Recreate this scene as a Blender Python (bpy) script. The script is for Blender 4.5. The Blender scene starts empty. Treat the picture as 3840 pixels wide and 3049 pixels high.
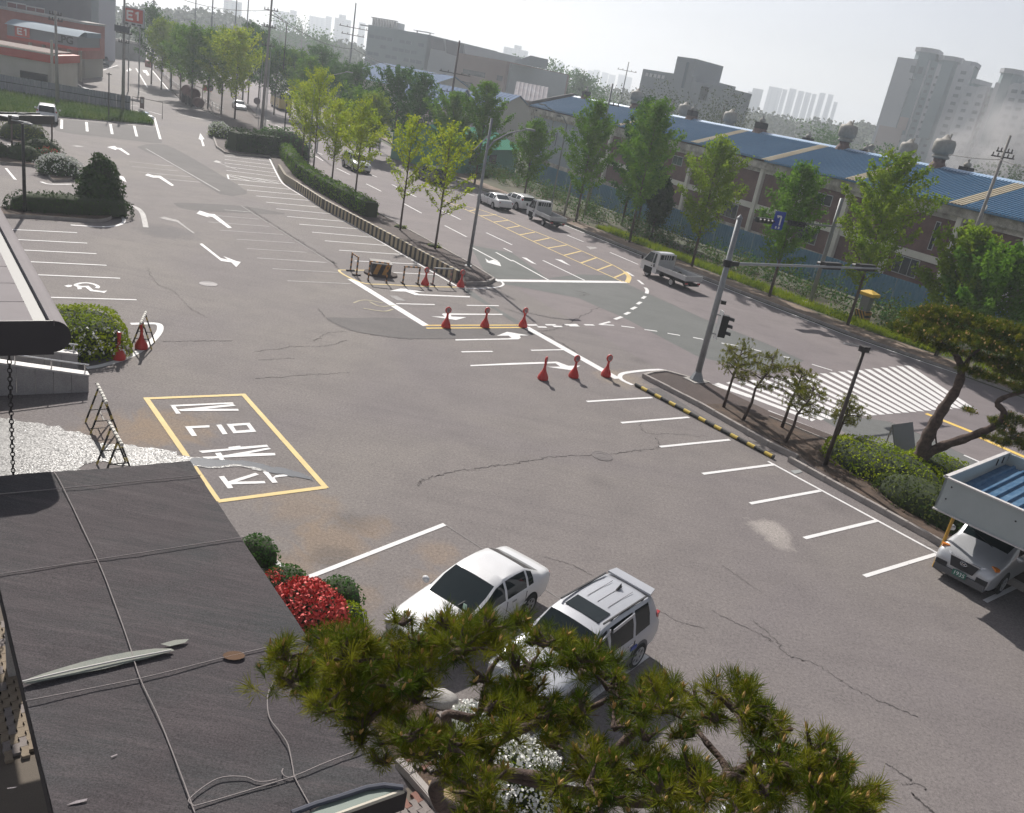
import bpy, math, random
import numpy as np
from mathutils import Vector, Matrix, noise
R = math.radians
random.seed(7)
SC = bpy.context.scene
COL = SC.collection

# ---------------------------------------------------------------- camera, sky, sun, exposure
IW, IH, FOC = 3840.0, 3049.0, 3190.0
PITCH, ROLL, CAMH = R(20.5), R(10.76), 11.5
_f = Vector((0, math.cos(PITCH), -math.sin(PITCH)))
_u = Vector((0, math.sin(PITCH), math.cos(PITCH)))
_r = Vector((1, 0, 0))
CR = _r * math.cos(ROLL) + _u * math.sin(ROLL)
CU = _u * math.cos(ROLL) - _r * math.sin(ROLL)
cam = bpy.data.cameras.new("camera")
camo = bpy.data.objects.new("camera", cam)
COL.objects.link(camo)
cam.sensor_fit = 'HORIZONTAL'; cam.sensor_width = 36.0; cam.lens = 36.0 * FOC / IW
cam.clip_start = 0.1; cam.clip_end = 6000
camo.matrix_world = Matrix(((CR.x, CU.x, -_f.x, 0), (CR.y, CU.y, -_f.y, 0), (CR.z, CU.z, -_f.z, CAMH), (0, 0, 0, 1)))
SC.camera = camo

HAZE = 0.00072
SUN_AZ, SUN_EL = 115.0, 39.0      # degrees from +x towards +y ; elevation
w = bpy.data.worlds.new("World"); SC.world = w; w.use_nodes = True
nt = w.node_tree; nt.nodes.clear()
sky = nt.nodes.new("ShaderNodeTexSky"); sky.sky_type = 'NISHITA'; sky.sun_disc = False
sky.sun_elevation = R(SUN_EL); sky.sun_rotation = R(90 - SUN_AZ)
sky.air_density = 1.0; sky.dust_density = 1.0; sky.ozone_density = 1.0; sky.altitude = 50
hs = nt.nodes.new("ShaderNodeHueSaturation"); hs.inputs["Saturation"].default_value = 0.32
tn = nt.nodes.new("ShaderNodeMix"); tn.data_type = 'RGBA'; tn.blend_type = 'MULTIPLY'; tn.inputs[0].default_value = 1.0
tn.inputs[7].default_value = (0.985, 0.965, 1.0, 1)
bg = nt.nodes.new("ShaderNodeBackground"); bg.inputs[1].default_value = 0.08
wo = nt.nodes.new("ShaderNodeOutputWorld")
nt.links.new(sky.outputs[0], hs.inputs["Color"]); nt.links.new(hs.outputs[0], tn.inputs[6])
nt.links.new(tn.outputs[2], bg.inputs[0]); nt.links.new(bg.outputs[0], wo.inputs[0])
sl = bpy.data.lights.new("sun", 'SUN'); sl.energy = 5.0; sl.angle = R(0.6); sl.color = (1.0, 0.95, 0.88)
so = bpy.data.objects.new("sun", sl); COL.objects.link(so)
sd = Vector((math.cos(R(SUN_AZ)) * math.cos(R(SUN_EL)), math.sin(R(SUN_AZ)) * math.cos(R(SUN_EL)), math.sin(R(SUN_EL))))
so.rotation_euler = (-sd).to_track_quat('-Z', 'Y').to_euler()
so.location = (0, 0, 60)
vs = SC.view_settings
vs.view_transform = 'Standard'; vs.look = 'None'; vs.gamma = 1.0; vs.use_curve_mapping = False
vs.exposure = 0.36
SC.render.engine = 'CYCLES'
cy = SC.cycles
cy.use_denoising = True
cy.max_bounces = 5; cy.diffuse_bounces = 2; cy.glossy_bounces = 3; cy.transmission_bounces = 3
cy.volume_bounces = 0; cy.volume_step_rate = 3.0; cy.volume_max_steps = 96; cy.transparent_max_bounces = 6; cy.caustics_reflective = False; cy.caustics_refractive = False
cy.sample_clamp_indirect = 4.0
cy.use_adaptive_sampling = True; cy.adaptive_threshold = 0.025
cy.use_light_tree = False

# ---------------------------------------------------------------- survey: photograph pixel -> point of the place at height z
def N(px, py, z=0.0):
    d = _f * FOC + CR * (px - IW / 2) - CU * (py - IH / 2)
    t = (z - CAMH) / d.z
    return Vector((d.x * t, d.y * t, z))
def T(c, r, x, y, z=0.0, s=2.2458):
    return N(960 * c + x / s, 762 * r + y / s, z)
def far(px, py, dist):
    """point at horizontal distance dist on that line of sight"""
    d = _f * FOC + CR * (px - IW / 2) - CU * (py - IH / 2)
    t = dist / math.hypot(d.x, d.y)
    return Vector((d.x * t, d.y * t, CAMH + d.z * t))
def height_at(base, px, py):
    """height above the foot 'base' of what shows at that pixel (nearest point of the sight line)"""
    d = (_f * FOC + CR * (px - IW / 2) - CU * (py - IH / 2)).normalized()
    o = Vector((0, 0, CAMH)); a = Vector((0, 0, 1)); w0 = Vector(base) - o
    b = a.dot(d); dd = a.dot(w0); e = d.dot(w0)
    return (b * e - dd) / (1 - b * b) + base[2]

# ---------------------------------------------------------------- materials
MATS = {}
def mat(name, col, rough=0.7, metal=0.0, var=0.0, scale=4.0, col2=None, bump=0.0, bscale=None, spec=0.5, fine=0.0, coat=0.0, trans=0.0, alpha=1.0):
    """procedural material: base colour, broken up by a large noise (var / col2) and a fine grain, with a noise bump"""
    if name in MATS: return MATS[name]
    m = bpy.data.materials.new(name); m.use_nodes = True
    nt = m.node_tree; b = nt.nodes["Principled BSDF"]
    b.inputs["Roughness"].default_value = rough; b.inputs["Metallic"].default_value = metal
    b.inputs["Specular IOR Level"].default_value = spec
    if coat: b.inputs["Coat Weight"].default_value = coat; b.inputs["Coat Roughness"].default_value = 0.05
    c1 = tuple(col) + (1,)
    tc = nt.nodes.new("ShaderNodeTexCoord"); src = tc.outputs["Object"]
    n = nt.nodes.new("ShaderNodeTexNoise"); n.inputs["Scale"].default_value = scale; n.inputs["Detail"].default_value = 5; n.inputs["Roughness"].default_value = 0.6
    nt.links.new(src, n.inputs["Vector"])
    mx = nt.nodes.new("ShaderNodeMix"); mx.data_type = 'RGBA'
    if col2 is None:
        k = max(var, 0.03); col2 = tuple(min(1, c * (1 + k)) for c in col); c1 = tuple(c * (1 - k) for c in col) + (1,)
    mx.inputs[6].default_value = c1; mx.inputs[7].default_value = tuple(col2) + (1,)
    rp = nt.nodes.new("ShaderNodeValToRGB"); rp.color_ramp.elements[0].position = 0.36; rp.color_ramp.elements[1].position = 0.66
    nt.links.new(n.outputs["Fac"], rp.inputs[0]); nt.links.new(rp.outputs[0], mx.inputs[0])
    out = mx.outputs[2]
    if fine:
        n2 = nt.nodes.new("ShaderNodeTexNoise"); n2.inputs["Scale"].default_value = scale * 23; n2.inputs["Detail"].default_value = 3
        nt.links.new(src, n2.inputs["Vector"])
        m2 = nt.nodes.new("ShaderNodeMix"); m2.data_type = 'RGBA'; m2.blend_type = 'OVERLAY'; m2.inputs[0].default_value = fine
        nt.links.new(out, m2.inputs[6]); nt.links.new(n2.outputs["Fac"], m2.inputs[7]); out = m2.outputs[2]
    nt.links.new(out, b.inputs["Base Color"])
    if bump:
        bn = nt.nodes.new("ShaderNodeBump"); bn.inputs["Strength"].default_value = bump; bn.inputs["Distance"].default_value = 0.02
        n3 = nt.nodes.new("ShaderNodeTexNoise"); n3.inputs["Scale"].default_value = bscale or scale * 8; n3.inputs["Detail"].default_value = 4
        nt.links.new(src, n3.inputs["Vector"]); nt.links.new(n3.outputs["Fac"], bn.inputs["Height"]); nt.links.new(bn.outputs[0], b.inputs["Normal"])
    MATS[name] = m
    return m
def leafmat(name, c1, c2, scale=1.2, tr=0.35):
    """foliage: two greens in clumps, some light let through"""
    if name in MATS: return MATS[name]
    m = mat(name, c1, 0.75, col2=c2, scale=scale, fine=0.35, spec=0.06)
    nt = m.node_tree; b = nt.nodes["Principled BSDF"]
    t = nt.nodes.new("ShaderNodeBsdfTranslucent"); ms = nt.nodes.new("ShaderNodeMixShader"); ms.inputs[0].default_value = tr
    src = b.inputs["Base Color"].links[0].from_socket
    nt.links.new(src, t.inputs["Color"])
    o = nt.nodes["Material Output"]
    nt.links.new(b.outputs[0], ms.inputs[1]); nt.links.new(t.outputs[0], ms.inputs[2]); nt.links.new(ms.outputs[0], o.inputs[0])
    return m
def stripemat(name, ca, cb, period, axis='X', duty=0.5, slant=0.0, rough=0.7, wear=0.25):
    """painted warning stripes along one object axis, worn"""
    if name in MATS: return MATS[name]
    m = bpy.data.materials.new(name); m.use_nodes = True; nt = m.node_tree; b = nt.nodes["Principled BSDF"]
    b.inputs["Roughness"].default_value = rough
    tc = nt.nodes.new("ShaderNodeTexCoord"); sx = nt.nodes.new("ShaderNodeSeparateXYZ"); nt.links.new(tc.outputs["Object"], sx.inputs[0])
    def mth(op, a, b_):
        n = nt.nodes.new("ShaderNodeMath"); n.operation = op
        for i, v in enumerate((a, b_)):
            if isinstance(v, (int, float)): n.inputs[i].default_value = v
            else: nt.links.new(v, n.inputs[i])
        return n.outputs[0]
    v = sx.outputs[axis]
    if slant: v = mth('ADD', v, mth('MULTIPLY', sx.outputs['Z'], slant))
    fr = mth('FRACT', mth('DIVIDE', v, period), 0)
    st = mth('GREATER_THAN', fr, duty)
    mx = nt.nodes.new("ShaderNodeMix"); mx.data_type = 'RGBA'; mx.inputs[6].default_value = tuple(ca) + (1,); mx.inputs[7].default_value = tuple(cb) + (1,)
    nt.links.new(st, mx.inputs[0])
    n = nt.nodes.new("ShaderNodeTexNoise"); n.inputs["Scale"].default_value = 9; n.inputs["Detail"].default_value = 6
    nt.links.new(tc.outputs["Object"], n.inputs["Vector"])
    rp = nt.nodes.new("ShaderNodeValToRGB"); rp.color_ramp.elements[0].position = 0.5; rp.color_ramp.elements[1].position = 0.72
    nt.links.new(n.outputs["Fac"], rp.inputs[0])
    m2 = nt.nodes.new("ShaderNodeMix"); m2.data_type = 'RGBA'; m2.inputs[7].default_value = (0.2, 0.17, 0.14, 1)
    nt.links.new(mth('MULTIPLY', rp.outputs[0], wear), m2.inputs[0]); nt.links.new(mx.outputs[2], m2.inputs[6]); nt.links.new(m2.outputs[2], b.inputs["Base Color"])
    MATS[name] = m
    return m

# ---------------------------------------------------------------- mesh building
class MB:
    def __init__(s): s.v = []; s.f = []; s.m = []
    def add(s, vs, fs, mi=0):
        o = len(s.v); s.v += [tuple(p) for p in vs]; s.f += [tuple(i + o for i in f) for f in fs]; s.m += [mi] * len(fs); return s
    def box(s, c, d, rz=0.0, mi=0, taper=1.0, rx=0.0, ry=0.0):
        hx, hy, hz = d[0] / 2, d[1] / 2, d[2] / 2
        M = Matrix.Translation(Vector(c)) @ Matrix.Rotation(rz, 4, 'Z') @ Matrix.Rotation(ry, 4, 'Y') @ Matrix.Rotation(rx, 4, 'X')
        P = []
        for z, k in ((-hz, 1), (hz, taper)):
            for x, y in ((-hx, -hy), (hx, -hy), (hx, hy), (-hx, hy)): P.append(M @ Vector((x * k, y * k, z)))
        return s.add(P, [(3, 2, 1, 0), (4, 5, 6, 7), (0, 1, 5, 4), (1, 2, 6, 5), (2, 3, 7, 6), (3, 0, 4, 7)], mi)
    def bar(s, a, b, w, h=None, mi=0):
        a = Vector(a); b = Vector(b); h = h or w; d = (b - a)
        q = d.to_track_quat('X', 'Z').to_matrix().to_4x4(); M = Matrix.Translation((a + b) / 2) @ q; L = d.length / 2
        P = [M @ Vector((x * L, y * w / 2, z * h / 2)) for z in (-1, 1) for x, y in ((-1, -1), (1, -1), (1, 1), (-1, 1))]
        return s.add(P, [(3, 2, 1, 0), (4, 5, 6, 7), (0, 1, 5, 4), (1, 2, 6, 5), (2, 3, 7, 6), (3, 0, 4, 7)], mi)
    def tube(s, pts, rad, n=8, mi=0, cap=True):
        pts = [Vector(p) for p in pts]; k = len(pts)
        if not hasattr(rad, '__len__'): rad = [rad] * k
        P = []; up = None
        for i, p in enumerate(pts):
            t = (pts[min(i + 1, k - 1)] - pts[max(i - 1, 0)])
            t = t.normalized() if t.length > 1e-9 else Vector((0, 0, 1))
            if up is None: up = Vector((1, 0, 0)) if abs(t.x) < 0.9 else Vector((0, 1, 0))
            a = (up - t * up.dot(t)).normalized(); up = a; b = t.cross(a)
            P += [p + (a * math.cos(2 * math.pi * j / n) + b * math.sin(2 * math.pi * j / n)) * rad[i] for j in range(n)]
        F = [(i * n + j, i * n + (j + 1) % n, (i + 1) * n + (j + 1) % n, (i + 1) * n + j) for i in range(k - 1) for j in range(n)]
        if cap: F += [tuple(range(n - 1, -1, -1)), tuple((k - 1) * n + j for j in range(n))]
        return s.add(P, F, mi)
    def lathe(s, prof, n=16, c=(0, 0, 0), mi=0, sx=1.0, sy=1.0):
        P = [(c[0] + r * sx * math.cos(2 * math.pi * j / n), c[1] + r * sy * math.sin(2 * math.pi * j / n), c[2] + z) for r, z in prof for j in range(n)]
        k = len(prof)
        F = [(i * n + j, i * n + (j + 1) % n, (i + 1) * n + (j + 1) % n, (i + 1) * n + j) for i in range(k - 1) for j in range(n)]
        F += [tuple(range(n - 1, -1, -1)), tuple((k - 1) * n + j for j in range(n))]
        return s.add(P, F, mi)
    def prism(s, poly, z0, z1, mi=0, mtop=None):
        n = len(poly)
        a = sum(poly[i][0] * poly[(i + 1) % n][1] - poly[(i + 1) % n][0] * poly[i][1] for i in range(n))
        if a < 0: poly = poly[::-1]
        P = [(p[0], p[1], z0) for p in poly] + [(p[0], p[1], z1) for p in poly]
        s.add(P, [tuple(range(n - 1, -1, -1))] + [(i, (i + 1) % n, n + (i + 1) % n, n + i) for i in range(n)], mi)
        return s.add([P[n + i] for i in range(n)], [tuple(range(n))], mi if mtop is None else mtop)
    def flat(s, poly, z, mi=0):
        n = len(poly)
        a = sum(poly[i][0] * poly[(i + 1) % n][1] - poly[(i + 1) % n][0] * poly[i][1] for i in range(n))
        if a < 0: poly = poly[::-1]
        return s.add([(p[0], p[1], z) for p in poly], [tuple(range(n))], mi)
    def ribbon(s, pts, w, z, mi=0):
        pts = [Vector((p[0], p[1], 0)) for p in pts]; k = len(pts); P = []
        for i, p in enumerate(pts):
            t = (pts[min(i + 1, k - 1)] - pts[max(i - 1, 0)]).normalized(); nn = Vector((-t.y, t.x, 0))
            ww = w[i] if hasattr(w, '__len__') else w
            a = p + nn * ww / 2; b = p - nn * ww / 2; P += [(a.x, a.y, z), (b.x, b.y, z)]
        return s.add(P, [(2 * i + 1, 2 * i + 3, 2 * i + 2, 2 * i) for i in range(k - 1)], mi)
    def raw(s, V, F, mi=0):
        return s.add([tuple(p) for p in V], [tuple(f) for f in F], mi)
    def mesh(s, name, mats, smooth=False):
        me = bpy.data.meshes.new(name); me.from_pydata(s.v, [], s.f)
        for m in (mats if isinstance(mats, (list, tuple)) else [mats]): me.materials.append(m)
        if any(s.m): me.polygons.foreach_set("material_index", s.m)
        if smooth: me.polygons.foreach_set("use_smooth", [True] * len(me.polygons))
        me.update(); return me
    def build(s, name, mats, parent=None, smooth=False, label=None, loc=None, rz=None):
        o = bpy.data.objects.new(name, s.mesh(name, mats, smooth)); COL.objects.link(o)
        if parent is not None: o.parent = parent
        if label: o["label"] = label
        if loc is not None: o.location = loc
        if rz is not None: o.rotation_euler = (0, 0, rz)
        return o
def sharp(o, deg=35):
    me = o.data
    try: me.set_sharp_from_angle(angle=R(deg))
    except Exception: pass
    return o
def place(name, me, parent=None, loc=(0, 0, 0), rz=0.0):
    o = bpy.data.objects.new(name, me); COL.objects.link(o); o.location = loc; o.rotation_euler = (0, 0, rz)
    if parent is not None: o.parent = parent
    return o
def tag(o, label, cat, group=None):
    o["label"] = label; o["category"] = cat
    if group: o["group"] = group
    return o
def thing(name, label, cat, loc=(0, 0, 0), rz=0.0, group=None):
    o = bpy.data.objects.new(name, None); COL.objects.link(o); o.empty_display_size = 0.2
    o.location = loc; o.rotation_euler = (0, 0, rz)
    return tag(o, label, cat, group)
def kind(o, k): o["kind"] = k; return o
def copy_tree(o, parent=None):
    c = o.copy(); COL.objects.link(c); c.parent = parent
    for ch in list(o.children): copy_tree(ch, c)
    return c
def lerp(a, b, t): return a + (b - a) * t
def smooth_poly(pts, n=6, closed=False):
    pts = [Vector((p[0], p[1], p[2] if len(p) > 2 else 0)) for p in pts]; k = len(pts); out = []
    rng = k if closed else k - 1
    for i in range(rng):
        p0 = pts[(i - 1) % k] if closed or i > 0 else pts[0]
        p1 = pts[i]; p2 = pts[(i + 1) % k]
        p3 = pts[(i + 2) % k] if closed or i + 2 < k else pts[-1]
        for j in range(n):
            t = j / n
            out.append(0.5 * ((2 * p1) + (p2 - p0) * t + (2 * p0 - 5 * p1 + 4 * p2 - p3) * t * t + (3 * p1 - p0 - 3 * p2 + p3) * t ** 3))
    if not closed: out.append(pts[-1])
    return out
def text_mesh(txt, size, mat_, name="lettering", extrude=0.004, bold=0.0):
    cu = bpy.data.curves.new(name, 'FONT'); cu.body = txt; cu.size = size; cu.extrude = extrude; cu.offset = bold
    cu.align_x = 'CENTER'; cu.align_y = 'CENTER'
    t = bpy.data.objects.new(name, cu); COL.objects.link(t)
    dg = bpy.context.evaluated_depsgraph_get(); me = bpy.data.meshes.new_from_object(t.evaluated_get(dg))
    bpy.data.objects.remove(t); me.materials.clear(); me.materials.append(mat_)
    o = bpy.data.objects.new(name, me); COL.objects.link(o); return o
# ================================================================ THE SETTING: ground, lot, road, pavements
def asphalt(name, ca, cb, stains=(), grain=0.55, rough=0.86):
    m = bpy.data.materials.new(name); m.use_nodes = True; nt = m.node_tree; b = nt.nodes["Principled BSDF"]
    L = nt.links.new; NN = nt.nodes.new
    tc = NN("ShaderNodeTexCoord"); src = tc.outputs["Object"]
    def noi(sc, det=4, ro=0.6, dist=0.0):
        n = NN("ShaderNodeTexNoise"); n.inputs["Scale"].default_value = sc; n.inputs["Detail"].default_value = det; n.inputs["Roughness"].default_value = ro; n.inputs["Distortion"].default_value = dist
        L(src, n.inputs["Vector"]); return n.outputs["Fac"]
    def ramp(s, a, c):
        r = NN("ShaderNodeMapRange"); r.inputs[1].default_value = a; r.inputs[2].default_value = c; r.clamp = True; L(s, r.inputs[0]); return r.outputs[0]
    def mix(f, a, c, bl='MIX'):
        x = NN("ShaderNodeMix"); x.data_type = 'RGBA'; x.blend_type = bl
        for i, v in ((0, f), (6, a), (7, c)):
            if isinstance(v, (int, float)): x.inputs[i].default_value = v
            elif isinstance(v, tuple): x.inputs[i].default_value = v + (1,)
            else: L(v, x.inputs[i])
        return x.outputs[2]
    def mul(a, c):
        x = NN("ShaderNodeMath"); x.operation = 'MULTIPLY'
        for i, v in ((0, a), (1, c)):
            if isinstance(v, (int, float)): x.inputs[i].default_value = v
            else: L(v, x.inputs[i])
        return x.outputs[0]
    col = mix(ramp(noi(0.09, 3, 0.5, 1.0), 0.35, 0.65), ca, cb)
    col = mix(mul(ramp(noi(0.6, 6, 0.7), 0.42, 0.75), 0.5), col, tuple(x * 0.72 for x in ca))       # old oil and tyre grime
    mpn = NN("ShaderNodeMapping"); mpn.inputs["Rotation"].default_value = (0, 0, R(51)); mpn.inputs["Scale"].default_value = (0.14, 2.2, 1); L(src, mpn.inputs[0])
    sn = NN("ShaderNodeTexNoise"); sn.inputs["Scale"].default_value = 0.9; sn.inputs["Detail"].default_value = 6; sn.inputs["Roughness"].default_value = 0.7; L(mpn.outputs[0], sn.inputs["Vector"])
    col = mix(mul(ramp(sn.outputs["Fac"], 0.50, 0.78), 0.45), col, tuple(x * 0.70 for x in ca))                     # tyre-worn streaks along the rows
    vo = NN("ShaderNodeTexVoronoi"); vo.inputs["Scale"].default_value = 0.23; L(src, vo.inputs["Vector"])
    col = mix(mul(ramp(vo.outputs["Distance"], 0.16, 0.05), 0.35), col, tuple(x * 0.6 for x in ca))                # oil drips
    col = mix(mul(ramp(noi(2.4, 5, 0.7, 2.0), 0.60, 0.82), 0.55), col, tuple(min(1, x * 1.3) for x in cb))
    for (x, y, rad, c, k) in stains:
        d = NN("ShaderNodeVectorMath"); d.operation = 'DISTANCE'; L(src, d.inputs[0]); d.inputs[1].default_value = (x, y, 0)
        ad = NN("ShaderNodeMath"); ad.operation = 'ADD'; L(d.outputs["Value"], ad.inputs[0])
        nn = mul(noi(0.8, 6, 0.65, 1.5), rad * 1.6); L(nn, ad.inputs[1])
        f = mul(ramp(ad.outputs[0], rad * 1.65, rad * 1.15), k)
        col = mix(f, col, c)
    col = mix(min(1.0, grain), col, noi(13, 4, 0.85), 'OVERLAY')
    col = mix(min(1.0, grain * 0.9), col, noi(48, 3, 0.85), 'OVERLAY')
    L(col, b.inputs["Base Color"]); b.inputs["Roughness"].default_value = rough; b.inputs["Specular IOR Level"].default_value = 0.25
    bn = NN("ShaderNodeBump"); bn.inputs["Strength"].default_value = 0.5; bn.inputs["Distance"].default_value = 0.012
    L(noi(60, 4, 0.8), bn.inputs["Height"]); L(bn.outputs[0], b.inputs["Normal"])
    MATS[name] = m
    return m
TAN = (0.24, 0.175, 0.12); PALE = (0.33, 0.30, 0.28)
_st = []
for (px, py, rad, c, k) in ((1250, 2030, 1.5, TAN, 0.55), (1380, 1975, 0.9, TAN, 0.5), (1130, 1900, 1.5, TAN, 0.4), (1080, 2120, 1.1, TAN, 0.5),
                            (1650, 2080, 0.9, TAN, 0.45), (1300, 2240, 1.0, TAN, 0.4), (2890, 1985, 0.9, PALE, 0.8), (2930, 2040, 0.6, PALE, 0.6),
                            (640, 1600, 1.9, TAN, 0.55), (480, 1620, 2.2, TAN, 0.5), (2330, 1420, 1.7, (0.26, 0.215, 0.165), 0.6), (1250, 2090, 0.8, (0.10, 0.09, 0.085), 0.5),
                            (1330, 1960, 0.9, (0.10, 0.09, 0.085), 0.4), (620, 870, 2.6, (0.10, 0.095, 0.10), 0.55), (1600, 2190, .8, TAN, .35)):
    q = N(px, py); _st.append((q.x, q.y, rad, c, k))
M_LOT = asphalt("weathered_asphalt", (0.170, 0.152, 0.153), (0.196, 0.177, 0.166), _st, 0.95)
M_ROAD = asphalt("road_asphalt", (0.180, 0.158, 0.163), (0.205, 0.180, 0.180), (), 0.4)
M_PATCH = asphalt("patched_asphalt", (0.120, 0.112, 0.112), (0.140, 0.130, 0.128), (), 0.5)
M_PATCH2 = asphalt("newer_road_asphalt", (0.125, 0.132, 0.128), (0.145, 0.148, 0.146), (), 0.4)
M_ISLE = asphalt("island_asphalt", (0.070, 0.055, 0.052), (0.100, 0.075, 0.068), (), 0.6)
M_DIRT = mat("packed_dirt", (0.15, 0.105, 0.075), 0.95, col2=(0.22, 0.165, 0.125), scale=1.2, fine=0.6, bump=0.7)
M_SOIL = mat("dark_soil", (0.045, 0.030, 0.022), 0.95, col2=(0.10, 0.065, 0.045), scale=2.0, fine=0.7, bump=1.0)
M_GRASSY = mat("meadow_earth", (0.045, 0.06, 0.028), 0.95, col2=(0.075, 0.075, 0.045), scale=0.05, fine=0.5)
M_KERB = mat("kerb_concrete", (0.27, 0.245, 0.23), 0.9, col2=(0.36, 0.33, 0.31), scale=2.5, fine=0.5, bump=0.3)
M_CONC = mat("grey_concrete", (0.30, 0.285, 0.27), 0.9, col2=(0.40, 0.38, 0.36), scale=1.5, fine=0.4, bump=0.25)

def paint(name, c, wear, under=(0.165, 0.150, 0.150)):
    m = bpy.data.materials.new(name); m.use_nodes = True; nt = m.node_tree; b = nt.nodes["Principled BSDF"]; L = nt.links.new
    tc = nt.nodes.new("ShaderNodeTexCoord")
    n = nt.nodes.new("ShaderNodeTexNoise"); n.inputs["Scale"].default_value = 5.0; n.inputs["Detail"].default_value = 9; n.inputs["Roughness"].default_value = 0.75
    L(tc.outputs["Object"], n.inputs["Vector"])
    r = nt.nodes.new("ShaderNodeMapRange"); r.inputs[1].default_value = 0.72 - wear * 0.5; r.inputs[2].default_value = 0.95 - wear * 0.5; r.clamp = True
    L(n.outputs["Fac"], r.inputs[0])
    x = nt.nodes.new("ShaderNodeMix"); x.data_type = 'RGBA'; L(r.outputs[0], x.inputs[0]); x.inputs[6].default_value = tuple(c) + (1,); x.inputs[7].default_value = tuple(under) + (1,)
    n2 = nt.nodes.new("ShaderNodeTexNoise"); n2.inputs["Scale"].default_value = 1.3; n2.inputs["Detail"].default_value = 4; L(tc.outputs["Object"], n2.inputs["Vector"])
    y = nt.nodes.new("ShaderNodeMix"); y.data_type = 'RGBA'; y.blend_type = 'OVERLAY'; y.inputs[0].default_value = 0.25; L(x.outputs[2], y.inputs[6]); L(n2.outputs["Fac"], y.inputs[7])
    L(y.outputs[2], b.inputs["Base Color"]); b.inputs["Roughness"].default_value = 0.7; b.inputs["Specular IOR Level"].default_value = 0.3
    MATS[name] = m; return m
PW = paint("white_road_paint", (0.68, 0.67, 0.67), 0.30)
PF = paint("faded_white_road_paint", (0.38, 0.365, 0.36), 0.5)
PX = paint("ghost_white_road_paint", (0.26, 0.245, 0.24), 0.62)
PY = paint("yellow_road_paint", (0.62, 0.47, 0.20), 0.28)
PYB = paint("bright_yellow_road_paint", (0.72, 0.50, 0.13), 0.15)
PYF = paint("faded_yellow_road_paint", (0.36, 0.32, 0.21), 0.5)

# --- ground sheet to the horizon
g = MB().flat([(-1500, -400), (1500, -400), (1500, 2300), (-1500, 2300)], -0.06).build("ground", M_GRASSY); kind(g, "structure")
lot = MB().flat([(-150, 330), (-260, 330), (-120, 60), (-30, -20), (60, -25), (30, 20), (16, 34), (9, 41), (-1.5, 53.5), (-14.5, 71), (-31, 101.5), (-46, 134), (-80, 208)], 0.0).build("parking_lot", M_LOT); kind(lot, "structure")
NEAR = [T(2, 1, 1290, 1430), T(2, 1, 1660, 1535), T(3, 2, 0, 62), T(3, 2, 380, 205), T(3, 2, 740, 345), T(3, 2, 1300, 590), T(3, 2, 2156, 930), (60, -14, 0), (110, -66, 0)]
LEFT = [(-130, 320, 0), (-80, 207, 0), (-46, 133.2, 0), T(1, 0, 240, 1240), T(1, 1, 920, 30), T(1, 1, 1790, 510), T(1, 1, 2060, 640)]
FARE = [(-114, 327, 0), (-64, 214, 0), (-30.5, 140, 0), (-16.2, 109, 0), (-1.5, 86.2, 0), T(2, 1, 470, 195), T(2, 1, 1060, 430), T(2, 1, 1790, 715), T(3, 1, 640, 1105), T(3, 1, 1200, 1300), (60, 14, 0), (112, -46, 0)]
road = MB().flat([tuple(p) for p in LEFT] + [tuple(p) for p in NEAR] + [tuple(p) for p in FARE[::-1]], 0.004).build("road", M_ROAD); kind(road, "structure")

def patch(name, pts, m=M_PATCH, parent=lot, z=0.006, sm=3, closed=True):
    return MB().flat([(p.x, p.y) for p in smooth_poly(pts, sm, True)], z).build(name, m, parent)
zz = lambda x, y: N(600 + x / (1997 / 700), 400 + y / (1997 / 700))
zc = lambda x, y: N(1200 + x / 2.695, 900 + y / 2.695)
zr = lambda x, y: N(500 + x / (2156 / 760), 1440 + y / (2156 / 760))
patch("asphalt_patch", [zz(160, 1047), zz(230, 1030), zz(860, 1062), zz(1330, 1142), zz(1200, 1152), zz(900, 1140), zz(320, 1105)])
patch("asphalt_patch", [zz(-250, 430), zz(-20, 400), zz(150, 445), zz(430, 600), zz(700, 760), zz(930, 905), zz(860, 945), zz(640, 935), zz(300, 720), zz(0, 545)], sm=2)
patch("asphalt_patch", [zc(60, 785), zc(300, 788), zc(880, 792), zc(1040, 880), zc(1500, 880), zc(2090, 890), zc(2156, 960), zc(1700, 995), zc(1370, 1000), zc(900, 1000), zc(600, 965), zc(300, 915), zc(150, 850)], sm=2)
patch("asphalt_patch", [T(0, 0, 490, 1005), T(0, 0, 900, 1045), T(0, 0, 1310, 1075), T(0, 0, 1345, 1165), T(0, 0, 1360, 1205), T(0, 0, 1160, 1190), T(0, 0, 830, 1150), T(0, 0, 480, 1105)], sm=2)
patch("asphalt_patch", [zc(1450, 500), zc(1540, 520), zc(1700, 640), zc(1960, 790), zc(2040, 850), zc(1990, 860), zc(1760, 700), zc(1560, 590)], M_PATCH2, sm=2)
patch("road_patch", [T(2, 1, -130, 668), T(2, 1, 350, 668), T(2, 1, 950, 672), T(2, 1, 1140, 760), T(2, 1, 1640, 985), T(2, 1, 2156, 1190), T(3, 1, 300, 1330), T(3, 1, 0, 1440), T(2, 1, 1560, 1290), T(2, 1, 930, 960), T(2, 1, 720, 872), T(2, 1, 560, 800)], M_PATCH2, road, 0.008, 1)
patch("road_patch", [T(2, 1, 250, 640), T(2, 1, 560, 600), T(2, 1, 820, 608), T(2, 1, 930, 655), T(2, 1, 600, 648)], M_PATCH2, road, 0.0075, 1)
patch("road_patch", [T(2, 1, 0, 420), T(2, 1, 200, 560), T(2, 1, 300, 640), T(2, 1, 0, 640), T(2, 1, -200, 640), T(1, 1, 1800, 350)], M_PATCH2, road, 0.0076, 1)
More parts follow.
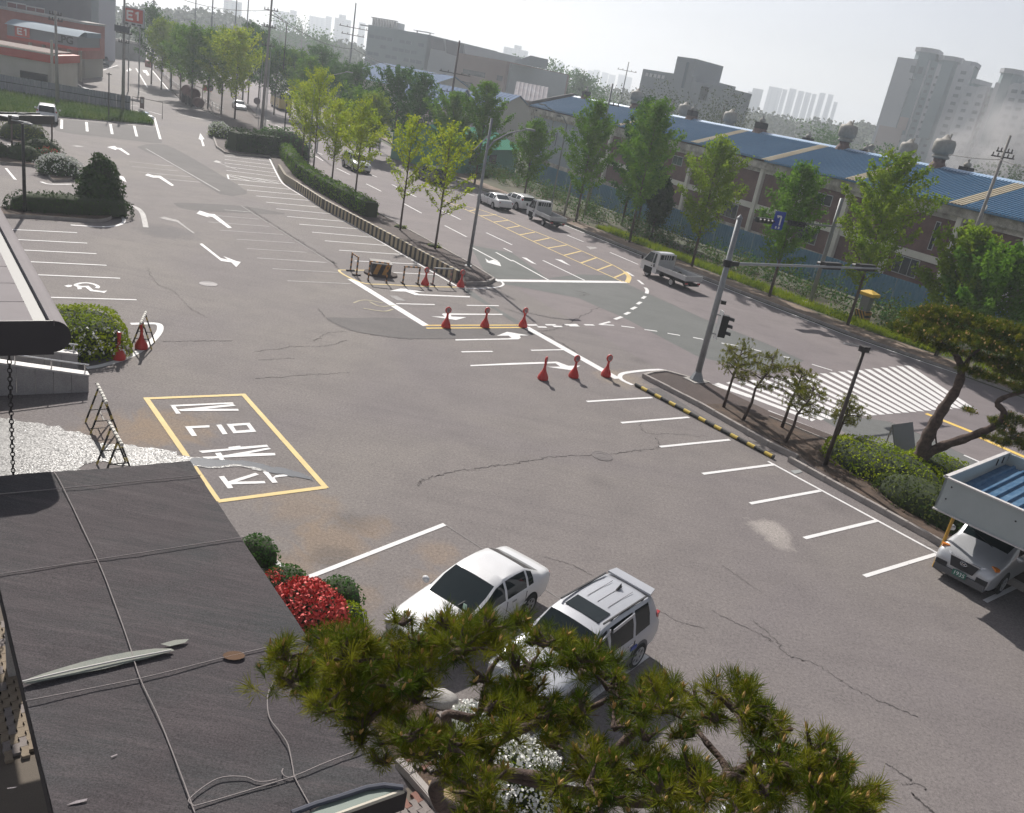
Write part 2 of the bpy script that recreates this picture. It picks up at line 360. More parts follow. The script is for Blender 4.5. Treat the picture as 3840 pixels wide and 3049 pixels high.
patch("road_patch", [T(3, 2, 330, 40), T(3, 2, 1000, 125), T(3, 2, 1280, 235), T(3, 2, 2156, 640), T(3, 2, 2156, 900), T(3, 2, 1400, 610), T(3, 2, 700, 250)], M_PATCH2, road, 0.0078, 1)

# --- cracks: narrow dark seams in the lot
M_CRACK = mat("crack_tar", (0.075, 0.066, 0.066), 0.95)
def crack(pts, wd=0.03, parent=lot, jit=0.05, z=0.0085, name="crack"):
    q = smooth_poly(pts, 14); rnd = random.Random(len(q) * 7 + int(abs(q[0].x) * 100))
    P = []; ww = []
    for i, p in enumerate(q):
        P.append(p + Vector((rnd.gauss(0, jit), rnd.gauss(0, jit), 0))); ww.append(wd * rnd.uniform(0.15, 0.95))
    return MB().ribbon(P, ww, z).build(name, M_CRACK, parent)
crack([N(1562, 1820), N(1600, 1795), N(1700, 1770), N(1830, 1750), N(1920, 1740), N(2060, 1716), N(2215, 1708)], 0.045)
crack([N(2290, 1706), N(2380, 1690), N(2470, 1678), N(2455, 1640)], 0.04)
crack([T(2, 2, 1080, 150), T(2, 2, 1130, 220), T(2, 2, 1350, 235), T(2, 2, 1640, 250)], 0.03)
crack([T(3, 3, -120, 100), T(3, 3, 40, 230), T(3, 3, 160, 380), T(3, 3, 400, 460), T(3, 3, 640, 620), T(3, 3, 960, 780), T(3, 3, 1250, 900)], 0.03, jit=0.03)
crack([T(2, 3, 1240, 10), T(2, 3, 1400, 100), T(2, 3, 1620, 160)], 0.025, jit=0.02)
crack([T(2, 3, 1680, 10), T(2, 3, 1900, 120), T(2, 3, 2156, 240), T(3, 3, 20, 260)], 0.028, jit=0.02)
crack([T(2, 2, 280, 1270), T(2, 2, 480, 1330), T(2, 2, 690, 1430)], 0.025, jit=0.02)
crack([T(2, 2, 1760, 1330), T(2, 2, 2000, 1500), T(3, 2, -60, 1560)], 0.02, jit=0.02)
crack([T(1, 1, 530, 890), T(1, 1, 600, 970), T(1, 1, 800, 1070), T(1, 1, 1060, 1120), T(1, 1, 1300, 1143), T(1, 1, 1680, 1140)], 0.07, jit=0.03)
crack([T(1, 1, 480, 1165), T(1, 1, 600, 1095), T(1, 1, 760, 1078)], 0.035)
crack([T(1, 1, 0, 1250), T(1, 1, 330, 1210), T(1, 1, 600, 1200), T(1, 1, 760, 1155)], 0.04)
crack([T(1, 1, 20, 1325), T(1, 1, 330, 1305)], 0.04)
crack([T(1, 1, 0, 1480), T(1, 1, 450, 1445), T(1, 1, 800, 1430)], 0.04)
crack([T(0, 1, 1370, 1165), T(0, 1, 1700, 1160), T(0, 1, 1950, 1158)], 0.05)
crack([T(0, 1, 1230, 540), T(0, 1, 1330, 680), T(0, 1, 1460, 740), T(0, 1, 1600, 880), T(0, 1, 1760, 970)], 0.03)
for dx in (0, 18, 34):
    crack([zz(900 + dx, 1070), zz(1060 + dx, 1180), zz(1320 + dx, 1350), zz(1500 + dx, 1460), zz(1700 + dx, 1590), zz(1860 + dx, 1680)], 0.10, jit=0.06, name="tar_seam")
crack([zz(1860, 1680), T(1, 1, 640, 500), T(1, 1, 700, 560)], 0.10)
crack([zz(0, 405), zz(200, 435), zz(560, 475), zz(700, 480)], 0.06)
crack([T(2, 1, 200, 1080), T(2, 1, 320, 1070), T(2, 1, 430, 1030), T(2, 1, 620, 935), T(2, 1, 740, 872)], 0.08, road, 0.05, 0.0095)
crack([T(2, 1, 230, 1090), T(2, 1, 420, 1180), T(2, 1, 620, 1320), T(2, 1, 760, 1400)], 0.12, lot, 0.08, 0.0095)
crack([T(2, 1, 1150, 760), T(2, 1, 1640, 985), T(2, 1, 2156, 1190), T(3, 1, 300, 1330)], 0.05, road, 0.02, 0.0095)
crack([T(2, 1, 1350, 800), T(2, 1, 1900, 1020), T(3, 1, 0, 1120)], 0.04, road, 0.03, 0.0095)
crack([T(2, 1, 525, 735), T(2, 1, 640, 765), T(2, 1, 570, 780)], 0.10, road, 0.1, 0.0095)
crack([T(3, 2, 1000, 120), T(3, 2, 1290, 240), T(3, 2, 1700, 430)], 0.05, road, 0.02, 0.0095)
crack([T(3, 2, 640, 190), T(3, 2, 880, 310), T(3, 2, 1100, 400)], 0.05, road, 0.02, 0.0095)
crack([T(3, 3, 1000, 1300), T(3, 3, 1120, 1380), T(3, 3, 1210, 1440)], 0.04, jit=0.02, name="tyre_mark")
crack([T(3, 3, 1140, 1475), T(3, 3, 1250, 1465), T(3, 3, 1330, 1520)], 0.03, jit=0.02, name="tyre_mark")
crack([T(3, 3, 1200, 1540), T(3, 3, 1300, 1630), T(3, 3, 1380, 1700)], 0.06, jit=0.02, name="tyre_mark")

# --- painted markings
ZC = [0]
def zn():
    ZC[0] += 1; return (ZC[0] % 97) * 0.000022
def line(a, b, wd=0.15, m=PW, parent=lot, name="stall_line", z=0.011):
    a = Vector((a[0], a[1], 0)); b = Vector((b[0], b[1], 0)); d = b - a; L_ = d.length; t = d / L_
    ang = math.atan2(t.y, t.x); k = max(1, int(L_ / 2.0))
    mb = MB().ribbon([(-L_ / 2 + L_ * i / k, 0) for i in range(k + 1)], wd, 0)
    return mb.build(name, m, parent, loc=((a.x + b.x) / 2, (a.y + b.y) / 2, z + zn()), rz=ang)
def curve(pts, wd=0.15, m=PW, parent=lot, name="curved_line", z=0.0112, n=7):
    return MB().ribbon(smooth_poly(pts, n), wd, z + zn()).build(name, m, parent)
def shape(pts, m=PW, parent=lot, name="arrow_marking", z=0.0114):
    return MB().flat([(p.x, p.y) for p in pts], z + zn()).build(name, m, parent)
RIGHT = [((2200.5, 1506.5), (2445.4, 1491.4)), ((2329.7, 1586.3), (2583.5, 1565.4)), ((2474.4, 1676.3), (2737, 1649.6)), ((2634.7, 1777.8), (2906.7, 1742.2)), ((2812.8, 1889.1), (3075.9, 1841)), ((3015.8, 2019.1), (3285.2, 1953.7)), ((3240.7, 2161.6), (3512.3, 2078.4))]
for a, b in RIGHT: line(N(*a), N(*b))
line(T(3, 2, 1825, 1645), T(3, 2, 2400, 1370)); line(T(3, 2, 0, 465), T(3, 2, 1440, 1245), 0.12)
# stalls by the entrance
line((N(1668, 1967)), N(1129.2, 2176.3)); line(T(1, 2, 0, 1185), T(1, 2, 620, 1665), 0.15)
_a = N(1129.2, 2176.3); _row = (N(2425.4, 2457.4) - N(1668, 1967)); _bl = N(1668, 1967) - _a
for k in (1, 2, 3, 4):
    line(_a + _row * 0.5 * k, _a + _row * 0.5 * k + _bl)
line(_a + _row * 0.5, _a + _row * 2.2, 0.15); line(N(1668, 1967), N(1668, 1967) + _row * 2.1, 0.03, PX)
# far row along the striped wall
for a, b in (((690, 527), (1170, 585)), ((690, 565), (1185, 625)), ((690, 603), (1210, 665)), ((705, 643), (1228, 708)), ((710, 683), (1245, 750)), ((835, 832), (1385, 885)), ((930, 893), (1500, 945)), ((1030, 957), (1600, 1005)), ((1135, 1023), (1720, 1078))):
    line(zz(*a), zz(*b), 0.13)
for a, b in (((720, 728), (1275, 800)), ((735, 775), (1300, 827)), ((720, 728), (735, 775)), ((730, 740), (960, 795)), ((850, 745), (1130, 807)), ((1010, 765), (1270, 820))):
    line(zz(*a), zz(*b), 0.13, name="hatching_line")
for a, b in (((170, 48), (640, 92)), ((262, 113), (745, 155)), ((365, 178), (860, 218)), ((470, 245), (970, 287)), ((580, 318), (1095, 357)), ((700, 397), (1225, 433)), ((830, 487), (1370, 515)), ((910, 573), (1510, 603))):
    line(T(1, 1, *a), T(1, 1, *b), 0.12)
curve([zz(1170, 555), zz(1240, 700), zz(1305, 812), zz(1400, 885)], 0.14, name="row_line"); line(zz(1400, 885), T(1, 1, 1690, 700), 0.13, name="row_line")
# old middle rows, worn
for a, b in (((85, 680), (190, 687)), ((-30, 720), (330, 750)), ((110, 783), (430, 810)), ((-60, 622), (150, 638)), ((570, 1165), (1060, 1205)), ((515, 1235), (1170, 1283)), ((640, 1323), (1315, 1370)), ((820, 1420), (1440, 1460)), ((930, 1520), (1570, 1560)), ((1045, 1620), (1760, 1670)), ((690, 1105), (960, 1128))):
    line(zz(*a), zz(*b), 0.10, PF)
for a, b in (((10, 463), (600, 500)), ((140, 553), (690, 585)), ((265, 655), (800, 680))): line(T(1, 1, *a), T(1, 1, *b), 0.10, PF)
for a, b in (((1090, 1362), (1460, 1400)), ((1110, 1402), (1500, 1440)), ((1170, 1448), (1600, 1490)), ((1330, 1500), (1680, 1535))): line(T(0, 0, *a), T(0, 0, *b), 0.10, PF)
line(zz(-150, 450), zz(640, 905), 0.10, PF, name="row_line"); line(zz(870, 1062), zz(1860, 1690), 0.08, PX, name="row_line")
line(zz(600, 590), zz(830, 680), 0.12, PF, name="old_arrow_shaft"); shape([zz(570, 590), zz(600, 575), zz(660, 595), zz(630, 605)], PF)
# top left: stalls by the grass
for a, b in (((520, 1008), (518, 1086)), ((728, 1028), (735, 1108)), ((930, 1045), (945, 1130)), ((1130, 1060), (1152, 1150)), ((1300, 990), (1350, 1173))):
    line(T(0, 0, *a), T(0, 0, *b), 0.24)
line(T(0, 0, -40, 950), T(0, 0, 1312, 1066), 0.12, name="row_line")
for a, b, wd in (((1145, 575), (1240, 735), .25), ((1270, 580), (1425, 765), .22), ((1260, 940), (1360, 968), .2), ((1515, 962), (1780, 1025), .2), ((710, 570), (790, 548), .25), ((850, 597), (990, 550), .25), ((1100, 890), (1170, 895), .2), ((1130, 755), (1255, 795), .15), ((1150, 930), (1200, 960), .2)):
    line(T(0, 0, *a), T(0, 0, *b), wd, PF if wd == .15 else PW, name="lane_line")
shape([T(0, 0, *p) for p in ((1200, 590), (1235, 592), (1260, 635), (1240, 638), (1225, 615), (1210, 612))]); shape([T(0, 0, *p) for p in ((1090, 572), (1110, 590), (1075, 605), (1060, 598))])
shape([T(0, 0, *p) for p in ((1686, 1122), (1722, 1172), (1704, 1176), (1724, 1230), (1706, 1232), (1690, 1178), (1673, 1172))])
shape([T(0, 0, *p) for p in ((903, 1240), (965, 1230), (985, 1245), (1020, 1248), (1095, 1302), (1078, 1306), (1000, 1258), (978, 1258), (975, 1265))])
shape([T(0, 0, *p) for p in ((915, 1426), (935, 1428), (990, 1478), (1042, 1490), (1066, 1537), (970, 1492), (985, 1490))])
shape([T(0, 0, *p) for p in ((1222, 1477), (1245, 1464), (1292, 1480), (1350, 1482), (1466, 1562), (1445, 1567), (1335, 1497), (1290, 1497), (1308, 1503))])
shape([T(0, 0, *p) for p in ((605, 1228), (650, 1225), (720, 1240), (650, 1240))], PX)
line(T(0, 0, 50, 1418), T(0, 0, 130, 1515), 0.16); curve([T(0, 0, 345, 1532), T(0, 0, 420, 1552), T(0, 0, 605, 1553)], 0.2); line(T(0, 0, 230, 1665), T(0, 0, 272, 1708), .16)
curve([T(0, 0, 470, 1685), T(0, 0, 470, 1668), T(0, 0, 520, 1668), T(0, 0, 605, 1695)], 0.18)
curve([T(0, 0, 275, 1163), T(0, 0, 330, 1188), T(0, 0, 368, 1226), T(0, 0, 290, 1240), T(0, 0, 170, 1240), T(0, 0, 60, 1215)], 0.18)
# left: stalls with the wheelchair symbol
for a, b in (((-60, 215), (650, 250)), ((-60, 298), (735, 338)), ((-20, 386), (812, 427)), ((60, 486), (897, 525)), ((150, 598), (1012, 634)), ((250, 790), (1150, 815))): line(T(0, 1, *a), T(0, 1, *b), 0.13)
shape([T(0, 1, *p) for p in ((540, 697), (575, 690), (610, 692), (600, 705), (572, 710))], name="symbol_head")
curve([T(0, 1, *p) for p in ((632, 690), (680, 675), (745, 674), (800, 687), (825, 705), (815, 717))], 0.16, name="symbol_wheel")
shape([T(0, 1, *p) for p in ((615, 692), (640, 690), (690, 700), (745, 698), (785, 732), (860, 742), (903, 738), (880, 758), (845, 752), (760, 742), (718, 708), (685, 712), (690, 725), (655, 728), (650, 708))], name="symbol_body")
shape([T(0, 1, *p) for p in ((1655, 88), (1683, 64), (1760, 90), (1808, 94), (1952, 208), (1922, 212), (1788, 116), (1745, 112), (1768, 125))])
shape([T(0, 1, *p) for p in ((1680, 345), (1702, 340), (1860, 465), (1920, 478), (1880, 447), (1992, 490), (2028, 497), (1990, 540), (1948, 500), (1862, 488))])
curve([T(0, 1, *p) for p in ((1040, 0), (1140, 35), (1195, 80), (1215, 140), (1228, 205))], 0.3, PF)
shape([T(0, 1, *p) for p in ((1340, 125), (1380, 115), (1500, 145), (1560, 195), (1645, 255), (1625, 255), (1490, 160), (1410, 145))], PX)
curve([T(0, 1, *p) for p in ((595, 185), (750, 195), (900, 200), (1000, 185), (1045, 155), (1030, 120), (985, 75), (930, 35))], 0.2)
curve([T(0, 1, *p) for p in ((725, 1390), (860, 1368), (1050, 1310), (1200, 1230), (1310, 1130), (1350, 1060), (1325, 1018), (1200, 1016), (1100, 1018))], 0.24)
# yellow box with lettering
for a, b in (((110, 158), (1185, 115)), ((1165, 108), (2050, 1110)), ((2045, 1100), (900, 1250)), ((135, 150), (900, 1250))): line(zr(*a), zr(*b), 0.17, PY, name="yellow_box_line", z=0.0105)
STROKES = [
 [((385, 228), (1055, 198), (1070, 212), (430, 244))], [((400, 238), (440, 234), (505, 318), (455, 320))], [((470, 275), (1058, 215), (1090, 235), (770, 268), (1115, 268), (1120, 288), (505, 292))],
 [((548, 455), (808, 442), (812, 465), (625, 474), (678, 555), (622, 558))], [((880, 438), (935, 434), (1003, 535), (950, 540))],
 [((992, 430), (1235, 416), (1308, 512), (1065, 528)), ((1062, 450), (1095, 500), (1240, 490), (1205, 440))],
 [((693, 715), (1015, 690), (1010, 675), (1135, 660), (1143, 672), (1420, 650), (1440, 670), (735, 738))],
 [((735, 778), (890, 772), (868, 738), (930, 733), (950, 765), (1440, 680), (1465, 695), (1225, 742), (1505, 738), (1512, 762), (955, 786), (975, 812), (925, 816), (908, 794), (755, 802))],
 [((908, 988), (965, 982), (1010, 1040), (1300, 948), (1335, 968), (1105, 1042), (1395, 1036), (1408, 1060), (1040, 1072), (1062, 1110), (1005, 1116))],
 [((1375, 936), (1430, 930), (1480, 1000), (1515, 974), (1680, 955), (1690, 978), (1500, 1000), (1535, 1052), (1478, 1056))]]
for st in STROKES:
    if len(st) == 1: shape([zr(*p) for p in st[0]], name="letter_stroke", z=0.0116)
    else:
        o_, i_ = [zr(*p) for p in st[0]], [zr(*p) for p in st[1]]; i_ = [i_[0], i_[3], i_[2], i_[1]]
        MB().add([(p.x, p.y, 0.0116) for p in o_ + i_], [(0, 4, 5, 1), (1, 5, 6, 2), (2, 6, 7, 3), (3, 7, 4, 0)]).build("letter_stroke", PW, lot)
# entrance lanes
line(T(1, 1, 798, 640), T(1, 1, 1435, 1035), 0.42, name="wide_line"); line(T(2, 1, 118, 1045), T(2, 1, 890, 1480), 0.42, name="wide_line")
for y0, y1 in ((1030, 1028), (1054, 1049)): line(T(1, 1, 1425 + (y0 - 1030) * .4, y0), T(2, 1, 108, y1), 0.13, PYB, name="yellow_lane_line")
curve([T(1, 1, *p) for p in ((930, 566), (760, 565), (700, 566), (735, 600), (840, 652), (940, 680), (1100, 686), (1300, 697), (1500, 705), (1690, 708))], 0.14, PY, name="yellow_curved_line")
curve([T(1, 1, *p) for p in ((1690, 708), (1760, 718), (1900, 718), (2030, 708), (2080, 690), (2070, 665), (2020, 640), (1950, 610))], 0.15)
shape([T(1, 1, *p) for p in ((1125, 742), (1215, 720), (1285, 724), (1415, 750), (1325, 748), (1375, 767), (1800, 786), (1800, 795), (1340, 776), (1262, 747))])
shape([T(1, 1, *p) for p in ((1475, 955), (1590, 957), (1565, 938), (1575, 930), (2075, 934), (2075, 942), (1640, 942), (1645, 957), (1772, 962), (1685, 986))])
shape([zc(*p) for p in ((1367, 1006), (1900, 996), (1935, 990), (1905, 968), (1785, 970), (1890, 930), (2112, 966), (2018, 968), (2030, 990), (2005, 1006), (1370, 1018))])
shape([T(2, 1, *p) for p in ((-350, 1365), (-10, 1348), (370, 1336), (385, 1338), (475, 1372), (575, 1369), (505, 1410), (295, 1380), (405, 1378), (365, 1350), (-350, 1375))])
for a, b in (((1180, 848), (1505, 855)), ((1775, 862), (2045, 865)), ((1730, 1254), (1992, 1250)),): line(T(1, 1, *a), T(1, 1, *b), 0.14, name="lane_line")
line(T(2, 1, 160, 1241), T(2, 1, 440, 1235), 0.14, name="lane_line"); line(T(1, 1, 1180, 862), T(1, 1, 1520, 870), 0.05, PX, name="lane_line")
curve([zc(*p) for p in ((340, 638), (410, 612), (500, 612), (640, 640))], 0.1, PYF, name="old_arrow"); curve([zc(*p) for p in ((440, 692), (640, 722), (740, 700))], 0.1, PYF, name="old_arrow"); curve([zc(*p) for p in ((500, 625), (610, 672), (760, 660))], 0.1, PYF, name="old_arrow")
curve([T(2, 1, *p) for p in ((1015, 1532), (930, 1492), (908, 1460), (940, 1434), (1060, 1416), (1200, 1405), (1290, 1410), (1480, 1462), (1655, 1520), (1800, 1566), (2000, 1635))], 0.22)
# the road
line(T(1, 1, 2015, 652), T(2, 1, 955, 666), 0.5, parent=road, name="stop_line", z=0.0125)
RD = dict(parent=road, z=0.0125)
for a, b in (((0, 480), (312, 652)), ((260, 483), (612, 652)), ((825, 415), (1062, 517)), ((465, 270), (602, 326))): line(T(2, 1, *a), T(2, 1, *b), 0.15, name="lane_line", **RD)
for a, b in (((1820, 375), (2040, 492)), ((1940, 250), (2156, 352)), ((1590, 190), (1775, 285)), ((1245, 5), (1395, 85)), ((1560, 60), (1725, 140)), ((2020, 415), (2156, 490)), ((2085, 380), (2156, 415))): line(T(1, 1, *a), T(1, 1, *b), 0.15, name="lane_line", **RD)
for a, b in (((75, 1000), (105, 1020)), ((165, 1053), (255, 1100)), ((310, 1130), (385, 1170)), ((290, 1208), (365, 1245)), ((490, 1275), (560, 1303)), ((500, 1315), (565, 1355)), ((680, 1418), (790, 1472)), ((930, 1550), (1055, 1612)), ((1145, 1555), (1200, 1583)), ((1270, 1620), (1350, 1660)), ((975, 1475), (1018, 1493)), ((1760, 1622), (1840, 1650))): line(T(1, 0, *a), T(1, 0, *b), 0.15, name="lane_line", **RD)
line(T(1, 1, 930, 45), T(1, 1, 1960, 605), 0.18, name="edge_line", **RD); line(T(1, 0, 250, 1255), T(1, 1, 930, 45), 0.18, name="edge_line", **RD)
for k in range(len(FARE) - 7): pass
edge = [T(2, 1, 430, 180), T(2, 1, 1060, 432), T(2, 1, 1790, 715), T(3, 1, 640, 1107), T(3, 1, 1200, 1302), T(3, 1, 1620, 1445)]
for a, b in zip(edge, edge[1:]): line(a, b, 0.15, name="edge_line", **RD)
rail_l = [T(1, 1, 1560, -35), T(1, 1, 1680, 20), T(1, 1, 1890, 108), T(2, 1, 0, 238), T(2, 1, 300, 380), T(2, 1, 580, 505), T(2, 1, 860, 630), T(2, 1, 940, 668)]
rail_r = [T(1, 1, 1680, 10), T(1, 1, 1900, 60), T(1, 1, 2125, 145), T(2, 1, 75, 195), T(2, 1, 320, 290), T(2, 1, 590, 405), T(2, 1, 840, 518), T(2, 1, 950, 580)]
for rl in (rail_l, rail_r): curve(rl, 0.13, PY, road, "yellow_edge_line", 0.0125, 3)
curve([T(2, 1, 950, 580), T(2, 1, 985, 622), T(2, 1, 968, 670)], 0.35, PY, road, "yellow_edge_line", 0.0127)
for a, b in (((65, 268), (190, 245)), ((185, 322), (320, 293)), ((300, 380), (460, 353)), ((440, 440), (580, 405)), ((580, 505), (710, 460)), ((718, 565), (840, 520)), ((862, 628), (950, 590))): line(T(2, 1, *a), T(2, 1, *b), 0.16, PY, name="yellow_hatching", **RD)
for a, b in (((1790, 68), (1880, 50)), ((1895, 108), (2025, 97)), ((2005, 160), (2125, 145)), ((2110, 212), (2220, 192))): line(T(1, 1, *a), T(1, 1, *b), 0.16, PY, name="yellow_hatching", **RD)
for a, b in (((130, 1028), (212, 1028)), ((215, 1044), (290, 1046)), ((283, 1026), (370, 1027)), ((348, 1040), (422, 1040)), ((447, 1026), (550, 1024)), ((480, 1034), (562, 1035)), ((610, 1026), (690, 1028)), ((735, 1024), (825, 1000)), ((740, 1024), (858, 1030)), ((865, 980), (925, 958)), ((950, 938), (990, 920)), ((1005, 895), (1045, 875)), ((1055, 852), (1085, 833)), ((1097, 805), (1122, 785)), ((1105, 685), (1060, 648)), ((1022, 615), (962, 578)), ((920, 1037), (1030, 1050)), ((1115, 1065), (1222, 1080)), ((1310, 1097), (1415, 1115)), ((1525, 1132), (1610, 1148)), ((1765, 1180), (1905, 1203)), ((2015, 1228), (2100, 1250))):
    line(T(2, 1, *a), T(2, 1, *b), 0.22 if a[1] < 990 or a[0] < 700 else 0.16, name="guide_dash", **RD)
curve([T(2, 1, 1122, 712), T(2, 1, 1138, 735), T(2, 1, 1133, 762)], 0.25, PW, road, "guide_dash", 0.0125)
line(T(3, 1, 370, 1358), T(3, 1, 540, 1410), .15, name="lane_line", **RD); line(T(3, 1, 130, 1295), T(3, 1, 180, 1302), .15, name="lane_line", **RD)
line(T(3, 2, 1650, 412), T(3, 2, 1860, 505), .15, name="lane_line", **RD)
line(T(3, 2, 1330, 62), T(3, 2, 1745, 228), .34, PYB, name="yellow_lane_line", **RD); line(T(3, 2, 1780, 262), T(3, 2, 2300, 490), .34, PYB, name="yellow_lane_line", **RD)
line(T(3, 2, 0, 38), T(3, 2, 740, 325), .15, name="edge_line", **RD)
shape([T(1, 1, *p) for p in ((1930, 465), (1960, 488), (2000, 478), (2050, 500), (2065, 533), (1945, 500))], PW, road, z=0.0126)
shape([T(2, 1, *p) for p in ((80, 455), (120, 462), (208, 518), (165, 505))], PW, road, z=0.0126); shape([T(2, 1, *p) for p in ((360, 470), (420, 480), (495, 528), (440, 508))], PW, road, z=0.0126)
shape([T(2, 1, *p) for p in ((625, 365), (700, 372), (722, 380), (660, 390))], PF, road, z=0.0126)
# zebra crossing: bars across the road
c00, c01, c11, c10 = T(3, 1, 1150, 1345), T(3, 2, 1760, 5), T(3, 2, 640, 195), T(2, 1, 1880, 1498)
_cp = [(1165, 1372, 1720, 1600), (0, 0, 0, 0)]
far_a, far_b = T(3, 1, 1170, 1368), T(3, 2, 1700, 8)       # bar at the far kerb: its left and right ends
near_a, near_b = T(2, 1, 1720, 1520), T(3, 2, 385, 120)    # bar at the near kerb
nb = 21
for i in range(nb):
    t = i / (nb - 1.0)
    a = near_a.lerp(far_a, t); b = near_b.lerp(far_b, t)
    line(a, b, 0.42, parent=road, name="crosswalk_bar", z=0.0128)

# --- water running over the lot
mw = bpy.data.materials.new("wet_film"); mw.use_nodes = True; nt_ = mw.node_tree; b_ = nt_.nodes["Principled BSDF"]
b_.inputs["Base Color"].default_value = (0.10, 0.098, 0.098, 1); b_.inputs["Specular IOR Level"].default_value = 0.42
rn_ = nt_.nodes.new("ShaderNodeMapRange"); rn_.inputs[1].default_value = .40; rn_.inputs[2].default_value = .60; rn_.inputs[3].default_value = .2; rn_.inputs[4].default_value = .85; nt_.links.new(rn_.outputs[0], b_.inputs["Roughness"])
tc_ = nt_.nodes.new("ShaderNodeTexCoord"); n_ = nt_.nodes.new("ShaderNodeTexNoise"); n_.inputs["Scale"].default_value = 24; n_.inputs["Detail"].default_value = 6; n_.inputs["Roughness"].default_value = 0.7
nt_.links.new(tc_.outputs["Object"], n_.inputs["Vector"]); nt_.links.new(n_.outputs["Fac"], rn_.inputs[0]); bp_ = nt_.nodes.new("ShaderNodeBump"); bp_.inputs["Strength"].default_value = 0.45; bp_.inputs["Distance"].default_value = 0.01
nt_.links.new(n_.outputs["Fac"], bp_.inputs["Height"]); nt_.links.new(bp_.outputs[0], b_.inputs["Normal"])
MATS["wet_film"] = mw
mw2 = mat("still_water_film", (0.10, 0.105, 0.11), 0.12, spec=0.8, bump=0.05)
def ragged(pts, n=8, j=0.05): return [(p.x, p.y) for p in smooth_poly(pts, n, True)]
def in_poly(x, y, pg):
    c = False; j = len(pg) - 1
    for i in range(len(pg)):
        if (pg[i][1] > y) != (pg[j][1] > y) and x < (pg[j][0] - pg[i][0]) * (y - pg[i][1]) / (pg[j][1] - pg[i][1]) + pg[i][0]: c = not c
        j = i
    return c
def wet(pg, z, m, st=.06):
    """thin film laid in small cells, so that its rim is ragged"""
    xs = [p[0] for p in pg]; ys = [p[1] for p in pg]; mb = MB(); x0, y0 = min(xs), min(ys)
    for i in range(int((max(xs) - x0) / st)):
        for j in range(int((max(ys) - y0) / st)):
            x, y = x0 + i * st, y0 + j * st; k = noise.noise((x * 3, y * 3, 0)) * .13
            if in_poly(x + st / 2 + k, y + st / 2 + k, pg): mb.add([(x, y, z), (x + st, y, z), (x + st, y + st, z), (x, y + st, z)], [(0, 1, 2, 3)])
    return mb.build("wet_patch", m, lot)
wet(ragged([T(0, 2, -150, 60), T(0, 2, 0, 95), T(0, 2, 130, 120), T(0, 2, 380, 155), T(0, 2, 520, 190), T(0, 2, 700, 235), T(0, 2, 790, 290), T(0, 2, 870, 318), T(0, 2, 1100, 325), T(0, 2, 1300, 355), T(0, 2, 1480, 388), zr(600, 782), zr(740, 792), zr(760, 880), zr(640, 880), T(0, 2, 1500, 560), T(0, 2, 1150, 520), T(0, 2, 900, 470), T(0, 2, 700, 500), T(0, 2, 400, 700), T(0, 2, -150, 700)]), 0.0137, mw)
wet(ragged([zr(600, 800), zr(740, 792), zr(1000, 816), zr(1230, 822), zr(1400, 862), zr(1640, 912), zr(1820, 962), zr(1930, 1050), zr(1860, 1012), zr(1720, 990), zr(1560, 962), zr(1400, 930), zr(1250, 895), zr(1100, 868), zr(850, 895), zr(680, 875)], 6), 0.0141, mw2, .04)
wet(ragged([zr(680, 872), zr(850, 885), zr(1100, 858), zr(1250, 884), zr(1400, 920), zr(1400, 935), zr(1250, 905), zr(1100, 880), zr(850, 900)], 6), 0.0145, mw, .04)

# --- raised islands and pavements
def island(name, pts, top, z=0.13, kerb_w=0.16, km=M_KERB, parts=True):
    poly = [(p[0], p[1]) for p in pts]
    o = MB().prism(poly, -0.05, z, 0, 1).build(name, [km, top]); kind(o, "structure"); return o
def kerbs(path, parent, h=0.15, wd=0.17, L=1.0, m=M_KERB, z0=-0.02, name="kerb_stone", maxn=60):
    """single kerb stones laid end to end along a path, each its own piece"""
    pts = [Vector((p[0], p[1], 0)) for p in path]; me = None; n = 0
    for a, b in zip(pts, pts[1:]):
        d = b - a; k = max(1, round(d.length / L)); st = d.length / k; ang = math.atan2(d.y, d.x)
        for i in range(k):
            c = a + d * ((i + 0.5) / k); lb = st - 0.012
            mb = MB(); hh = h + random.uniform(-0.008, 0.008)
            mb.box((0, 0, (hh + z0) / 2), (lb, wd, hh - z0)); mb.box((0, 0, hh + 0.006), (lb - .03, wd - .04, 0.012), taper=0.985)
            mb.build(name, m, parent, loc=(c.x, c.y, 0), rz=ang + random.uniform(-.006, .006)); n += 1
            if n >= maxn: return
med = [T(0, 0, 1275, 570), T(0, 0, 1430, 762), T(0, 0, 1540, 850), T(0, 0, 1720, 935), T(0, 0, 1872, 1000), T(0, 0, 1770, 1062), T(0, 0, 1825, 1245), zz(700, 505), zz(1175, 540), zz(1255, 690), zz(1320, 810), zz(1420, 880), T(1, 1, 560, 40), T(1, 1, 1690, 668), T(1, 1, 1760, 692), T(1, 1, 1940, 688), T(1, 1, 2005, 650)]
medr = [T(1, 1, 1790, 515), T(1, 1, 1200, 192), T(1, 1, 920, 35), T(1, 0, 250, 1250), (-45.8, 133, 0), (-79, 206, 0)]
median = island("planted_median", med + medr, M_ISLE)
kerbs([T(1, 1, 1760, 692), T(1, 1, 1940, 688), T(1, 1, 2005, 650)], median, h=0.2)
kerbs([T(1, 1, 2005, 650), T(1, 1, 1790, 515), T(1, 1, 1200, 192), T(1, 1, 920, 35)], median, h=0.16, m=M_KERB)
kerbs([T(0, 0, 1765, 1062), T(0, 0, 1825, 1245), zz(700, 505)], median, h=0.2)
isl_lot = [T(2, 1, 1105, 1470), T(2, 1, 1560, 1705), T(2, 2, 2156, 335), T(3, 2, 240, 450), T(3, 2, 640, 722), T(3, 2, 1360, 1122), T(3, 2, 2156, 1560), (19.5, 17, 0)]
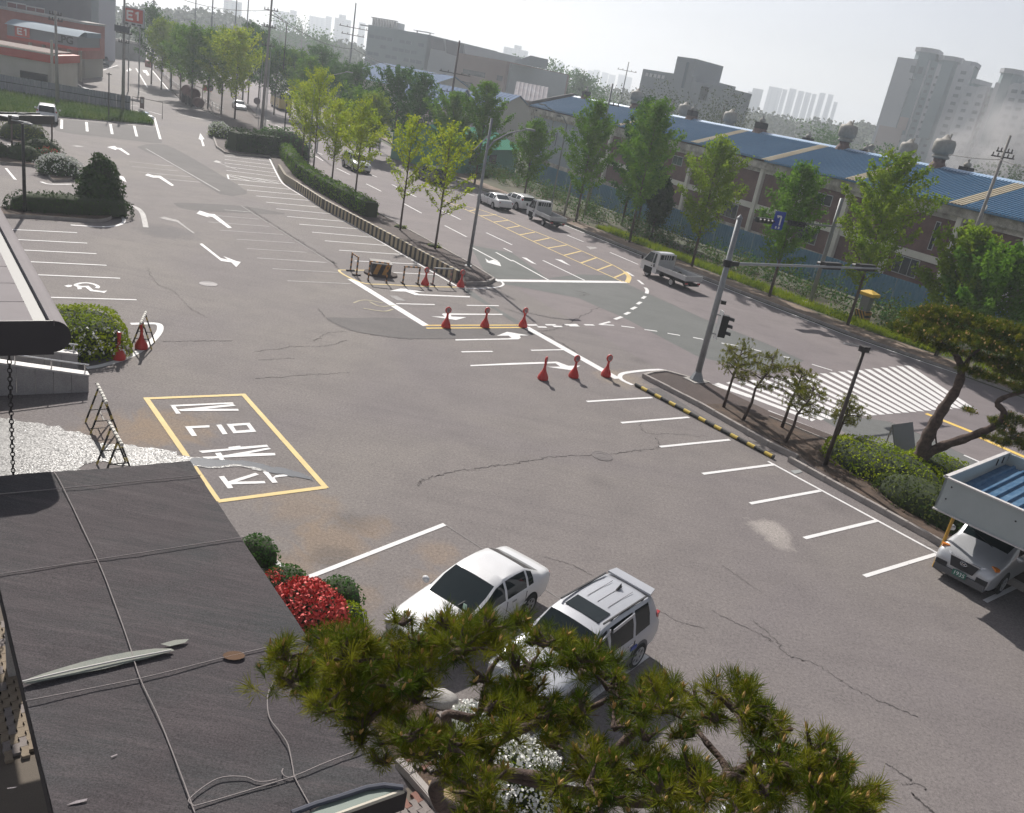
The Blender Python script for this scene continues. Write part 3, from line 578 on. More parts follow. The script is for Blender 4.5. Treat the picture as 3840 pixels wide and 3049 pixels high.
isl_road = [(34, 13.5, 0), T(3, 2, 2156, 930), T(3, 2, 1300, 590), T(3, 2, 740, 345), T(3, 2, 380, 205), T(3, 2, 0, 62), T(2, 1, 1660, 1535), T(2, 1, 1290, 1437), T(2, 1, 1180, 1447)]
verge = island("planted_verge", isl_lot + isl_road, M_ISLE)
inner = [p for p in isl_lot[1:]]
soil = MB().flat([tuple(p)[:2] for p in [T(2, 2, 1560, 5), T(2, 2, 2156, 285), T(3, 2, 245, 440), T(3, 2, 660, 705), T(3, 2, 1370, 1105), T(3, 2, 2156, 1530), (21, 17), (30, 15), T(3, 2, 2000, 800), T(3, 2, 1200, 480), T(3, 2, 620, 370), T(3, 2, 250, 215), T(3, 2, 0, 115), T(2, 2, 1800, 0)]], 0.136).build("soil_bed", M_SOIL, verge)
kerbs(isl_lot[:4], verge, h=0.2, L=0.95); kerbs([T(3, 2, 170, 462), T(3, 2, 640, 722), T(3, 2, 1360, 1122), T(3, 2, 2156, 1560)], verge, h=0.2, L=0.95)
kerbs([T(2, 1, 1105, 1470), T(2, 1, 1180, 1447), T(2, 1, 1290, 1437), T(2, 1, 1660, 1535)], verge, h=0.17, L=0.9)
kerbs([T(3, 2, 0, 108), T(3, 2, 250, 212), T(3, 2, 620, 362)], verge, h=0.17, wd=0.1, L=0.9)
# striped kerb bar along the first stalls
M_BY = stripemat("black_yellow_bar", (0.55, 0.40, 0.06), (0.02, 0.02, 0.02), 0.9, 'X', 0.42)
ka, kb = T(2, 1, 1035, 1540), T(3, 2, 45, 445)
dd = kb - ka; nseg = 9
for i in range(nseg):
    c = ka + dd * ((i + .5) / nseg)
    MB().lathe([(0.0, -dd.length / nseg / 2 + .01), (0.075, -dd.length / nseg / 2 + .01), (0.075, dd.length / nseg / 2 - .01), (0.0, dd.length / nseg / 2 - .01)], 10).build("bumper_rail", M_BY, lot)
    o = COL.objects[-1]; o.location = (c.x, c.y, 0.085); o.rotation_euler = (0, R(90), math.atan2(dd.y, dd.x))
    # the stripes run along the rail
M_BYZ = stripemat("black_yellow_rail", (0.55, 0.40, 0.06), (0.02, 0.02, 0.02), 0.78, 'Z', 0.45)
for o in lot.children:
    if o.name.startswith("bumper_rail"): o.data.materials[0] = M_BYZ
MB().ribbon([T(2, 1, 1200, 1560), T(2, 2, 1600, 110), T(3, 2, -40, 385)], 0.55, 0.013).build("drain_channel", M_PATCH, lot)
# far pavement
fk = [(-29.6, 140.4), (-15.4, 109.4), (-0.6, 86.7)] + [tuple((Vector(p) + Vector((0.45, 0.35, 0)))[:2]) for p in FARE[5:]]
def offs(path, d):
    out = []
    for i, p in enumerate(path):
        a = Vector(path[max(i - 1, 0)][:2]); b = Vector(path[min(i + 1, len(path) - 1)][:2]); t = (b - a).normalized(); out.append((p[0] - t.y * d, p[1] + t.x * d))
    return out
fp = MB().prism(fk + offs(fk, 2.2)[::-1], -0.05, 0.13, 0, 1).build("far_pavement", [M_KERB, M_DIRT]); kind(fp, "structure")
kerbs(fk[3:7], fp, h=0.15, L=1.2, maxn=50)
fv = MB().prism(offs(fk, 2.2) + offs(fk, 9)[::-1], -0.05, 0.12).build("far_verge", mat("weedy_soil", (0.045, 0.055, 0.022), 0.95, col2=(0.09, 0.075, 0.045), scale=0.8, fine=0.6)); kind(fv, "structure")
# manhole covers and a drain grate
def manhole(p, r, m):
    o = MB().lathe([(0, 0), (r, 0), (r, .012), (r * .93, .012), (r * .92, .006), (r * .75, .006), (r * .74, .012), (r * .55, .012), (r * .54, .006), (r * .35, .006), (r * .34, .012), (0, .012)], 28).build("manhole_cover", m, lot, loc=(p.x, p.y, 0.003))
manhole(T(0, 1, 1755, 681), 0.42, mat("pale_cover", (0.34, 0.32, 0.32), .8, fine=.5)); manhole(N(2258, 1711), 0.38, mat("iron_cover", (0.10, 0.085, 0.085), .6, fine=.8, bump=.8))
gq = [T(1, 1, 1120, 778), T(1, 1, 1185, 782), T(1, 1, 1262, 825), T(1, 1, 1190, 822)]
MB().prism([(p.x, p.y) for p in gq], 0.003, 0.012).build("drain_grate", mat("grate_iron", (0.17, 0.16, 0.16), .7, fine=.6), lot)
gq = [T(1, 1, 1260, 458), T(1, 1, 1300, 458), T(1, 1, 1330, 476), T(1, 1, 1290, 478)]
MB().prism([(p.x, p.y) for p in gq], 0.003, 0.012).build("drain_grate", MATS["grate_iron"], lot)
gq = [T(3, 2, 190, 545), T(3, 2, 265, 535), T(3, 2, 290, 555), T(3, 2, 225, 572)]
MB().prism([(p.x, p.y) for p in gq], 0.003, 0.016).build("drain_grate", mat("grate_steel", (0.30, 0.31, 0.31), .5, fine=.4), lot)
# ================================================================ BUILDINGS
def sight(px, py): return _f * FOC + CR * (px - IW / 2) - CU * (py - IH / 2)
def onp(px, py, O, deg):
    """point of the upright plane through O with plan direction deg that shows at that pixel"""
    d = sight(px, py); n = Vector((-math.sin(R(deg)), math.cos(R(deg)), 0)); O = Vector((O[0], O[1], 0))
    t = O.dot(n) / d.dot(n); return Vector((d.x * t, d.y * t, CAMH + d.z * t))
def tp(c, r, x, y, s=2.2458): return (960 * c + x / s, 762 * r + y / s)

# ---------------- long factory with the blue roof
M_BLUE = mat("blue_roof_sheet", (0.045, 0.125, 0.225), 0.75, col2=(0.070, 0.155, 0.26), scale=0.12, fine=0.15, spec=0.12)
M_SKYL = mat("yellowed_skylight_sheet", (0.38, 0.31, 0.20), 0.6, col2=(0.45, 0.40, 0.30), scale=0.5)
M_RIDGE = mat("blue_ridge_cap", (0.22, 0.34, 0.50), 0.4, col2=(0.30, 0.42, 0.58), scale=0.3)
M_EAVE = mat("stained_concrete", (0.24, 0.215, 0.185), 0.95, col2=(0.56, 0.52, 0.46), scale=0.9, fine=0.6, bump=0.5)
M_COLUMN = mat("painted_column", (0.62, 0.58, 0.51), 0.85, col2=(0.72, 0.68, 0.60), scale=0.8, fine=0.3)
M_BRICKW = mat("dark_red_brick", (0.115, 0.056, 0.048), 0.9, col2=(0.165, 0.088, 0.075), scale=0.7, fine=0.6)
M_WFRAME = mat("grey_window_frame", (0.42, 0.42, 0.42), 0.6)
M_GLASSD = mat("dark_glass", (0.018, 0.022, 0.026), 0.12, spec=0.6)
M_GREYW = mat("pale_blue_grey_panel", (0.27, 0.30, 0.345), 0.7, col2=(0.31, 0.34, 0.385), scale=0.4)
M_GALV = mat("galvanised_metal", (0.27, 0.255, 0.23), 0.65, metal=0.0, col2=(0.36, 0.34, 0.31), scale=2, fine=.3, spec=.2)
M_RUST = mat("rusty_metal", (0.095, 0.055, 0.045), 0.85, col2=(0.16, 0.11, 0.10), scale=3, fine=0.5)
FO = Vector((-5.77, 151.12, 0)); FD = -60.1
fu = Vector((math.cos(R(FD)), math.sin(R(FD)), 0)); fv_ = Vector((-fu.y, fu.x, 0))
fac = thing("factory_hall", "long two-storey factory hall with blue ribbed roof, concrete columns and dark brick panels", "factory", FO, R(FD))
FL = 118.0; EZ = 8.85; RZ = 11.15; HW = 7.2
# ribbed roof slopes as separate sheets between the skylight strips
def roof_sheet(x0, x1, y0, z0, y1, z1, m, name, rib=0.36, par=None):
    mb = MB(); n = max(1, int((x1 - x0) / rib)); w_ = (x1 - x0) / n
    for i in range(n):
        a = x0 + i * w_; xs = (a, a + w_ * .62, a + w_ * .70, a + w_ * .92, a + w_); hs_ = (0, 0, .07, .07, 0)
        V = []
        for x, h_ in zip(xs, hs_): V += [(x, y0, z0 + h_), (x, y1, z1 + h_)]
        mb.add(V, [(2 * k, 2 * k + 2, 2 * k + 3, 2 * k + 1) for k in range(4)])
    return mb.build(name, m, par)
def along(c, r_, x, y, off): return (onp(*tp(c, r_, x, y), FO + fv_ * off, FD) - FO).dot(fu)
STR = [along(2, 0, 905, 1010, -.75), along(2, 0, 1545, 1145, -.75), along(3, 0, 20, 1270, -.9), along(3, 0, 720, 1440, -1.2), along(3, 0, 1610, 1645, -1.2)]; STR += [STR[-1] + 12.0, STR[-1] + 24.0]
for side in (0, 1):
    prev = 0.0
    y0, z0, y1, z1 = (-0.75, EZ - 0.20, HW - .3, RZ) if side == 0 else (2 * HW + .75, EZ - 0.20, HW + .3, RZ)
    for s_ in STR + [FL]:
        drop = 0.0
        roof_sheet(prev, s_ - (0 if s_ == FL else 0.75), y0 - (0.5 if prev >= STR[2] and side == 0 else 0), z0 - (0.12 if prev >= STR[2] and side == 0 else 0), y1, z1, M_BLUE, "roof_sheet", par=fac)
        if s_ != FL: roof_sheet(s_ - .73, s_ + .73, y0 - (0.5 if s_ >= STR[2] and side == 0 else 0), z0 - (0.10 if s_ >= STR[2] and side == 0 else 0), y1, z1 + .01, M_SKYL, "skylight_strip", par=fac)
        prev = s_ + 0.75
MB().add([(0, HW - .55, RZ - .04), (FL, HW - .55, RZ - .04), (FL, HW, RZ + .2), (0, HW, RZ + .2), (0, HW + .55, RZ - .04), (FL, HW + .55, RZ - .04)], [(0, 1, 2, 3), (3, 2, 5, 4)]).build("ridge_cap", M_RIDGE, fac)
MB().box((STR[2] / 2, -.78, EZ - .30), (STR[2], .12, .16)).box((STR[2] + (FL - STR[2]) / 2, -1.30, EZ - .42), (FL - STR[2], .12, .16)).build("gutter", mat("blue_gutter", (0.06, 0.17, 0.30), .5), fac)
# gable parapet at the left end
MB().add([(-.5, -.9, EZ - .6), (-.5, -.9, EZ + .28), (-.5, HW, RZ + .55), (-.5, 2 * HW + .9, EZ + .28), (-.5, 2 * HW + .9, EZ - .6), (-.05, -.9, EZ - .6), (-.05, -.9, EZ + .28), (-.05, HW, RZ + .55), (-.05, 2 * HW + .9, EZ + .28), (-.05, 2 * HW + .9, EZ - .6)],
         [(0, 1, 2, 3, 4), (9, 8, 7, 6, 5), (1, 6, 7, 2), (2, 7, 8, 3), (0, 5, 6, 1)]).build("gable_parapet", mat("dark_parapet", (0.07, 0.065, 0.062), .9, fine=.4), fac)
# walls
MB().box((FL / 2, 2 * HW - .15, EZ / 2 - .3), (FL, .3, EZ - .6)).box((0.15, HW, EZ / 2 - .3), (.3, 2 * HW - .6, EZ - .6)).box((FL - .15, HW, EZ / 2 - .3), (.3, 2 * HW - .6, EZ - .6)).build("rear_wall", M_BRICKW, fac)
cor = MB().box((FL / 2, -.28, EZ - .95), (FL, .85, 0.75)).box((FL / 2, -.12, EZ - 1.55), (FL, .5, 0.42)).build("concrete_cornice", M_EAVE, fac)
for k in range(24):   # spalled patches on the cornice
    x = random.uniform(2, FL - 4); MB().box((x, -.71, EZ - .95 + random.uniform(-.2, .2)), (random.uniform(.4, 1.6), .02, random.uniform(.12, .35))).build("spalled_patch", M_EAVE if k % 2 else mat("dark_spall", (0.06, .055, .05), .95), cor)
MB().box((22 + (FL - 22) / 2, -.02, 3.35), (FL - 22, .44, .62)).build("floor_beam", M_COLUMN, fac)
MB().box((FL / 2, .02, .25), (FL, .4, .9)).build("plinth", M_EAVE, fac)
colx = [19.16 + 6.46 * i for i in range(16)]
cmesh = MB().box((0, -.16, 3.8), (.52, .62, 7.6)).mesh("column", M_COLUMN)
bay_w = 6.46 - .52
pm = MB().box((0, .05, 0), (bay_w, .2, 3.46)).mesh("brick_panel", M_BRICKW); pm2 = MB().box((0, .05, 0), (bay_w, .2, 2.34)).mesh("brick_panel", M_BRICKW)
def window(x, z, w_, h_, par, panes=2):
    f = MB().box((x, -.07, z), (w_, .06, h_)).build("window", M_WFRAME, par)
    for k in range(panes):
        pw = (w_ - .08 * (panes + 1)) / panes
        MB().box((x - w_ / 2 + .08 + pw / 2 + k * (pw + .08), -.108, z), (pw, .02, h_ - .16)).build("pane", M_GLASSD, f)
    return f
for i, x in enumerate(colx):
    if x > FL: break
    place("column", cmesh, fac, (x, 0, 0))
    if x + 6.46 < FL + 4:
        place("brick_panel", pm, fac, (x + 3.23, 0, 5.36)); place("brick_panel", pm2, fac, (x + 3.23, 0, 1.87))
        if i in (3, 7): window(x + 3.3, 6.0, 2.1, 1.15, fac)
        if i in (5, 7, 9): window(x + 2.4, 2.1, 2.8, 1.7, fac, 3)
        if i == 9: window(x + 4.3, 5.4, .5, 2.6, fac, 1)
# left end: pale clad bays with lettering
for i in range(3): MB().box((1.0 + 6.7 * i + 3.3, -.05, 4.0), (6.5, .18, 7.0)).build("cladding_panel", M_GREYW, fac)
window(11.2, 6.1, 2.2, 1.3, fac)
MB().tube([(7.9, -.2, .3), (7.9, -.2, 7.4)], .09, 6).build("downpipe", M_GALV, fac)
def upright_text(txt, size, m, loc, deg, parent=None, bold=0.0, name="lettering"):
    o = text_mesh(txt, size, m, name, .02, bold); o.rotation_euler = (R(90), 0, R(deg)); o.location = loc
    if parent is not None: o.parent = parent
    return o
M_INK = mat("black_lettering", (0.03, 0.03, 0.035), .7)
upright_text("P", 2.0, M_INK, (6.0, -.16, 4.6), 0, fac, .03)
ju = MB()   # the bracketed syllable, built stroke by stroke
for a, b in (((-.45, .75), (.45, .75)), ((0, .75), (-.42, .15)), ((0, .75), (.42, .15)), ((-.55, -.1), (.55, -.1)), ((0, -.1), (0, -.6))):
    ju.bar((8.9 + a[0], -.16, 4.35 + a[1]), (8.9 + b[0], -.16, 4.35 + b[1]), .05, .15)
for sg in (-1, 1):
    ju.tube([(8.9 + sg * (.72 + .22 * math.cos(t)), -.16, 4.4 + 1.05 * math.sin(t)) for t in [x * .25 - 1.25 for x in range(11)]], .07, 4)
ju.build("lettering", M_INK, fac)
# roof ventilators: things of their own on the ridge
def turbine():
    r = thing("roof_ventilator", "", "ventilator")
    MB().lathe([(.95, -.55), (.75, -.05), (.55, .25), (.55, .55)], 12).build("base", M_RUST, r)
    MB().lathe([(.55, .55), (.78, .62), (.82, .75), (.60, .95), (.85, 1.0), (1.0, 1.25), (1.0, 2.0), (.86, 2.3), (.45, 2.35), (.12, 2.75), (0, 2.8)], 14).build("hood", M_GALV, r, True)
    MB().tube([(0.3, 0, 2.35), (.42, 0, 2.9)], .1, 5).build("fin", M_GALV, r)
    return r
def cowl():
    r = thing("roof_ventilator", "", "ventilator")
    MB().box((0, 0, -.15), (1.5, 1.5, .8), taper=.7).build("base", M_RUST, r)
    MB().box((0, 0, .62), (1.15, 1.15, .75)).build("louvre_box", mat("dark_louvre", (0.035, .03, .03), .8), r)
    MB().lathe([(.3, 1.0), (.42, 1.15), (.36, 1.4), (.12, 1.5), (.1, 1.7), (.2, 1.78), (0, 1.85)], 10).build("hood", M_GALV, r, True)
    return r
tv = turbine(); cv = cowl(); used = {id(tv): False, id(cv): False}
M_SMALLV = None
vents = [(cv, along(2, 0, 620, 815, HW + 0), 0, 0.95, 'leftmost dark louvred ventilator near the gable end of the blue roof'), (tv, along(2, 0, 1035, 880, HW + 0), 0, 0.95, 'weathered drum ventilator on the blue roof behind the treetop gap'), (tv, along(2, 0, 1460, 905, HW + 2.2), 2.2, 0.95, 'drum ventilator on the far slope beside a louvred one'), (cv, along(2, 0, 1520, 965, HW + 0), 0, 0.95, 'dark louvred ventilator beside a drum ventilator on the ridge'), (tv, along(2, 0, 1840, 985, HW + 2.0), 2.0, 0.95, 'drum ventilator on the far slope in front of the round hazy tree'), (cv, along(2, 0, 2095, 1075, HW + 0), 0, 1.0, 'dark louvred ventilator with silver cap in the middle of the ridge'), (cv, along(3, 0, 355, 1110, HW + 2.0), 2.0, 0.85, 'small dark louvred ventilator left of the big drum ventilator'), (tv, along(3, 0, 645, 1200, HW + 0), 0, 1.0, 'big pale drum ventilator with peaked cap at the ridge'), (cv, along(3, 0, 845, 1200, HW + 2.6), 2.6, 0.85, 'small dark louvred ventilator right of the big drum ventilator'), (tv, along(3, 0, 1180, 1260, HW + 1.6), 1.6, 0.9, 'drum ventilator half behind the tallest roadside treetop'), (tv, along(3, 0, 1445, 1345, HW + 0), 0, 1.05, 'rightmost big drum ventilator in front of the smoke'), (cv, along(3, 0, 1690, 1365, HW + 2.0), 2.0, 0.9, 'rightmost dark louvred ventilator near the utility pole')]
for src, x, dy, sc, lab in vents:
    o = src if not used[id(src)] else copy_tree(src); used[id(src)] = True
    p = FO + fu * x + fv_ * (HW + dy); o.location = (p.x, p.y, RZ + .25 - dy * .3); o.rotation_euler.z = R(FD); o.scale = (sc,) * 3
    tag(o, lab, "ventilator", "ventilators on the factory roof")
c2 = MB().lathe([(.55, -.1), (.5, .05), (.28, .12), (.3, .5), (.42, .6), (.2, .85), (0, .9)], 10).build("roof_ventilator", M_GALV, None, True); q = FO + fu * along(3, 0, 865, 1265, HW + .4) + fv_ * (HW + .4); c2.location = (q.x, q.y, RZ + .15)
tag(c2, "small silver ventilator stub low on the ridge beside the dark louvred ones", "ventilator", "ventilators on the factory roof")

# ---------------- blue panel fence along the far verge
M_BFENCE = mat("blue_fence_sheet", (0.09, 0.20, 0.32), .6, col2=(0.12, 0.235, 0.35), scale=.35, fine=.2)
fpath = offs(fk, 13.2)[1:]
fen = thing("sheet_metal_fence", "tall blue sheet metal fence behind the roadside trees and shrubs", "fence", (0, 0, 0))
cnt = 0
for a, b in zip(fpath, fpath[1:]):
    a = Vector((a[0], a[1], 0)); b = Vector((b[0], b[1], 0)); L_ = (b - a).length; k = max(1, round(L_ / 2.4)); ang = math.atan2((b - a).y, (b - a).x)
    for i in range(k):
        if cnt > 60: break
        c = a + (b - a) * ((i + .5) / k); mb = MB(); wd = L_ / k - .03; nr = 8
        V = []
        for j in range(nr * 2 + 1):
            x = -wd / 2 + wd * j / (nr * 2); V += [(x, .03 if j % 2 else -.03, .1), (x, .03 if j % 2 else -.03, 2.55 + (cnt % 3) * .012)]
        mb.add(V, [(2 * j, 2 * j + 2, 2 * j + 3, 2 * j + 1) for j in range(nr * 2)])
        mb.build("fence_panel", M_BFENCE, fen, loc=(c.x, c.y, 0), rz=ang); cnt += 1
        MB().box((0, .1, 1.22), (.08, .08, 2.45)).build("post", M_GALV, fen, loc=((a + (b - a) * (i / k)).x, (a + (b - a) * (i / k)).y, 0), rz=ang)

# ---------------- background buildings
def hazeblock(name, label, cat, A, B, dA, dB, depth, m, roof=None, group=None, zb=-.06, parts=None, zt=None):
    """block whose roof corners A and B (pixels) stand at plan distances dA and dB; its walls go down to the ground"""
    a, b = far(A[0], A[1], dA), far(B[0], B[1], dB); t = (Vector((b.x, b.y, 0)) - Vector((a.x, a.y, 0))); W_ = t.length; t.normalize()
    z = zt if zt is not None else (a.z + b.z) / 2
    r = thing(name, label, cat, (a.x, a.y, 0), math.atan2(t.y, t.x), group)
    MB().box((W_ / 2, depth / 2, (z + zb) / 2), (W_, depth, z - zb)).build("wall", m, r)
    if roof is not None: MB().box((W_ / 2, depth / 2, z + .25), (W_ + .6, depth + .6, .5)).build("roof", roof, r)
    return r, W_, z
M_HB1 = mat("hazy_apartment_wall", (0.40, 0.41, 0.43), .9, var=.04); M_HB2 = mat("far_grey_wall", (0.27, 0.29, 0.31), .9, col2=(.31, .33, .35), scale=.1)
M_HB3 = mat("far_teal_cladding", (0.17, 0.215, 0.23), .8, col2=(.20, .245, .26), scale=.08); M_HB4 = mat("far_brick_wall", (0.20, 0.14, 0.12), .9, col2=(.24, .17, .15), scale=.1)
M_WHITE = mat("white_wall", (0.60, 0.60, 0.60), .8, var=.05); M_DARKROOF = mat("dark_panel_roof", (0.10, 0.10, 0.115), .7)
def win_grid(r, W_, z0, z1, nx, nz, ww, wh, m=M_GLASSD, y=-.03, skip=0.0, x0=.8, name="window_rows"):
    mb = MB(); rr = random.Random(int(W_ * 100))
    for i in range(nx):
        for j in range(nz):
            if rr.random() < skip: continue
            mb.box((x0 + (W_ - 2 * x0) * (i + .5) / nx, y, lerp(z0, z1, (j + .5) / nz)), (ww, .08, wh))
    return kind(mb.build(name, m, r), "stuff")
# big teal works building, centre left
r, W_, z = hazeblock("works_building", "large hazy teal industrial building with stepped roofline left of centre", "building", tp(1, 0, 945, 222), tp(1, 0, 1450, 275), 300, 285, 40, M_HB3)
zw = z
win_grid(r, W_, 6, z - 2, 9, 5, 2.2, 1.0, mat("hazy_pane", (.11, .15, .17), .4), skip=.25)
_s = MB(); 
for k in range(9): _s.box((1.2 + k * 1.1, .8, z + 1.1), (.45, .5, 2.2))
_s.box((5.6, .8, z + 2.3), (10.5, .7, .3)).box((5.6, 3.2, z + 1.0), (10, 3.5, 2.0)).build("roof_lattice", M_WHITE, r)
MB().box((W_ - 4, 3, z + .7), (6, 3, .2)).box((W_ - 6.5, 3, z + .3), (.3, .3, .7)).box((W_ - 1.5, 3, z + .3), (.3, .3, .7)).build("roof_rail", M_WHITE, r)
MB().box((-2.4, 2, z - .4), (4.8, .8, .4)).build("gantry", M_HB2, r)
WX = lambda x, y, d: (W_ + x * .62, y, z - d * .42)
o2 = MB().add([(W_ + .1, 0, 0), (W_ + 16, 0, 0), WX(26, 0, 18), WX(22, 0, 2), WX(3, 0, 1.2), WX(3, 0, 9), (W_ + .1, 34, 0), (W_ + 16, 34, 0), WX(26, 34, 18), WX(22, 34, 2), WX(3, 34, 1.2), WX(3, 34, 9)],
              [(0, 1, 2, 3, 4, 5), (11, 10, 9, 8, 7, 6), (2, 8, 9, 3), (3, 9, 10, 4), (1, 7, 8, 2), (0, 5, 11, 6)]).build("sloped_wing", M_HB2, r)
for q_ in ((WX(3.2, -.3, 9), WX(12, -.3, 9), WX(10, -.3, 1.4), WX(2, -.3, 1.0)), (WX(13, -.3, 10), WX(24, -.3, 12), WX(21, -.3, 2.4), WX(11.4, -.3, 1.4))): MB().add(q_, [(0, 1, 2, 3)]).build("dark_cladding", M_DARKROOF, o2)
r, W_, z = hazeblock("works_annex", "hazy brown brick works annex right of the teal industrial building", "building", tp(1, 0, 1700, 440), tp(1, 0, 2120, 520), 262, 250, 30, M_HB4)
win_grid(r, W_, 4, z - 3, 8, 3, 2.0, 1.3, skip=.2)
MB().add([(20, -.1, z - .05), (26, -.1, z - .05), (26, -.1, z + 2.4), (20, 8, z - .05), (26, 8, z - .05), (26, 8, z + 2.4)], [(0, 1, 2), (5, 4, 3), (1, 4, 5, 2), (0, 2, 5, 3)]).build("roof_wedge", M_HB2, r)
r, W_, z = hazeblock("office_block", "low hazy grey building right of the brown annex, before the treeline", "building", tp(1, 0, 2030, 505), tp(2, 0, 0, 545), 256, 250, 20, M_HB2)
# blue sheds
M_SHEDROOF = mat("slate_blue_shed_roof", (0.12, 0.18, 0.30), .85, col2=(.15, .215, .34), scale=.2, spec=.1); M_SHEDW = mat("shed_wall", (.36, .35, .31), .9)
def shed(label, px0, px1, d0, d1, ze, zr_, depth, m=M_SHEDROOF, mw_=M_SHEDW, group="low sheds behind the far trees", cat="shed", name="shed"):
    a, b = far(px0, 300, d0), far(px1, 300, d1); a.z = b.z = 0; t = b - a; W_ = t.length
    r = thing(name, label, cat, a, math.atan2(t.y, t.x), group)
    MB().prism([(0, 0), (W_, 0), (W_, depth), (0, depth)], -.06, ze).add([(0, 0, ze), (0, depth, ze), (0, depth / 2, zr_ - .1)], [(0, 2, 1)]).add([(W_, 0, ze), (W_, depth, ze), (W_, depth / 2, zr_ - .1)], [(0, 1, 2)]).build("wall", mw_, r)
    roof_sheet(-.5, W_ + .5, -.6, ze - .1, depth / 2, zr_, m, "roof_slope", .9, r); roof_sheet(-.5, W_ + .5, depth + .6, ze - .1, depth / 2, zr_, m, "roof_slope", .9, r)
    mb = MB()
    for k in range(int(W_ / 6)): mb.box((3 + 6 * k, -.03, ze * .55), (2.2, .08, 1.2))
    kind(mb.build("window_rows", M_GLASSD, r), "stuff"); return r
shed("long hazy slate blue shed roof below the teal building", 1290, 1560, 215, 196, 6.5, 10.5, 22)
shed("slate blue gabled shed left of the leaning crossarm pole", 1500, 1690, 172, 168, 5.2, 8.8, 16)
shed("slate blue gabled shed right of the leaning crossarm pole", 1700, 1850, 178, 172, 5.6, 9.4, 18)
shed("dull brown low shed roof among the far roadside trees", 1560, 1790, 136, 138, 3.6, 5.6, 12, mat("brown_shed_roof", (.11, .095, .09), .9, fine=.4, spec=.1), M_HB4)
shed("bright green low shed roof behind the roadside trees", 1780, 1990, 108, 124, 3.2, 5.0, 10, mat("green_shed_roof", (.08, .30, .19), .9, fine=.2, spec=.1), mat("green_shed_wall", (.09, .25, .18), .7))
shed("white and red patched roof of a small hut on the hazy slope", 1945, 2055, 205, 205, 8.5, 12.0, 9, mat("patched_white_roof", (.50, .44, .44), .8, col2=(.62, .58, .58), scale=.6), M_HB4, cat="hut", name="hut")
shed("low brick roofed house behind the right part of the blue roof", 2860, 2985, 250, 240, 7.2, 11.2, 12, mat("brick_tile_roof", (.20, .12, .10), .9), M_HB4, cat="house", name="house")
shed("long white greenhouse roof below the round hazy tree", 2642, 2840, 205, 185, 4.8, 8.4, 8, mat("white_film_roof", (.55, .55, .55), .6), M_WHITE, cat="greenhouse", name="greenhouse")
# grey concrete block with stair tower
r, W_, z = hazeblock("concrete_building", "grey concrete building with raised stair tower and open corner frame behind the blue roof", "building", tp(2, 0, 1105, 578), tp(2, 0, 1555, 650), 236, 226, 18, M_HB2)
GZ = z
tx0 = W_ * .60
MB().box((tx0 + 2.6, 6, (z + 4.0) / 2), (5.6, 12.3, z + 4.0)).build("stair_tower", M_HB2, r); MB().box((tx0 + 3.4, -.24, z), (.8, .1, 6)).build("stair_window", mat("hazy_pane", (.11, .15, .17), .4), r)
_f2 = MB().box((W_ + 2.6, 9, (z - 5) / 2), (5.0, 17.8, z - 5)).box((W_ + 2.6, 9, z - 1.5), (5.2, 18, .8)).box((W_ + 4.7, 9, z / 2 - .6), (.9, 18, z - 1.1)).box((W_ + 1.0, 9, z - 3.4), (1.9, 18, 3.4))
_f2.build("corner_frame", M_HB2, r)
mb = MB()
for k in range(5): mb.box((1.6 + 1.3 * k, -.03, z - 1.2), (.8, .08, .8))
kind(mb.build("window_rows", M_WHITE, r), "stuff")
# far skyline: hazy apartment slabs, one thing each
sky_b = [("left", 1, 150, 90, 285, 98, 820), ("", 1, 288, 85, 345, 90, 800), ("", 1, 450, 135, 585, 150, 900), ("", 1, 588, 135, 640, 142, 860), ("", 1, 665, 150, 805, 170, 780), ("", 1, 700, 122, 760, 128, 782), ("", 1, 868, 188, 925, 192, 900),
         ("", 0, 1885, 0, 2040, 12, 700), ("", 2, 22, 380, 85, 388, 760), ("", 2, -68, 405, 140, 420, 762)]
labs = ["pale hazy apartment slab at the far left skyline behind the trees", "narrow pale tower right of the leftmost hazy slab", "wide pale hazy slab left of centre on the skyline", "small pale stair core on the hazy left skyline", "stepped pale hazy slab left of the teal works",
        "raised top storey of the stepped pale slab", "small pale block beside the teal works roof lattice", "pale hazy apartment block at the very top left behind the street trees", "pale stair core on top of the hazy centre block", "pale hazy block above the treeline right of the works"]
for (s_, c, x0, y0, x1, y1, d), lab in zip(sky_b, labs):
    r, W_, z = hazeblock("apartment_slab", lab, "apartments", tp(c, 0, x0, y0), tp(c, 0, x1, y1), d * 1.75, d * 1.75, 20, M_HB1, group="hazy apartment blocks on the skyline")
    win_grid(r, W_, 6, z - 2, max(2, int(W_ / 7)), max(3, int(z / 3.2)), 2.6, 1.3, mat("hazy_pane2", (.22, .24, .27), .5))
fc = [(10, 730, 125, 742), (128, 750, 165, 756), (185, 745, 245, 752), (258, 765, 310, 770), (318, 778, 368, 782), (376, 790, 412, 794), (438, 780, 488, 786), (510, 793, 555, 800), (556, 858, 590, 862)]
fl_ = ["leftmost", "second", "third", "fourth", "fifth", "sixth", "seventh", "eighth", "rightmost low"]
for k, (x0, y0, x1, y1) in enumerate(fc):
    r, W_, z = hazeblock("apartment_tower", "%s of the pale hazy towers clustered left of the tall grey apartments" % fl_[k], "apartments", tp(3, 0, x0, y0), tp(3, 0, x1, y1), 1500, 1500, 20, M_HB1, group="hazy tower cluster")
    win_grid(r, W_, 6, z - 4, max(1, int(W_ / 8)), max(3, int(z / 3.2)), 2.6, 1.3, MATS["hazy_pane2"])
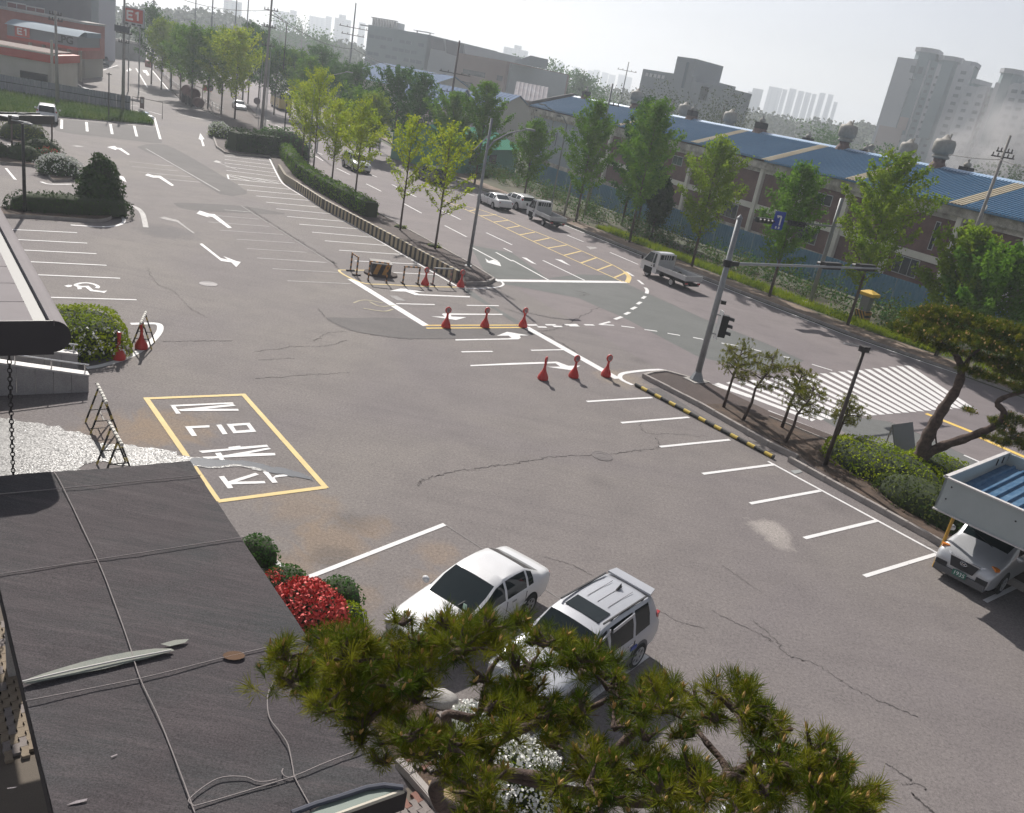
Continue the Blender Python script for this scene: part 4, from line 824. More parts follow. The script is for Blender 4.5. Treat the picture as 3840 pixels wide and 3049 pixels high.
for k, (x0, y0, x1, y1, d) in enumerate(((2030, 742, 2120, 755, 620), (1990, 770, 2050, 778, 640))):
    hazeblock("apartment_tower", ["pale hazy tower behind the round tree", "lower pale hazy tower left of the one behind the round tree"][k], "apartments", tp(2, 0, x0, y0), tp(2, 0, x1, y1), d * 1.9, d * 1.9, 20, M_HB1, group="hazy apartment blocks on the skyline")
# long faint rows of blocks on the centre skyline
xs = [145, 250, 335, 390, 520, 640, 690, 760, 820, 900, 960]
for k, x in enumerate(xs):
    y = 478 + (x - 145) * .195 + (k % 3) * 8
    hazeblock("apartment_slab", "%s of the very faint blocks along the centre skyline" % ("leftmost second third fourth fifth sixth seventh eighth ninth tenth rightmost".split()[k]), "apartments", tp(2, 0, x, y), tp(2, 0, x + 55, y + 10), 2050, 2050, 30, M_HB1, group="faint blocks along the centre skyline")

# ---------------- tall apartment towers, right
M_TW = mat("tower_render", (0.36, 0.365, 0.39), .9, col2=(.40, .405, .425), scale=.05); M_TW2 = mat("tower_green_band", (0.20, 0.25, 0.265), .9); M_TPINK = mat("tower_pink_panel", (0.34, 0.27, 0.25), .9)
M_TWIN = mat("tower_window", (0.07, 0.085, 0.10), .3)
def tower(label, pts, heads, d, depth, zt_off=0):
    """apartment tower: facade bays left to right (pixel x at the roof line of each bay edge, pixel y of the bay's roof)"""
    a = far(*tp(3, 0, *pts[0][:2]), d); b = far(*tp(3, 0, *pts[-1][:2]), d * 0.985)
    t = Vector((b.x - a.x, b.y - a.y, 0)); W_ = t.length
    r = thing("apartment_tower", label, "apartments", (a.x, a.y, 0), math.atan2(t.y, t.x), "tall grey apartment towers")
    xs = [p[0] for p in pts]; tot = xs[-1] - xs[0]
    win = MB(); 
    for k in range(len(pts) - 1):
        x0 = (xs[k] - xs[0]) / tot * W_; x1 = (xs[k + 1] - xs[0]) / tot * W_
        z = far(*tp(3, 0, (pts[k][0] + pts[k + 1][0]) / 2, pts[k][1] if k == 0 else pts[k][1]), d).z
        kd = pts[k][2]; yo = {'p': 0, 's': 1.2, 'g': 2.0, 'w': .4}[kd]
        MB().box(((x0 + x1) / 2, depth / 2 + yo / 2, z / 2), (x1 - x0 - .06, depth - yo, z)).build("facade_bay", M_TW2 if kd == 'g' else M_TW, r)
        nf = int(z / 2.85)
        if kd != 'p':
            nw = max(1, round((x1 - x0) / 4.2))
            for j in range(1, nf):
                for i in range(nw):
                    win.box((x0 + (x1 - x0) * (i + .5) / nw, yo - .05, j * 2.85 + .2), (2.0 if kd == 'w' else 1.4, .1, 1.2 if kd == 'w' else 1.0))
    kind(win.build("window_rows", M_TWIN, r), "stuff")
    for (x0, x1, zt, kd) in heads:
        u0 = (x0 - xs[0]) / tot * W_; u1 = (x1 - xs[0]) / tot * W_; z1 = far(*tp(3, 0, (x0 + x1) / 2, zt), d).z; hw_ = (u1 - u0) / 2; cx_ = (u0 + u1) / 2
        MB().prism([(cx_ - hw_, 3), (cx_ - hw_ * .5, 1), (cx_ + hw_ * .5, 1), (cx_ + hw_, 3), (cx_ + hw_, depth - 2), (cx_ - hw_, depth - 2)], 20, z1 - 1.6).build("stair_head", M_TW2, r)
        MB().prism([(cx_ - hw_ - .5, 2.6), (cx_ - hw_ * .5, .5), (cx_ + hw_ * .5, .5), (cx_ + hw_ + .5, 2.6), (cx_ + hw_ + .5, depth - 1.5), (cx_ - hw_ - .5, depth - 1.5)], z1 - 1.6, z1).build("head_cap", M_TW, r)
    return r, W_
r, W_ = tower("leftmost tall grey apartment tower with blank end wall and pink panel", [(1090, 492, 'p'), (1265, 505, 's'), (1370, 520, 'g'), (1435, 545, 's'), (1500, 560, 'g'), (1600, 560, 'w'), (1735, 560, 'w')], [(1215, 1395, 400, 0), (1430, 1605, 478, 0), (1600, 1735, 522, 0)], 400, 13)
MB().box((6.0, -.06, 11), (9.5, .1, 22)).box((9.8, -.06, 24), (3.5, .1, 5)).build("pink_panel", M_TPINK, r)
mb = MB()
for k in range(2): mb.box((7.0 + 3 * k, -.06, 44.5), (1.7, .1, 2.6)).box((7.0 + 3 * k, -.1, 44.8), (.7, .1, .9))
mb.box((8.2, -.06, 40.8), (2.8, .1, .5)).build("house_number", M_TWIN, r)
r, W_ = tower("second grey apartment tower, lower, to the right of the leftmost one", [(1650, 728, 'w'), (1790, 735, 'w'), (1880, 745, 'g'), (1905, 640, 's')], [(1690, 1735, 660, 0)], 380, 12)
r, W_ = tower("rightmost grey apartment tower, cut by the picture edge behind the smoke", [(1905, 700, 's'), (2060, 705, 'w'), (2130, 712, 'w'), (2330, 735, 'g')], [(1905, 2070, 570, 0)], 372, 12)
# ================================================================ STREET FURNITURE
M_STEEL = mat("grey_steel_pole", (.22, .23, .24), .55, .3, col2=(.28, .29, .30), scale=1.0, fine=.2); M_BLACKP = mat("black_pole_paint", (.018, .015, .015), .5); M_BRONZE = mat("dark_bronze_pole", (.045, .032, .028), .5)
M_SIGBLK = mat("signal_black", (.012, .012, .013), .5); M_SIGBLUE = mat("sign_blue", (.02, .05, .36), .5); M_SIGWHITE = mat("sign_white", (.75, .75, .75), .5); M_REDON = mat("red_signal_lens", (.45, .03, .03), .3)
M_CONCP = mat("concrete_pole", (.24, .225, .215), .9, col2=(.30, .285, .27), scale=.8, fine=.3)
M_CABLE = mat("black_cable", (.02, .02, .022), .7)
# ---- red stand-up cones
M_CONE = mat("red_cone_plastic", (.50, .030, .022), .5, var=.08, scale=3); M_CONEF = mat("cone_face", (.50, .40, .40), .6, col2=(.30, .10, .10), scale=30)
def cone(label, p, yaw, face=True, tilt=0.0, group="red marker cones"):
    r = thing("marker_cone", label, "cone", (p.x, p.y, .012), yaw, group)
    b = MB().lathe([(.0, 0), (.225, 0), (.235, .05), (.22, .14), (.16, .27), (.10, .38), (.062, .50), (.052, .62), (.055, .72)], 18).build("body", M_CONE, r, True); sharp(b, 50)
    if face:
        h = MB(); n = 20
        prof = [(.0, -.045), (.12, -.045), (.15, -.025), (.15, .025), (.12, .045), (.0, .045)]; h.lathe(prof, n, sy=1.15)
        o = h.build("head", M_CONE, r, False, loc=(0, 0, .86)); o.rotation_euler = (R(90), 0, 0)
        f = MB().lathe([(0, 0), (.105, 0), (.105, .004), (0, .004)], 18, sy=1.15).build("face_plate", M_CONEF, o, loc=(0, 0, .0465)); f2 = MB().box((0, .02, .052), (.12, .012, .004)).box((0, -.02, .052), (.12, .012, .004)).box((0, -.055, .052), (.08, .012, .004)).box((0, .06, .052), (.08, .012, .004)).build("face_text", M_INK, o)
    else:
        MB().lathe([(.055, .72), (.062, .76), (.062, .98), (.04, 1.0), (0, 1.0)], 10, sy=1.5).build("head", M_CONE, r, True); MB().box((0, 0, 1.005), (.07, .10, .012)).build("cap", M_SIGWHITE, r)
    return r
fy = R(20)
for lab, p, y, f_ in (("red cone in front of the striped barriers at the island tip", T(1, 1, 1422, 690), .5, 1), ("red cone on the kerb corner right of the barriers", T(1, 1, 1722, 706), .6, 1), ("leftmost red cone on the double yellow line", T(1, 1, 1598, 1046), .35, 1), ("middle red cone on the double yellow line", T(1, 1, 1925, 1044), .7, 1),
                      ("rightmost red cone on the double yellow line", T(2, 1, 90, 1042), .6, 1), ("leftmost of the three red cones before the wide white line", T(2, 1, 257, 1484), 1.35, 1), ("middle of the three red cones before the wide white line", T(2, 1, 516, 1466), .5, 1), ("red cone on the wide white line by its end", T(2, 1, 788, 1457), .45, 1),
                      ("red cone without disc at the corner of the clipped hedge", T(0, 1, 1000, 1314), .8, 0), ("red cone seen edge on beside the trestle near the clipped hedge", T(0, 1, 1190, 1224), 1.75, 1)):
    cone(lab, p, y, f_)
# ---- striped barrier frames and the striped block at the island tip
M_STRO = stripemat("rusty_orange_black_stripes", (.36, .17, .05), (.03, .025, .025), .30, 'Z', .5, wear=.5); M_STRX = stripemat("rusty_stripes_x", (.36, .17, .05), (.03, .025, .025), .30, 'X', .5, wear=.5); M_PINKST = stripemat("faded_pink_grey_stripes", (.38, .20, .18), (.16, .15, .15), .3, 'Z', .5, wear=.5)
def frame(label, a, b, h_, m1=M_STRO, m2=M_STRX, foot=.5, fd=None):
    d = b - a; L_ = d.length; r = thing("barrier_frame", label, "barrier", (a.x, a.y, .012), math.atan2(d.y, d.x), "striped barrier frames at the island tip")
    for x in (0, L_):
        MB().box((x, 0, h_ / 2), (.07, .07, h_)).build("post", m1, r); MB().box((x, 0, .035), (.09, foot, .06)).build("foot", M_TRIMF, r)
    MB().box((L_ / 2, 0, h_ + .035), (L_ + .1, .07, .07)).build("top_rail", m2, r); return r
M_TRIMF = mat("dark_iron_foot", (.03, .025, .025), .8)
frame("small striped barrier frame furthest left at the island tip", T(1, 1, 795, 572), T(1, 1, 845, 610), 1.0)
frame("orange and black striped frame in front of the striped block", T(1, 1, 943, 652), T(1, 1, 1096, 670), 1.05)
frame("striped barrier frame right of the striped block", T(1, 1, 1235, 680), T(1, 1, 1362, 686), .95)
frame("faded pink striped frame between the two cones at the island tip", T(1, 1, 1487, 690), T(1, 1, 1630, 696), .95, M_PINKST, M_STEEL)
q0, q1, q2 = T(1, 1, 930, 572), T(1, 1, 990, 612), T(1, 1, 1150, 628); q3 = q0 + (q2 - q1)
blk = thing("striped_block", "low concrete-topped block painted with slanted orange and black stripes at island tip", "block")
cb = (q0 + q1 + q2 + q3) / 4; ex = (q2 - q1); ey = (q0 - q1)
blk.location = (cb.x, cb.y, 0); blk.rotation_euler.z = math.atan2(ex.y, ex.x)
M_SLANT = stripemat("slanted_orange_black", (.42, .22, .05), (.03, .026, .026), .52, 'X', .5, slant=-.35, wear=.4)
MB().box((0, 0, .40), (ex.length, ey.length, .62)).build("panel", M_SLANT, blk); MB().box((0, 0, .73), (ex.length + .08, ey.length + .08, .05)).build("lid", M_CONC, blk); MB().prism([((ex.length / 2 + .35) * math.cos(t) * (1 if math.cos(t) < 0 else 1.15), (ey.length / 2 + .3) * math.sin(t)) for t in [x * math.pi / 12 for x in range(24)]], .0, .10).build("plinth", M_ISLE, blk)
# ---- trestles (A frames)
M_TRB = stripemat("black_yellow_leg", (.42, .33, .08), (.015, .015, .015), .42, 'Z', .32, wear=.3); M_TRW = stripemat("black_white_bar", (.62, .60, .55), (.03, .03, .03), .22, 'X', .68, wear=.3)
def trestle(label, c, yaw, L_=1.25, h_=1.08):
    r = thing("trestle_barrier", label, "barrier", (c.x, c.y, .014), yaw, "striped trestle barriers")
    for x in (-.42, .42):
        for sg in (1, -1): MB().tube([(x, sg * .36, 0), (x, sg * .02, h_ - .03)], .028, 6).build("leg", M_TRB, r)
        MB().bar((x, -.23, .38), (x, .23, .38), .025).build("cross_brace", M_TRIMF, r)
    MB().tube([(-L_ / 2, 0, h_), (L_ / 2, 0, h_)], .05, 8).build("top_bar", M_TRW, r); MB().bar((-.42, 0, .38), (.42, 0, .38), .03).build("lower_bar", M_CONC, r); return r
zt3 = lambda x, y: N(x / 2.517, 1100 + y / 2.517, 1.08)
for lab, a, b in (("black and yellow trestle nearest the dark felt roof, standing in water", zt3(1012, 1190), zt3(1168, 1465)), ("black and yellow trestle below the end of the granite ramp wall", zt3(900, 825), zt3(1022, 1072)), ("striped trestle at the round corner by the clipped hedge", zt3(1385, 165), zt3(1322, 300))):
    d = b - a; trestle(lab, (a + b) / 2, math.atan2(d.y, d.x), max(1.2, min(1.5, d.length)))

# ---- lamps and poles
def pole(name, label, cat, base, h_, r0, r1, m, group=None, lean=(0, 0)):
    r = thing(name, label, cat, (base.x, base.y, 0), 0, group); MB().tube([(0, 0, 0), (lean[0] * .5, lean[1] * .5, h_ * .5), (lean[0], lean[1], h_)], [r0, (r0 + r1) / 2, r1], 12).build("post", m, r, True); return r
lp = pole("street_lamp", "tall grey street lamp with curved arm on the median kerb", "lamp", T(1, 1, 1785, 545), 9.3, .11, .075, M_STEEL)
ad = Vector((.80, .60, 0)); arm = [(0, 0, 7.4), (ad.x * .4, ad.y * .4, 8.0), (ad.x * 1.4, ad.y * 1.4, 8.6), (ad.x * 2.6, ad.y * 2.6, 8.95)]
MB().tube(arm, .045, 8).build("arm", M_STEEL, lp); MB().box((ad.x * 2.9, ad.y * 2.9, 8.98), (.7, .26, .12), math.atan2(ad.y, ad.x)).build("lamp_head", M_STEEL, lp); MB().tube([(0, 0, 8.35), (-ad.x * .9, -ad.y * .9, 7.3)], .035, 6).build("brace", M_STEEL, lp)
MB().box((0, 0, .08), (.42, .42, .16)).build("base_plate", M_STEEL, lp)
def globe_lamp(label, base, h_, m, ring=False):
    r = pole("lot_lamp", label, "lamp", base, h_, .085, .065, m); MB().lathe([(.26, .0), (.2, .08), (.1, .16)], 12).build("base_plate", m, r)
    MB().box((0, 0, h_ + .1), (.34, .22, .2), R(30)).build("lamp_head", M_TRIMF, r); MB().tube([(.3 + .3 * math.cos(t) - .75, .14 * math.sin(t) + .1, h_ + .14) for t in [k * .5236 for k in range(13)]], .014, 5, cap=False).build("ring", M_STEEL, r); return r
globe_lamp("dark bronze lamp post among the small pines by the round hedge", T(3, 2, 470, 525) + Vector((0, 0, 0)), 4.75, M_BRONZE)
gl = pole("lot_lamp", "black lamp post at the left kerb island before the signboard shelter", "lamp", T(0, 1, 210, 100), 4.9, .10, .075, M_BLACKP)
MB().lathe([(.3, .0), (.24, .1), (.12, .18)], 12).build("base_plate", M_BLACKP, gl); MB().box((-.1, 0, 5.0), (.9, .10, .06), R(15)).box((-.42, .05, 5.16), (.3, .3, .12), R(25)).box((.30, 0, 4.95), (.4, .16, .08), R(10)).build("lamp_head", M_STEEL, gl)
# ---- signal mast, near side
def head(parent, c, deg, n=3, vertical=True, back=False, lit=None):
    """signal head: box, visors and lenses; deg is the way it faces"""
    h = MB().box((0, 0, 0), ((.32, .30, .34 * n) if vertical else (.32, .34 * n, .34))).build("signal_head", M_SIGBLK, parent, loc=c, rz=R(deg))
    for k in range(n):
        o_ = (k - (n - 1) / 2) * .34; p = (.165, 0, -o_) if vertical else (.165, o_, 0)
        l_ = MB().lathe([(0, 0), (.12, 0), (.10, .02), (0, .03)], 12).build("lens", M_REDON if lit == k else mat("dark_lens", (.02, .025, .022), .3), h, loc=p); l_.rotation_euler = (0, R(90), 0)
        V = []
        for t in [x * math.pi / 8 for x in range(9)]:
            for x, dz in ((0, 0), (.24, -.03)): V.append((p[0] + x, p[1] + .135 * math.cos(t), p[2] + .135 * math.sin(t) + dz))
        MB().add(V, [(2 * i, 2 * i + 1, 2 * i + 3, 2 * i + 2) for i in range(8)]).build("visor", M_SIGBLK, h)
    return h
sb = T(2, 1, 1545, 1512); sm = pole("traffic_signal", "grey signal mast with long arm over the road beside the small pines", "traffic signal", sb, 7.75, .155, .12, M_STEEL, "traffic signal masts")
MB().lathe([(.35, .13), (.33, .2), (.16, .55)], 8).build("base", M_STEEL, sm); MB().box((0, 0, .08), (1.0, .8, .16), R(38)).build("base_plate", M_CONC, sm); MB().lathe([(.14, 7.75), (.13, 7.8), (0, 7.95)], 12).build("cap", M_STEEL, sm)
av = Vector((math.cos(R(37.8)), math.sin(R(37.8)), 0)); MB().tube([av * .2 + Vector((0, 0, 5.74)), av * 5 + Vector((0, 0, 5.80)), av * 12.0 + Vector((0, 0, 5.86))], [.075, .06, .045], 10).build("arm", M_STEEL, sm); MB().lathe([(.2, 5.6), (.2, 5.9)], 12).build("collar", M_SIGBLK, sm); MB().box(av * .45 + Vector((0, 0, 5.74)), (.5, .16, .2), R(37.8)).build("clamp", M_SIGBLK, sm)
for u in (7.9, 10.9): head(sm, av * u + Vector((.06, .1, 5.83)) + Vector((math.cos(R(127.8)), math.sin(R(127.8)), 0)) * .22, 127.8, 4, False)
rv = Vector((math.cos(R(-20)), math.sin(R(-20)), 0)); MB().box(rv * .33 + Vector((0, 0, 2.95)), (.04, .3, 1.35), R(20)).build("back_board", M_SIGWHITE, sm); head(sm, rv * .55 + Vector((0, 0, 2.95)), -2, 3, True); MB().bar((0, 0, 3.4), rv * .4 + Vector((0, 0, 3.4)), .05).bar((0, 0, 2.5), rv * .4 + Vector((0, 0, 2.5)), .05).build("bracket", M_STEEL, sm); MB().box(rv * .28 + Vector((0, 0, 4.0)), (.22, .16, .16)).build("button_box", M_SIGBLK, sm)
# ---- signal mast, far side
ob = T(3, 1, 345, 862); om = pole("traffic_signal", "grey signal mast with blue arrow sign across the road before the blue fence", "traffic signal", ob, 8.0, .17, .13, M_STEEL, "traffic signal masts")
MB().box((0, 0, .15), (.9, .9, .2), R(-50)).build("base_plate", M_CONC, om)
aw = (onp(*tp(3, 1, 0, 140), (ob.x, ob.y), 205) - Vector((ob.x, ob.y, 0))); aw.z = 0; aw = Vector((math.cos(R(205)), math.sin(R(205)), 0))
e0 = onp(*tp(3, 1, 535, 195), (ob.x, ob.y), 205); e1 = onp(*tp(2, 1, 2040, 125), (ob.x, ob.y), 205); e2 = onp(*tp(3, 1, 760, 215), (ob.x, ob.y), 205)
lo = lambda p: Vector((p.x - ob.x, p.y - ob.y, p.z))
MB().tube([lo(e0), lo(e1)], [.075, .05], 8).build("arm", M_STEEL, om); MB().tube([lo(e0), lo(e2)], .045, 8).build("arm", M_STEEL, om)
d_ = lo(e1) - lo(e0); face = Vector((d_.y, -d_.x, 0)).normalized(); face = face if face.y < 0 else -face; fdeg = math.degrees(math.atan2(face.y, face.x))
for px, py, lit in ((tp(2, 1, 2110, 140) + (None,)), (tp(3, 1, 225, 168) + (None,)), (tp(3, 1, 715, 212) + (0,))):
    p = onp(px, py, (ob.x, ob.y), 205); head(om, lo(p) + face * .2, fdeg, 4 if lit is None else 3, False, lit=lit if lit is None else 2)
p = onp(*tp(3, 1, 68, 140), (ob.x, ob.y), 205); sg_ = MB().box((0, 0, 0), (.9, .05, 1.25)).build("direction_sign", M_SIGBLUE, om, loc=lo(p) + face * .3, rz=math.atan2(face.y, face.x) + R(90))
MB().bar((.12, -.035, -.32), (.12, -.035, .30), .012, .12).bar((.12, -.035, .30), (-.24, -.035, .30), .012, .12).bar((-.24, -.035, .36), (-.12, -.035, .18), .012, .09).box((-.12, -.035, -.48), (.12, .012, .16)).box((.14, -.035, -.48), (.12, .012, .16)).build("arrow_symbol", M_SIGWHITE, sg_)
# ---- control box with yellow roof
cb_ = T(3, 1, 745, 1005); cx = thing("control_box", "grey control cabinet with yellow peaked cap and striped base beside the far kerb", "cabinet", (cb_.x + .4, cb_.y + .4, .12), R(-52))
M_CBS = stripemat("cabinet_warning_stripes", (.42, .22, .05), (.02, .02, .02), .26, 'X', .5, slant=.7, wear=.25)
MB().box((0, 0, .38), (.86, .78, .76)).build("base", M_CBS, cx); MB().box((0, 0, 1.30), (.62, .56, 1.10)).build("cabinet", mat("cabinet_grey", (.20, .20, .20), .6, fine=.2), cx); MB().box((0, 0, 1.96), (1.15, .95, .22)).box((0, 0, 2.16), (1.15, .95, .18), taper=.3).build("cap", mat("yellow_fibreglass", (.66, .42, .04), .4), cx)
# ---- utility poles
def upole(label, base, h_, r0, arms, deg, m=M_CONCP, lean=(0, 0), group="utility poles", extra=None):
    r = thing("utility_pole", label, "utility pole", (base.x, base.y, 0), 0, group); MB().tube([(0, 0, 0), (lean[0], lean[1], h_)], [r0, r0 * .55], 10).build("post", m, r, True)
    for z_, L_ in arms:
        c = Vector((lean[0] * z_ / h_, lean[1] * z_ / h_, z_)); d = Vector((math.cos(R(deg)), math.sin(R(deg)), 0))
        a_ = MB().bar(c - d * L_ / 2, c + d * L_ / 2, .10).build("crossarm", M_TRIMF, r)
        for k in (-.45, -.22, .22, .45): MB().lathe([(.04, 0), (.07, .06), (.04, .12), (.07, .18), (0, .3)], 6, c=tuple(c + d * L_ * k + Vector((0, 0, .05)))).build("insulator", M_TRIMF, a_)
    return r
p1 = upole("concrete utility pole with transformer box by the grass strip fence", T(0, 0, 1035, 950), 12.6, .21, ((9.6, 1.6), (8.9, 1.8), (7.9, 1.2)), 10)
MB().box((-.1, -.3, 9.35), (1.5, .6, .7), R(8)).build("transformer", mat("transformer_grey", (.10, .105, .12), .7), p1)
p2 = upole("thick concrete pole in front of the cream station building", T(0, 0, 485, 890), 10.0, .22, ((9.6, 1.2), (9.0, 1.4)), 25, lean=(-.12, 0))
p3 = pole("sign_post", "thin dark pole standing in the grass before the grey fence", "post", T(0, 0, 915, 1010), 4.9, .07, .06, M_BLACKP); MB().box((0, 0, 4.75), (.6, .08, .08)).build("crossarm", M_BLACKP, p3)
p4 = upole("tall utility pole with many insulators and cables between hedge and road", T(1, 0, 45, 1092), 15.9, .23, ((14.6, 2.2), (12.6, 1.8), (10.4, 2.0)), -20, lean=(.2, 0))
MB().tube([(.15, 0, 14.1), (1.2, -.4, 13.9), (2.6, -.9, 13.4), (2.6, -.9, 8.0)], .05, 6).build("cable_bracket", M_TRIMF, p4)
for k, (bx, by, hh) in enumerate(((-.55, .3, 9.5), (.55, -.5, 8.8), (.25, .8, 10.5))): MB().tube([(bx, by, 0), (bx, by, hh)], .04, 5).build("cable_duct", M_STEEL, p4)
upole("leaning utility pole rising in front of the blue roof at far right", T(3, 1, 1500, 900), 14.6, .19, ((13.3, 1.4), (12.9, 2.0)), -60, M_CONCP)
upole("pale post joined to the foot of the rightmost utility pole", T(3, 1, 1530, 880), 9.0, .10, (), 0, M_GALV)
upole("dark pole with double crossarm in front of the blue sheds", far(*tp(1, 0, 1640, 830), 128) * Vector((1, 1, 0)) if False else Vector((far(*tp(1, 0, 1645, 830), 128).x, far(*tp(1, 0, 1645, 830), 128).y, 0)), 15.6, .2, ((11.3, 4.4), (8.8, 3.4)), 15, mat("red_brown_pole", (.075, .05, .05), .8))
upole("far pole with stacked crossarms above the dark conifers left of centre", Vector((far(*tp(1, 0, 790, 540), 165).x, far(*tp(1, 0, 790, 540), 165).y, 0)), 19.5, .2, ((15.5, 5), (14.3, 4)), 10, M_STEEL)
upole("utility pole poking up through the treetops over the blue roof", Vector((far(*tp(2, 0, 800, 940), 92).x, far(*tp(2, 0, 800, 940), 92).y, 0)), 13.2, .17, ((11.2, 2.2),), -5, M_STEEL)
upole("faint distant pole left of the grey concrete building", Vector((far(*tp(2, 0, 930, 780), 210).x, far(*tp(2, 0, 930, 780), 210).y, 0)), 20.5, .2, ((18.6, 4.5),), 5, M_STEEL)
upole("pale slanted pole under the treetop beside the right flatbed truck", T(2, 1, 435, 120), 6.5, .12, (), 0, M_GALV, lean=(.15, .1)); upole("second pale pole behind the trees right of the slanted one", T(2, 1, 600, 120), 6.0, .10, (), 0, M_GALV, lean=(.1, .1))
for k, (c, x, y, d, hh) in enumerate(((0, 1780, 270, 150, 19), (0, 1640, 260, 170, 17), (0, 2080, 220, 160, 20), (0, 1980, 250, 175, 19), (0, 1290, 150, 215, 25))):
    q = far(*tp(c, 0, x, y), d); upole("%s of the faint thin poles over the upper left trees" % ("second", "leftmost but one", "rightmost", "third", "leftmost")[k], Vector((q.x, q.y, 0)), hh, .15, ((hh - 1.2, 2.5),), 20, M_STEEL)
# cables between the poles, each sagging
def cable(label, a, b, sag, rr=.03, grp="overhead cables"):
    pts = [a.lerp(b, t / 12) - Vector((0, 0, sag * 4 * (t / 12) * (1 - t / 12))) for t in range(13)]
    tag(MB().tube(pts, rr, 4).build("overhead_cable", M_CABLE), label, "cable", grp)
top4 = Vector((p4.location.x + .18, p4.location.y, 14.6)); pl_a = far(*tp(0, 0, 1520, -10), 150)
cable("overhead cable running from the tall utility pole to the upper left picture edge", top4, Vector((pl_a.x, pl_a.y, pl_a.z)), .6)
cable("overhead cable from the tall utility pole to the far double crossarm pole", top4, far(*tp(1, 0, 830, 410), 165), 1.2, .04); cable("overhead cable between the two far crossarm poles", far(*tp(1, 0, 830, 415), 165), far(*tp(1, 0, 1600, 625), 128), 1.0, .05)
cable("overhead cable crossing the blue roof to the rightmost utility pole", far(*tp(3, 0, 1520, 1300), 88), far(*tp(3, 0, 1960, 1345), 82), .1, .03); cable("overhead cable leaving the rightmost utility pole to the right", far(*tp(3, 0, 1960, 1345), 82), far(*tp(3, 0, 2250, 1425), 78), .1, .03)
for k, (x, y, d) in enumerate(((560, 690, 90), (1065, 610, 100), (1230, 1150, 0))): pass
# small street lamps between the far trees
for k, (px, py, d, lab) in enumerate(((tp(1, 0, 565, 690) + (105, "slim street lamp arching over the road from behind the yellow-green trees")), (tp(1, 0, 1110, 650) + (120, "slim street lamp arching left in front of the slate blue shed")), (tp(0, 0, 1450, 220) + (170, "slim street lamp far up the road among the street trees")), (tp(2, 0, 460, 1050) + (96, "slim street lamp arm in front of the factory lettering")))):
    q = far(px, py, d); r = thing("street_lamp", lab, "lamp", (q.x, q.y, 0), 0, "slim street lamps"); MB().tube([(0, 0, 0), (0, 0, q.z), (.5 * (1 if k % 2 == 0 else -1), -.1, q.z + .7), (2.6 * (1 if k % 2 == 0 else -1), -.3, q.z + 1.5)], [.09, .07, .05, .04], 7).build("post", M_STEEL, r); MB().box((2.9 * (1 if k % 2 == 0 else -1), -.3, q.z + 1.55), (.8, .28, .12)).build("lamp_head", M_STEEL, r)
# black pole beside the hedge end, and other thin posts by the road
for (px, py, hh, lab) in ((tp(1, 0, 230, 1225) + (5.4, "black post standing at the hedge end before the road")), (tp(1, 0, 432, 1445) + (8.0, "bare grey lamp post among the yellow-green trees"))):
    pole("post", lab, "post", N(px, py), hh, .09, .07, M_BLACKP if hh < 6 else M_STEEL)
# ---- back of a sign board on legs behind the round hedge
sbp = T(3, 2, 1150, 425, .1); sgn = thing("sign_board", "grey slanted sign board on legs seen from behind, beside the big pine", "sign", (sbp.x, sbp.y, .13), R(38))
MB().add([(-.75, 0, .15), (.75, 0, .15), (.75, .55, 1.25), (-.75, .55, 1.25), (-.75, .05, .12), (.75, .05, .12), (.75, .6, 1.22), (-.75, .6, 1.22)], [(0, 1, 2, 3), (7, 6, 5, 4), (0, 4, 5, 1), (1, 5, 6, 2), (2, 6, 7, 3), (3, 7, 4, 0)]).build("panel", mat("sign_back_grey", (.15, .155, .16), .5), sgn)
for x in (-.7, .7): MB().box((x, .58, .62), (.04, .04, 1.24)).build("leg", M_GALV, sgn)
# ---- black and yellow guard wall of the median
M_WALLS = stripemat("guard_wall_stripes", (.33, .27, .17), (.03, .026, .024), .62, 'X', .52, wear=.45)
gw = thing("guard_wall", "low guard wall with faded black and yellow stripes along the median", "wall")
wpts = [zz(1255, 700), zz(1320, 812), zz(1440, 890), T(1, 1, 560, 45), T(1, 1, 1100, 340), T(1, 1, 1690, 672)]
for i, (a, b) in enumerate(zip(wpts, wpts[1:])):
    d = b - a; k = max(1, round(d.length / 5))
    for j in range(k):
        c = a + d * ((j + .5) / k); MB().box((0, .1, .35), (d.length / k - .02, .2, .74)).build("wall_segment", M_WALLS if i > 1 else mat("bare_guard_wall", (.25, .22, .17), .9, fine=.3), gw, loc=(c.x, c.y, 0), rz=math.atan2(d.y, d.x))
# railings along the far median
rl = thing("guard_railing", "low grey pipe railing along the planted strip beside the filling station", "railing"); rp = [T(0, 0, 1285, 560), T(0, 0, 1430, 700), T(0, 0, 1540, 790), T(0, 0, 1700, 870), T(0, 0, 1880, 960)]
for a, b in zip(rp, rp[1:]):
    for z_ in (.45, .85): MB().tube([a + Vector((0, 0, z_)), b + Vector((0, 0, z_))], .04, 5).build("rail", M_STEEL, rl)
    for j in range(6): c = a.lerp(b, j / 6); MB().tube([c, c + Vector((0, 0, .95))], .04, 5).build("post", M_STEEL, rl)
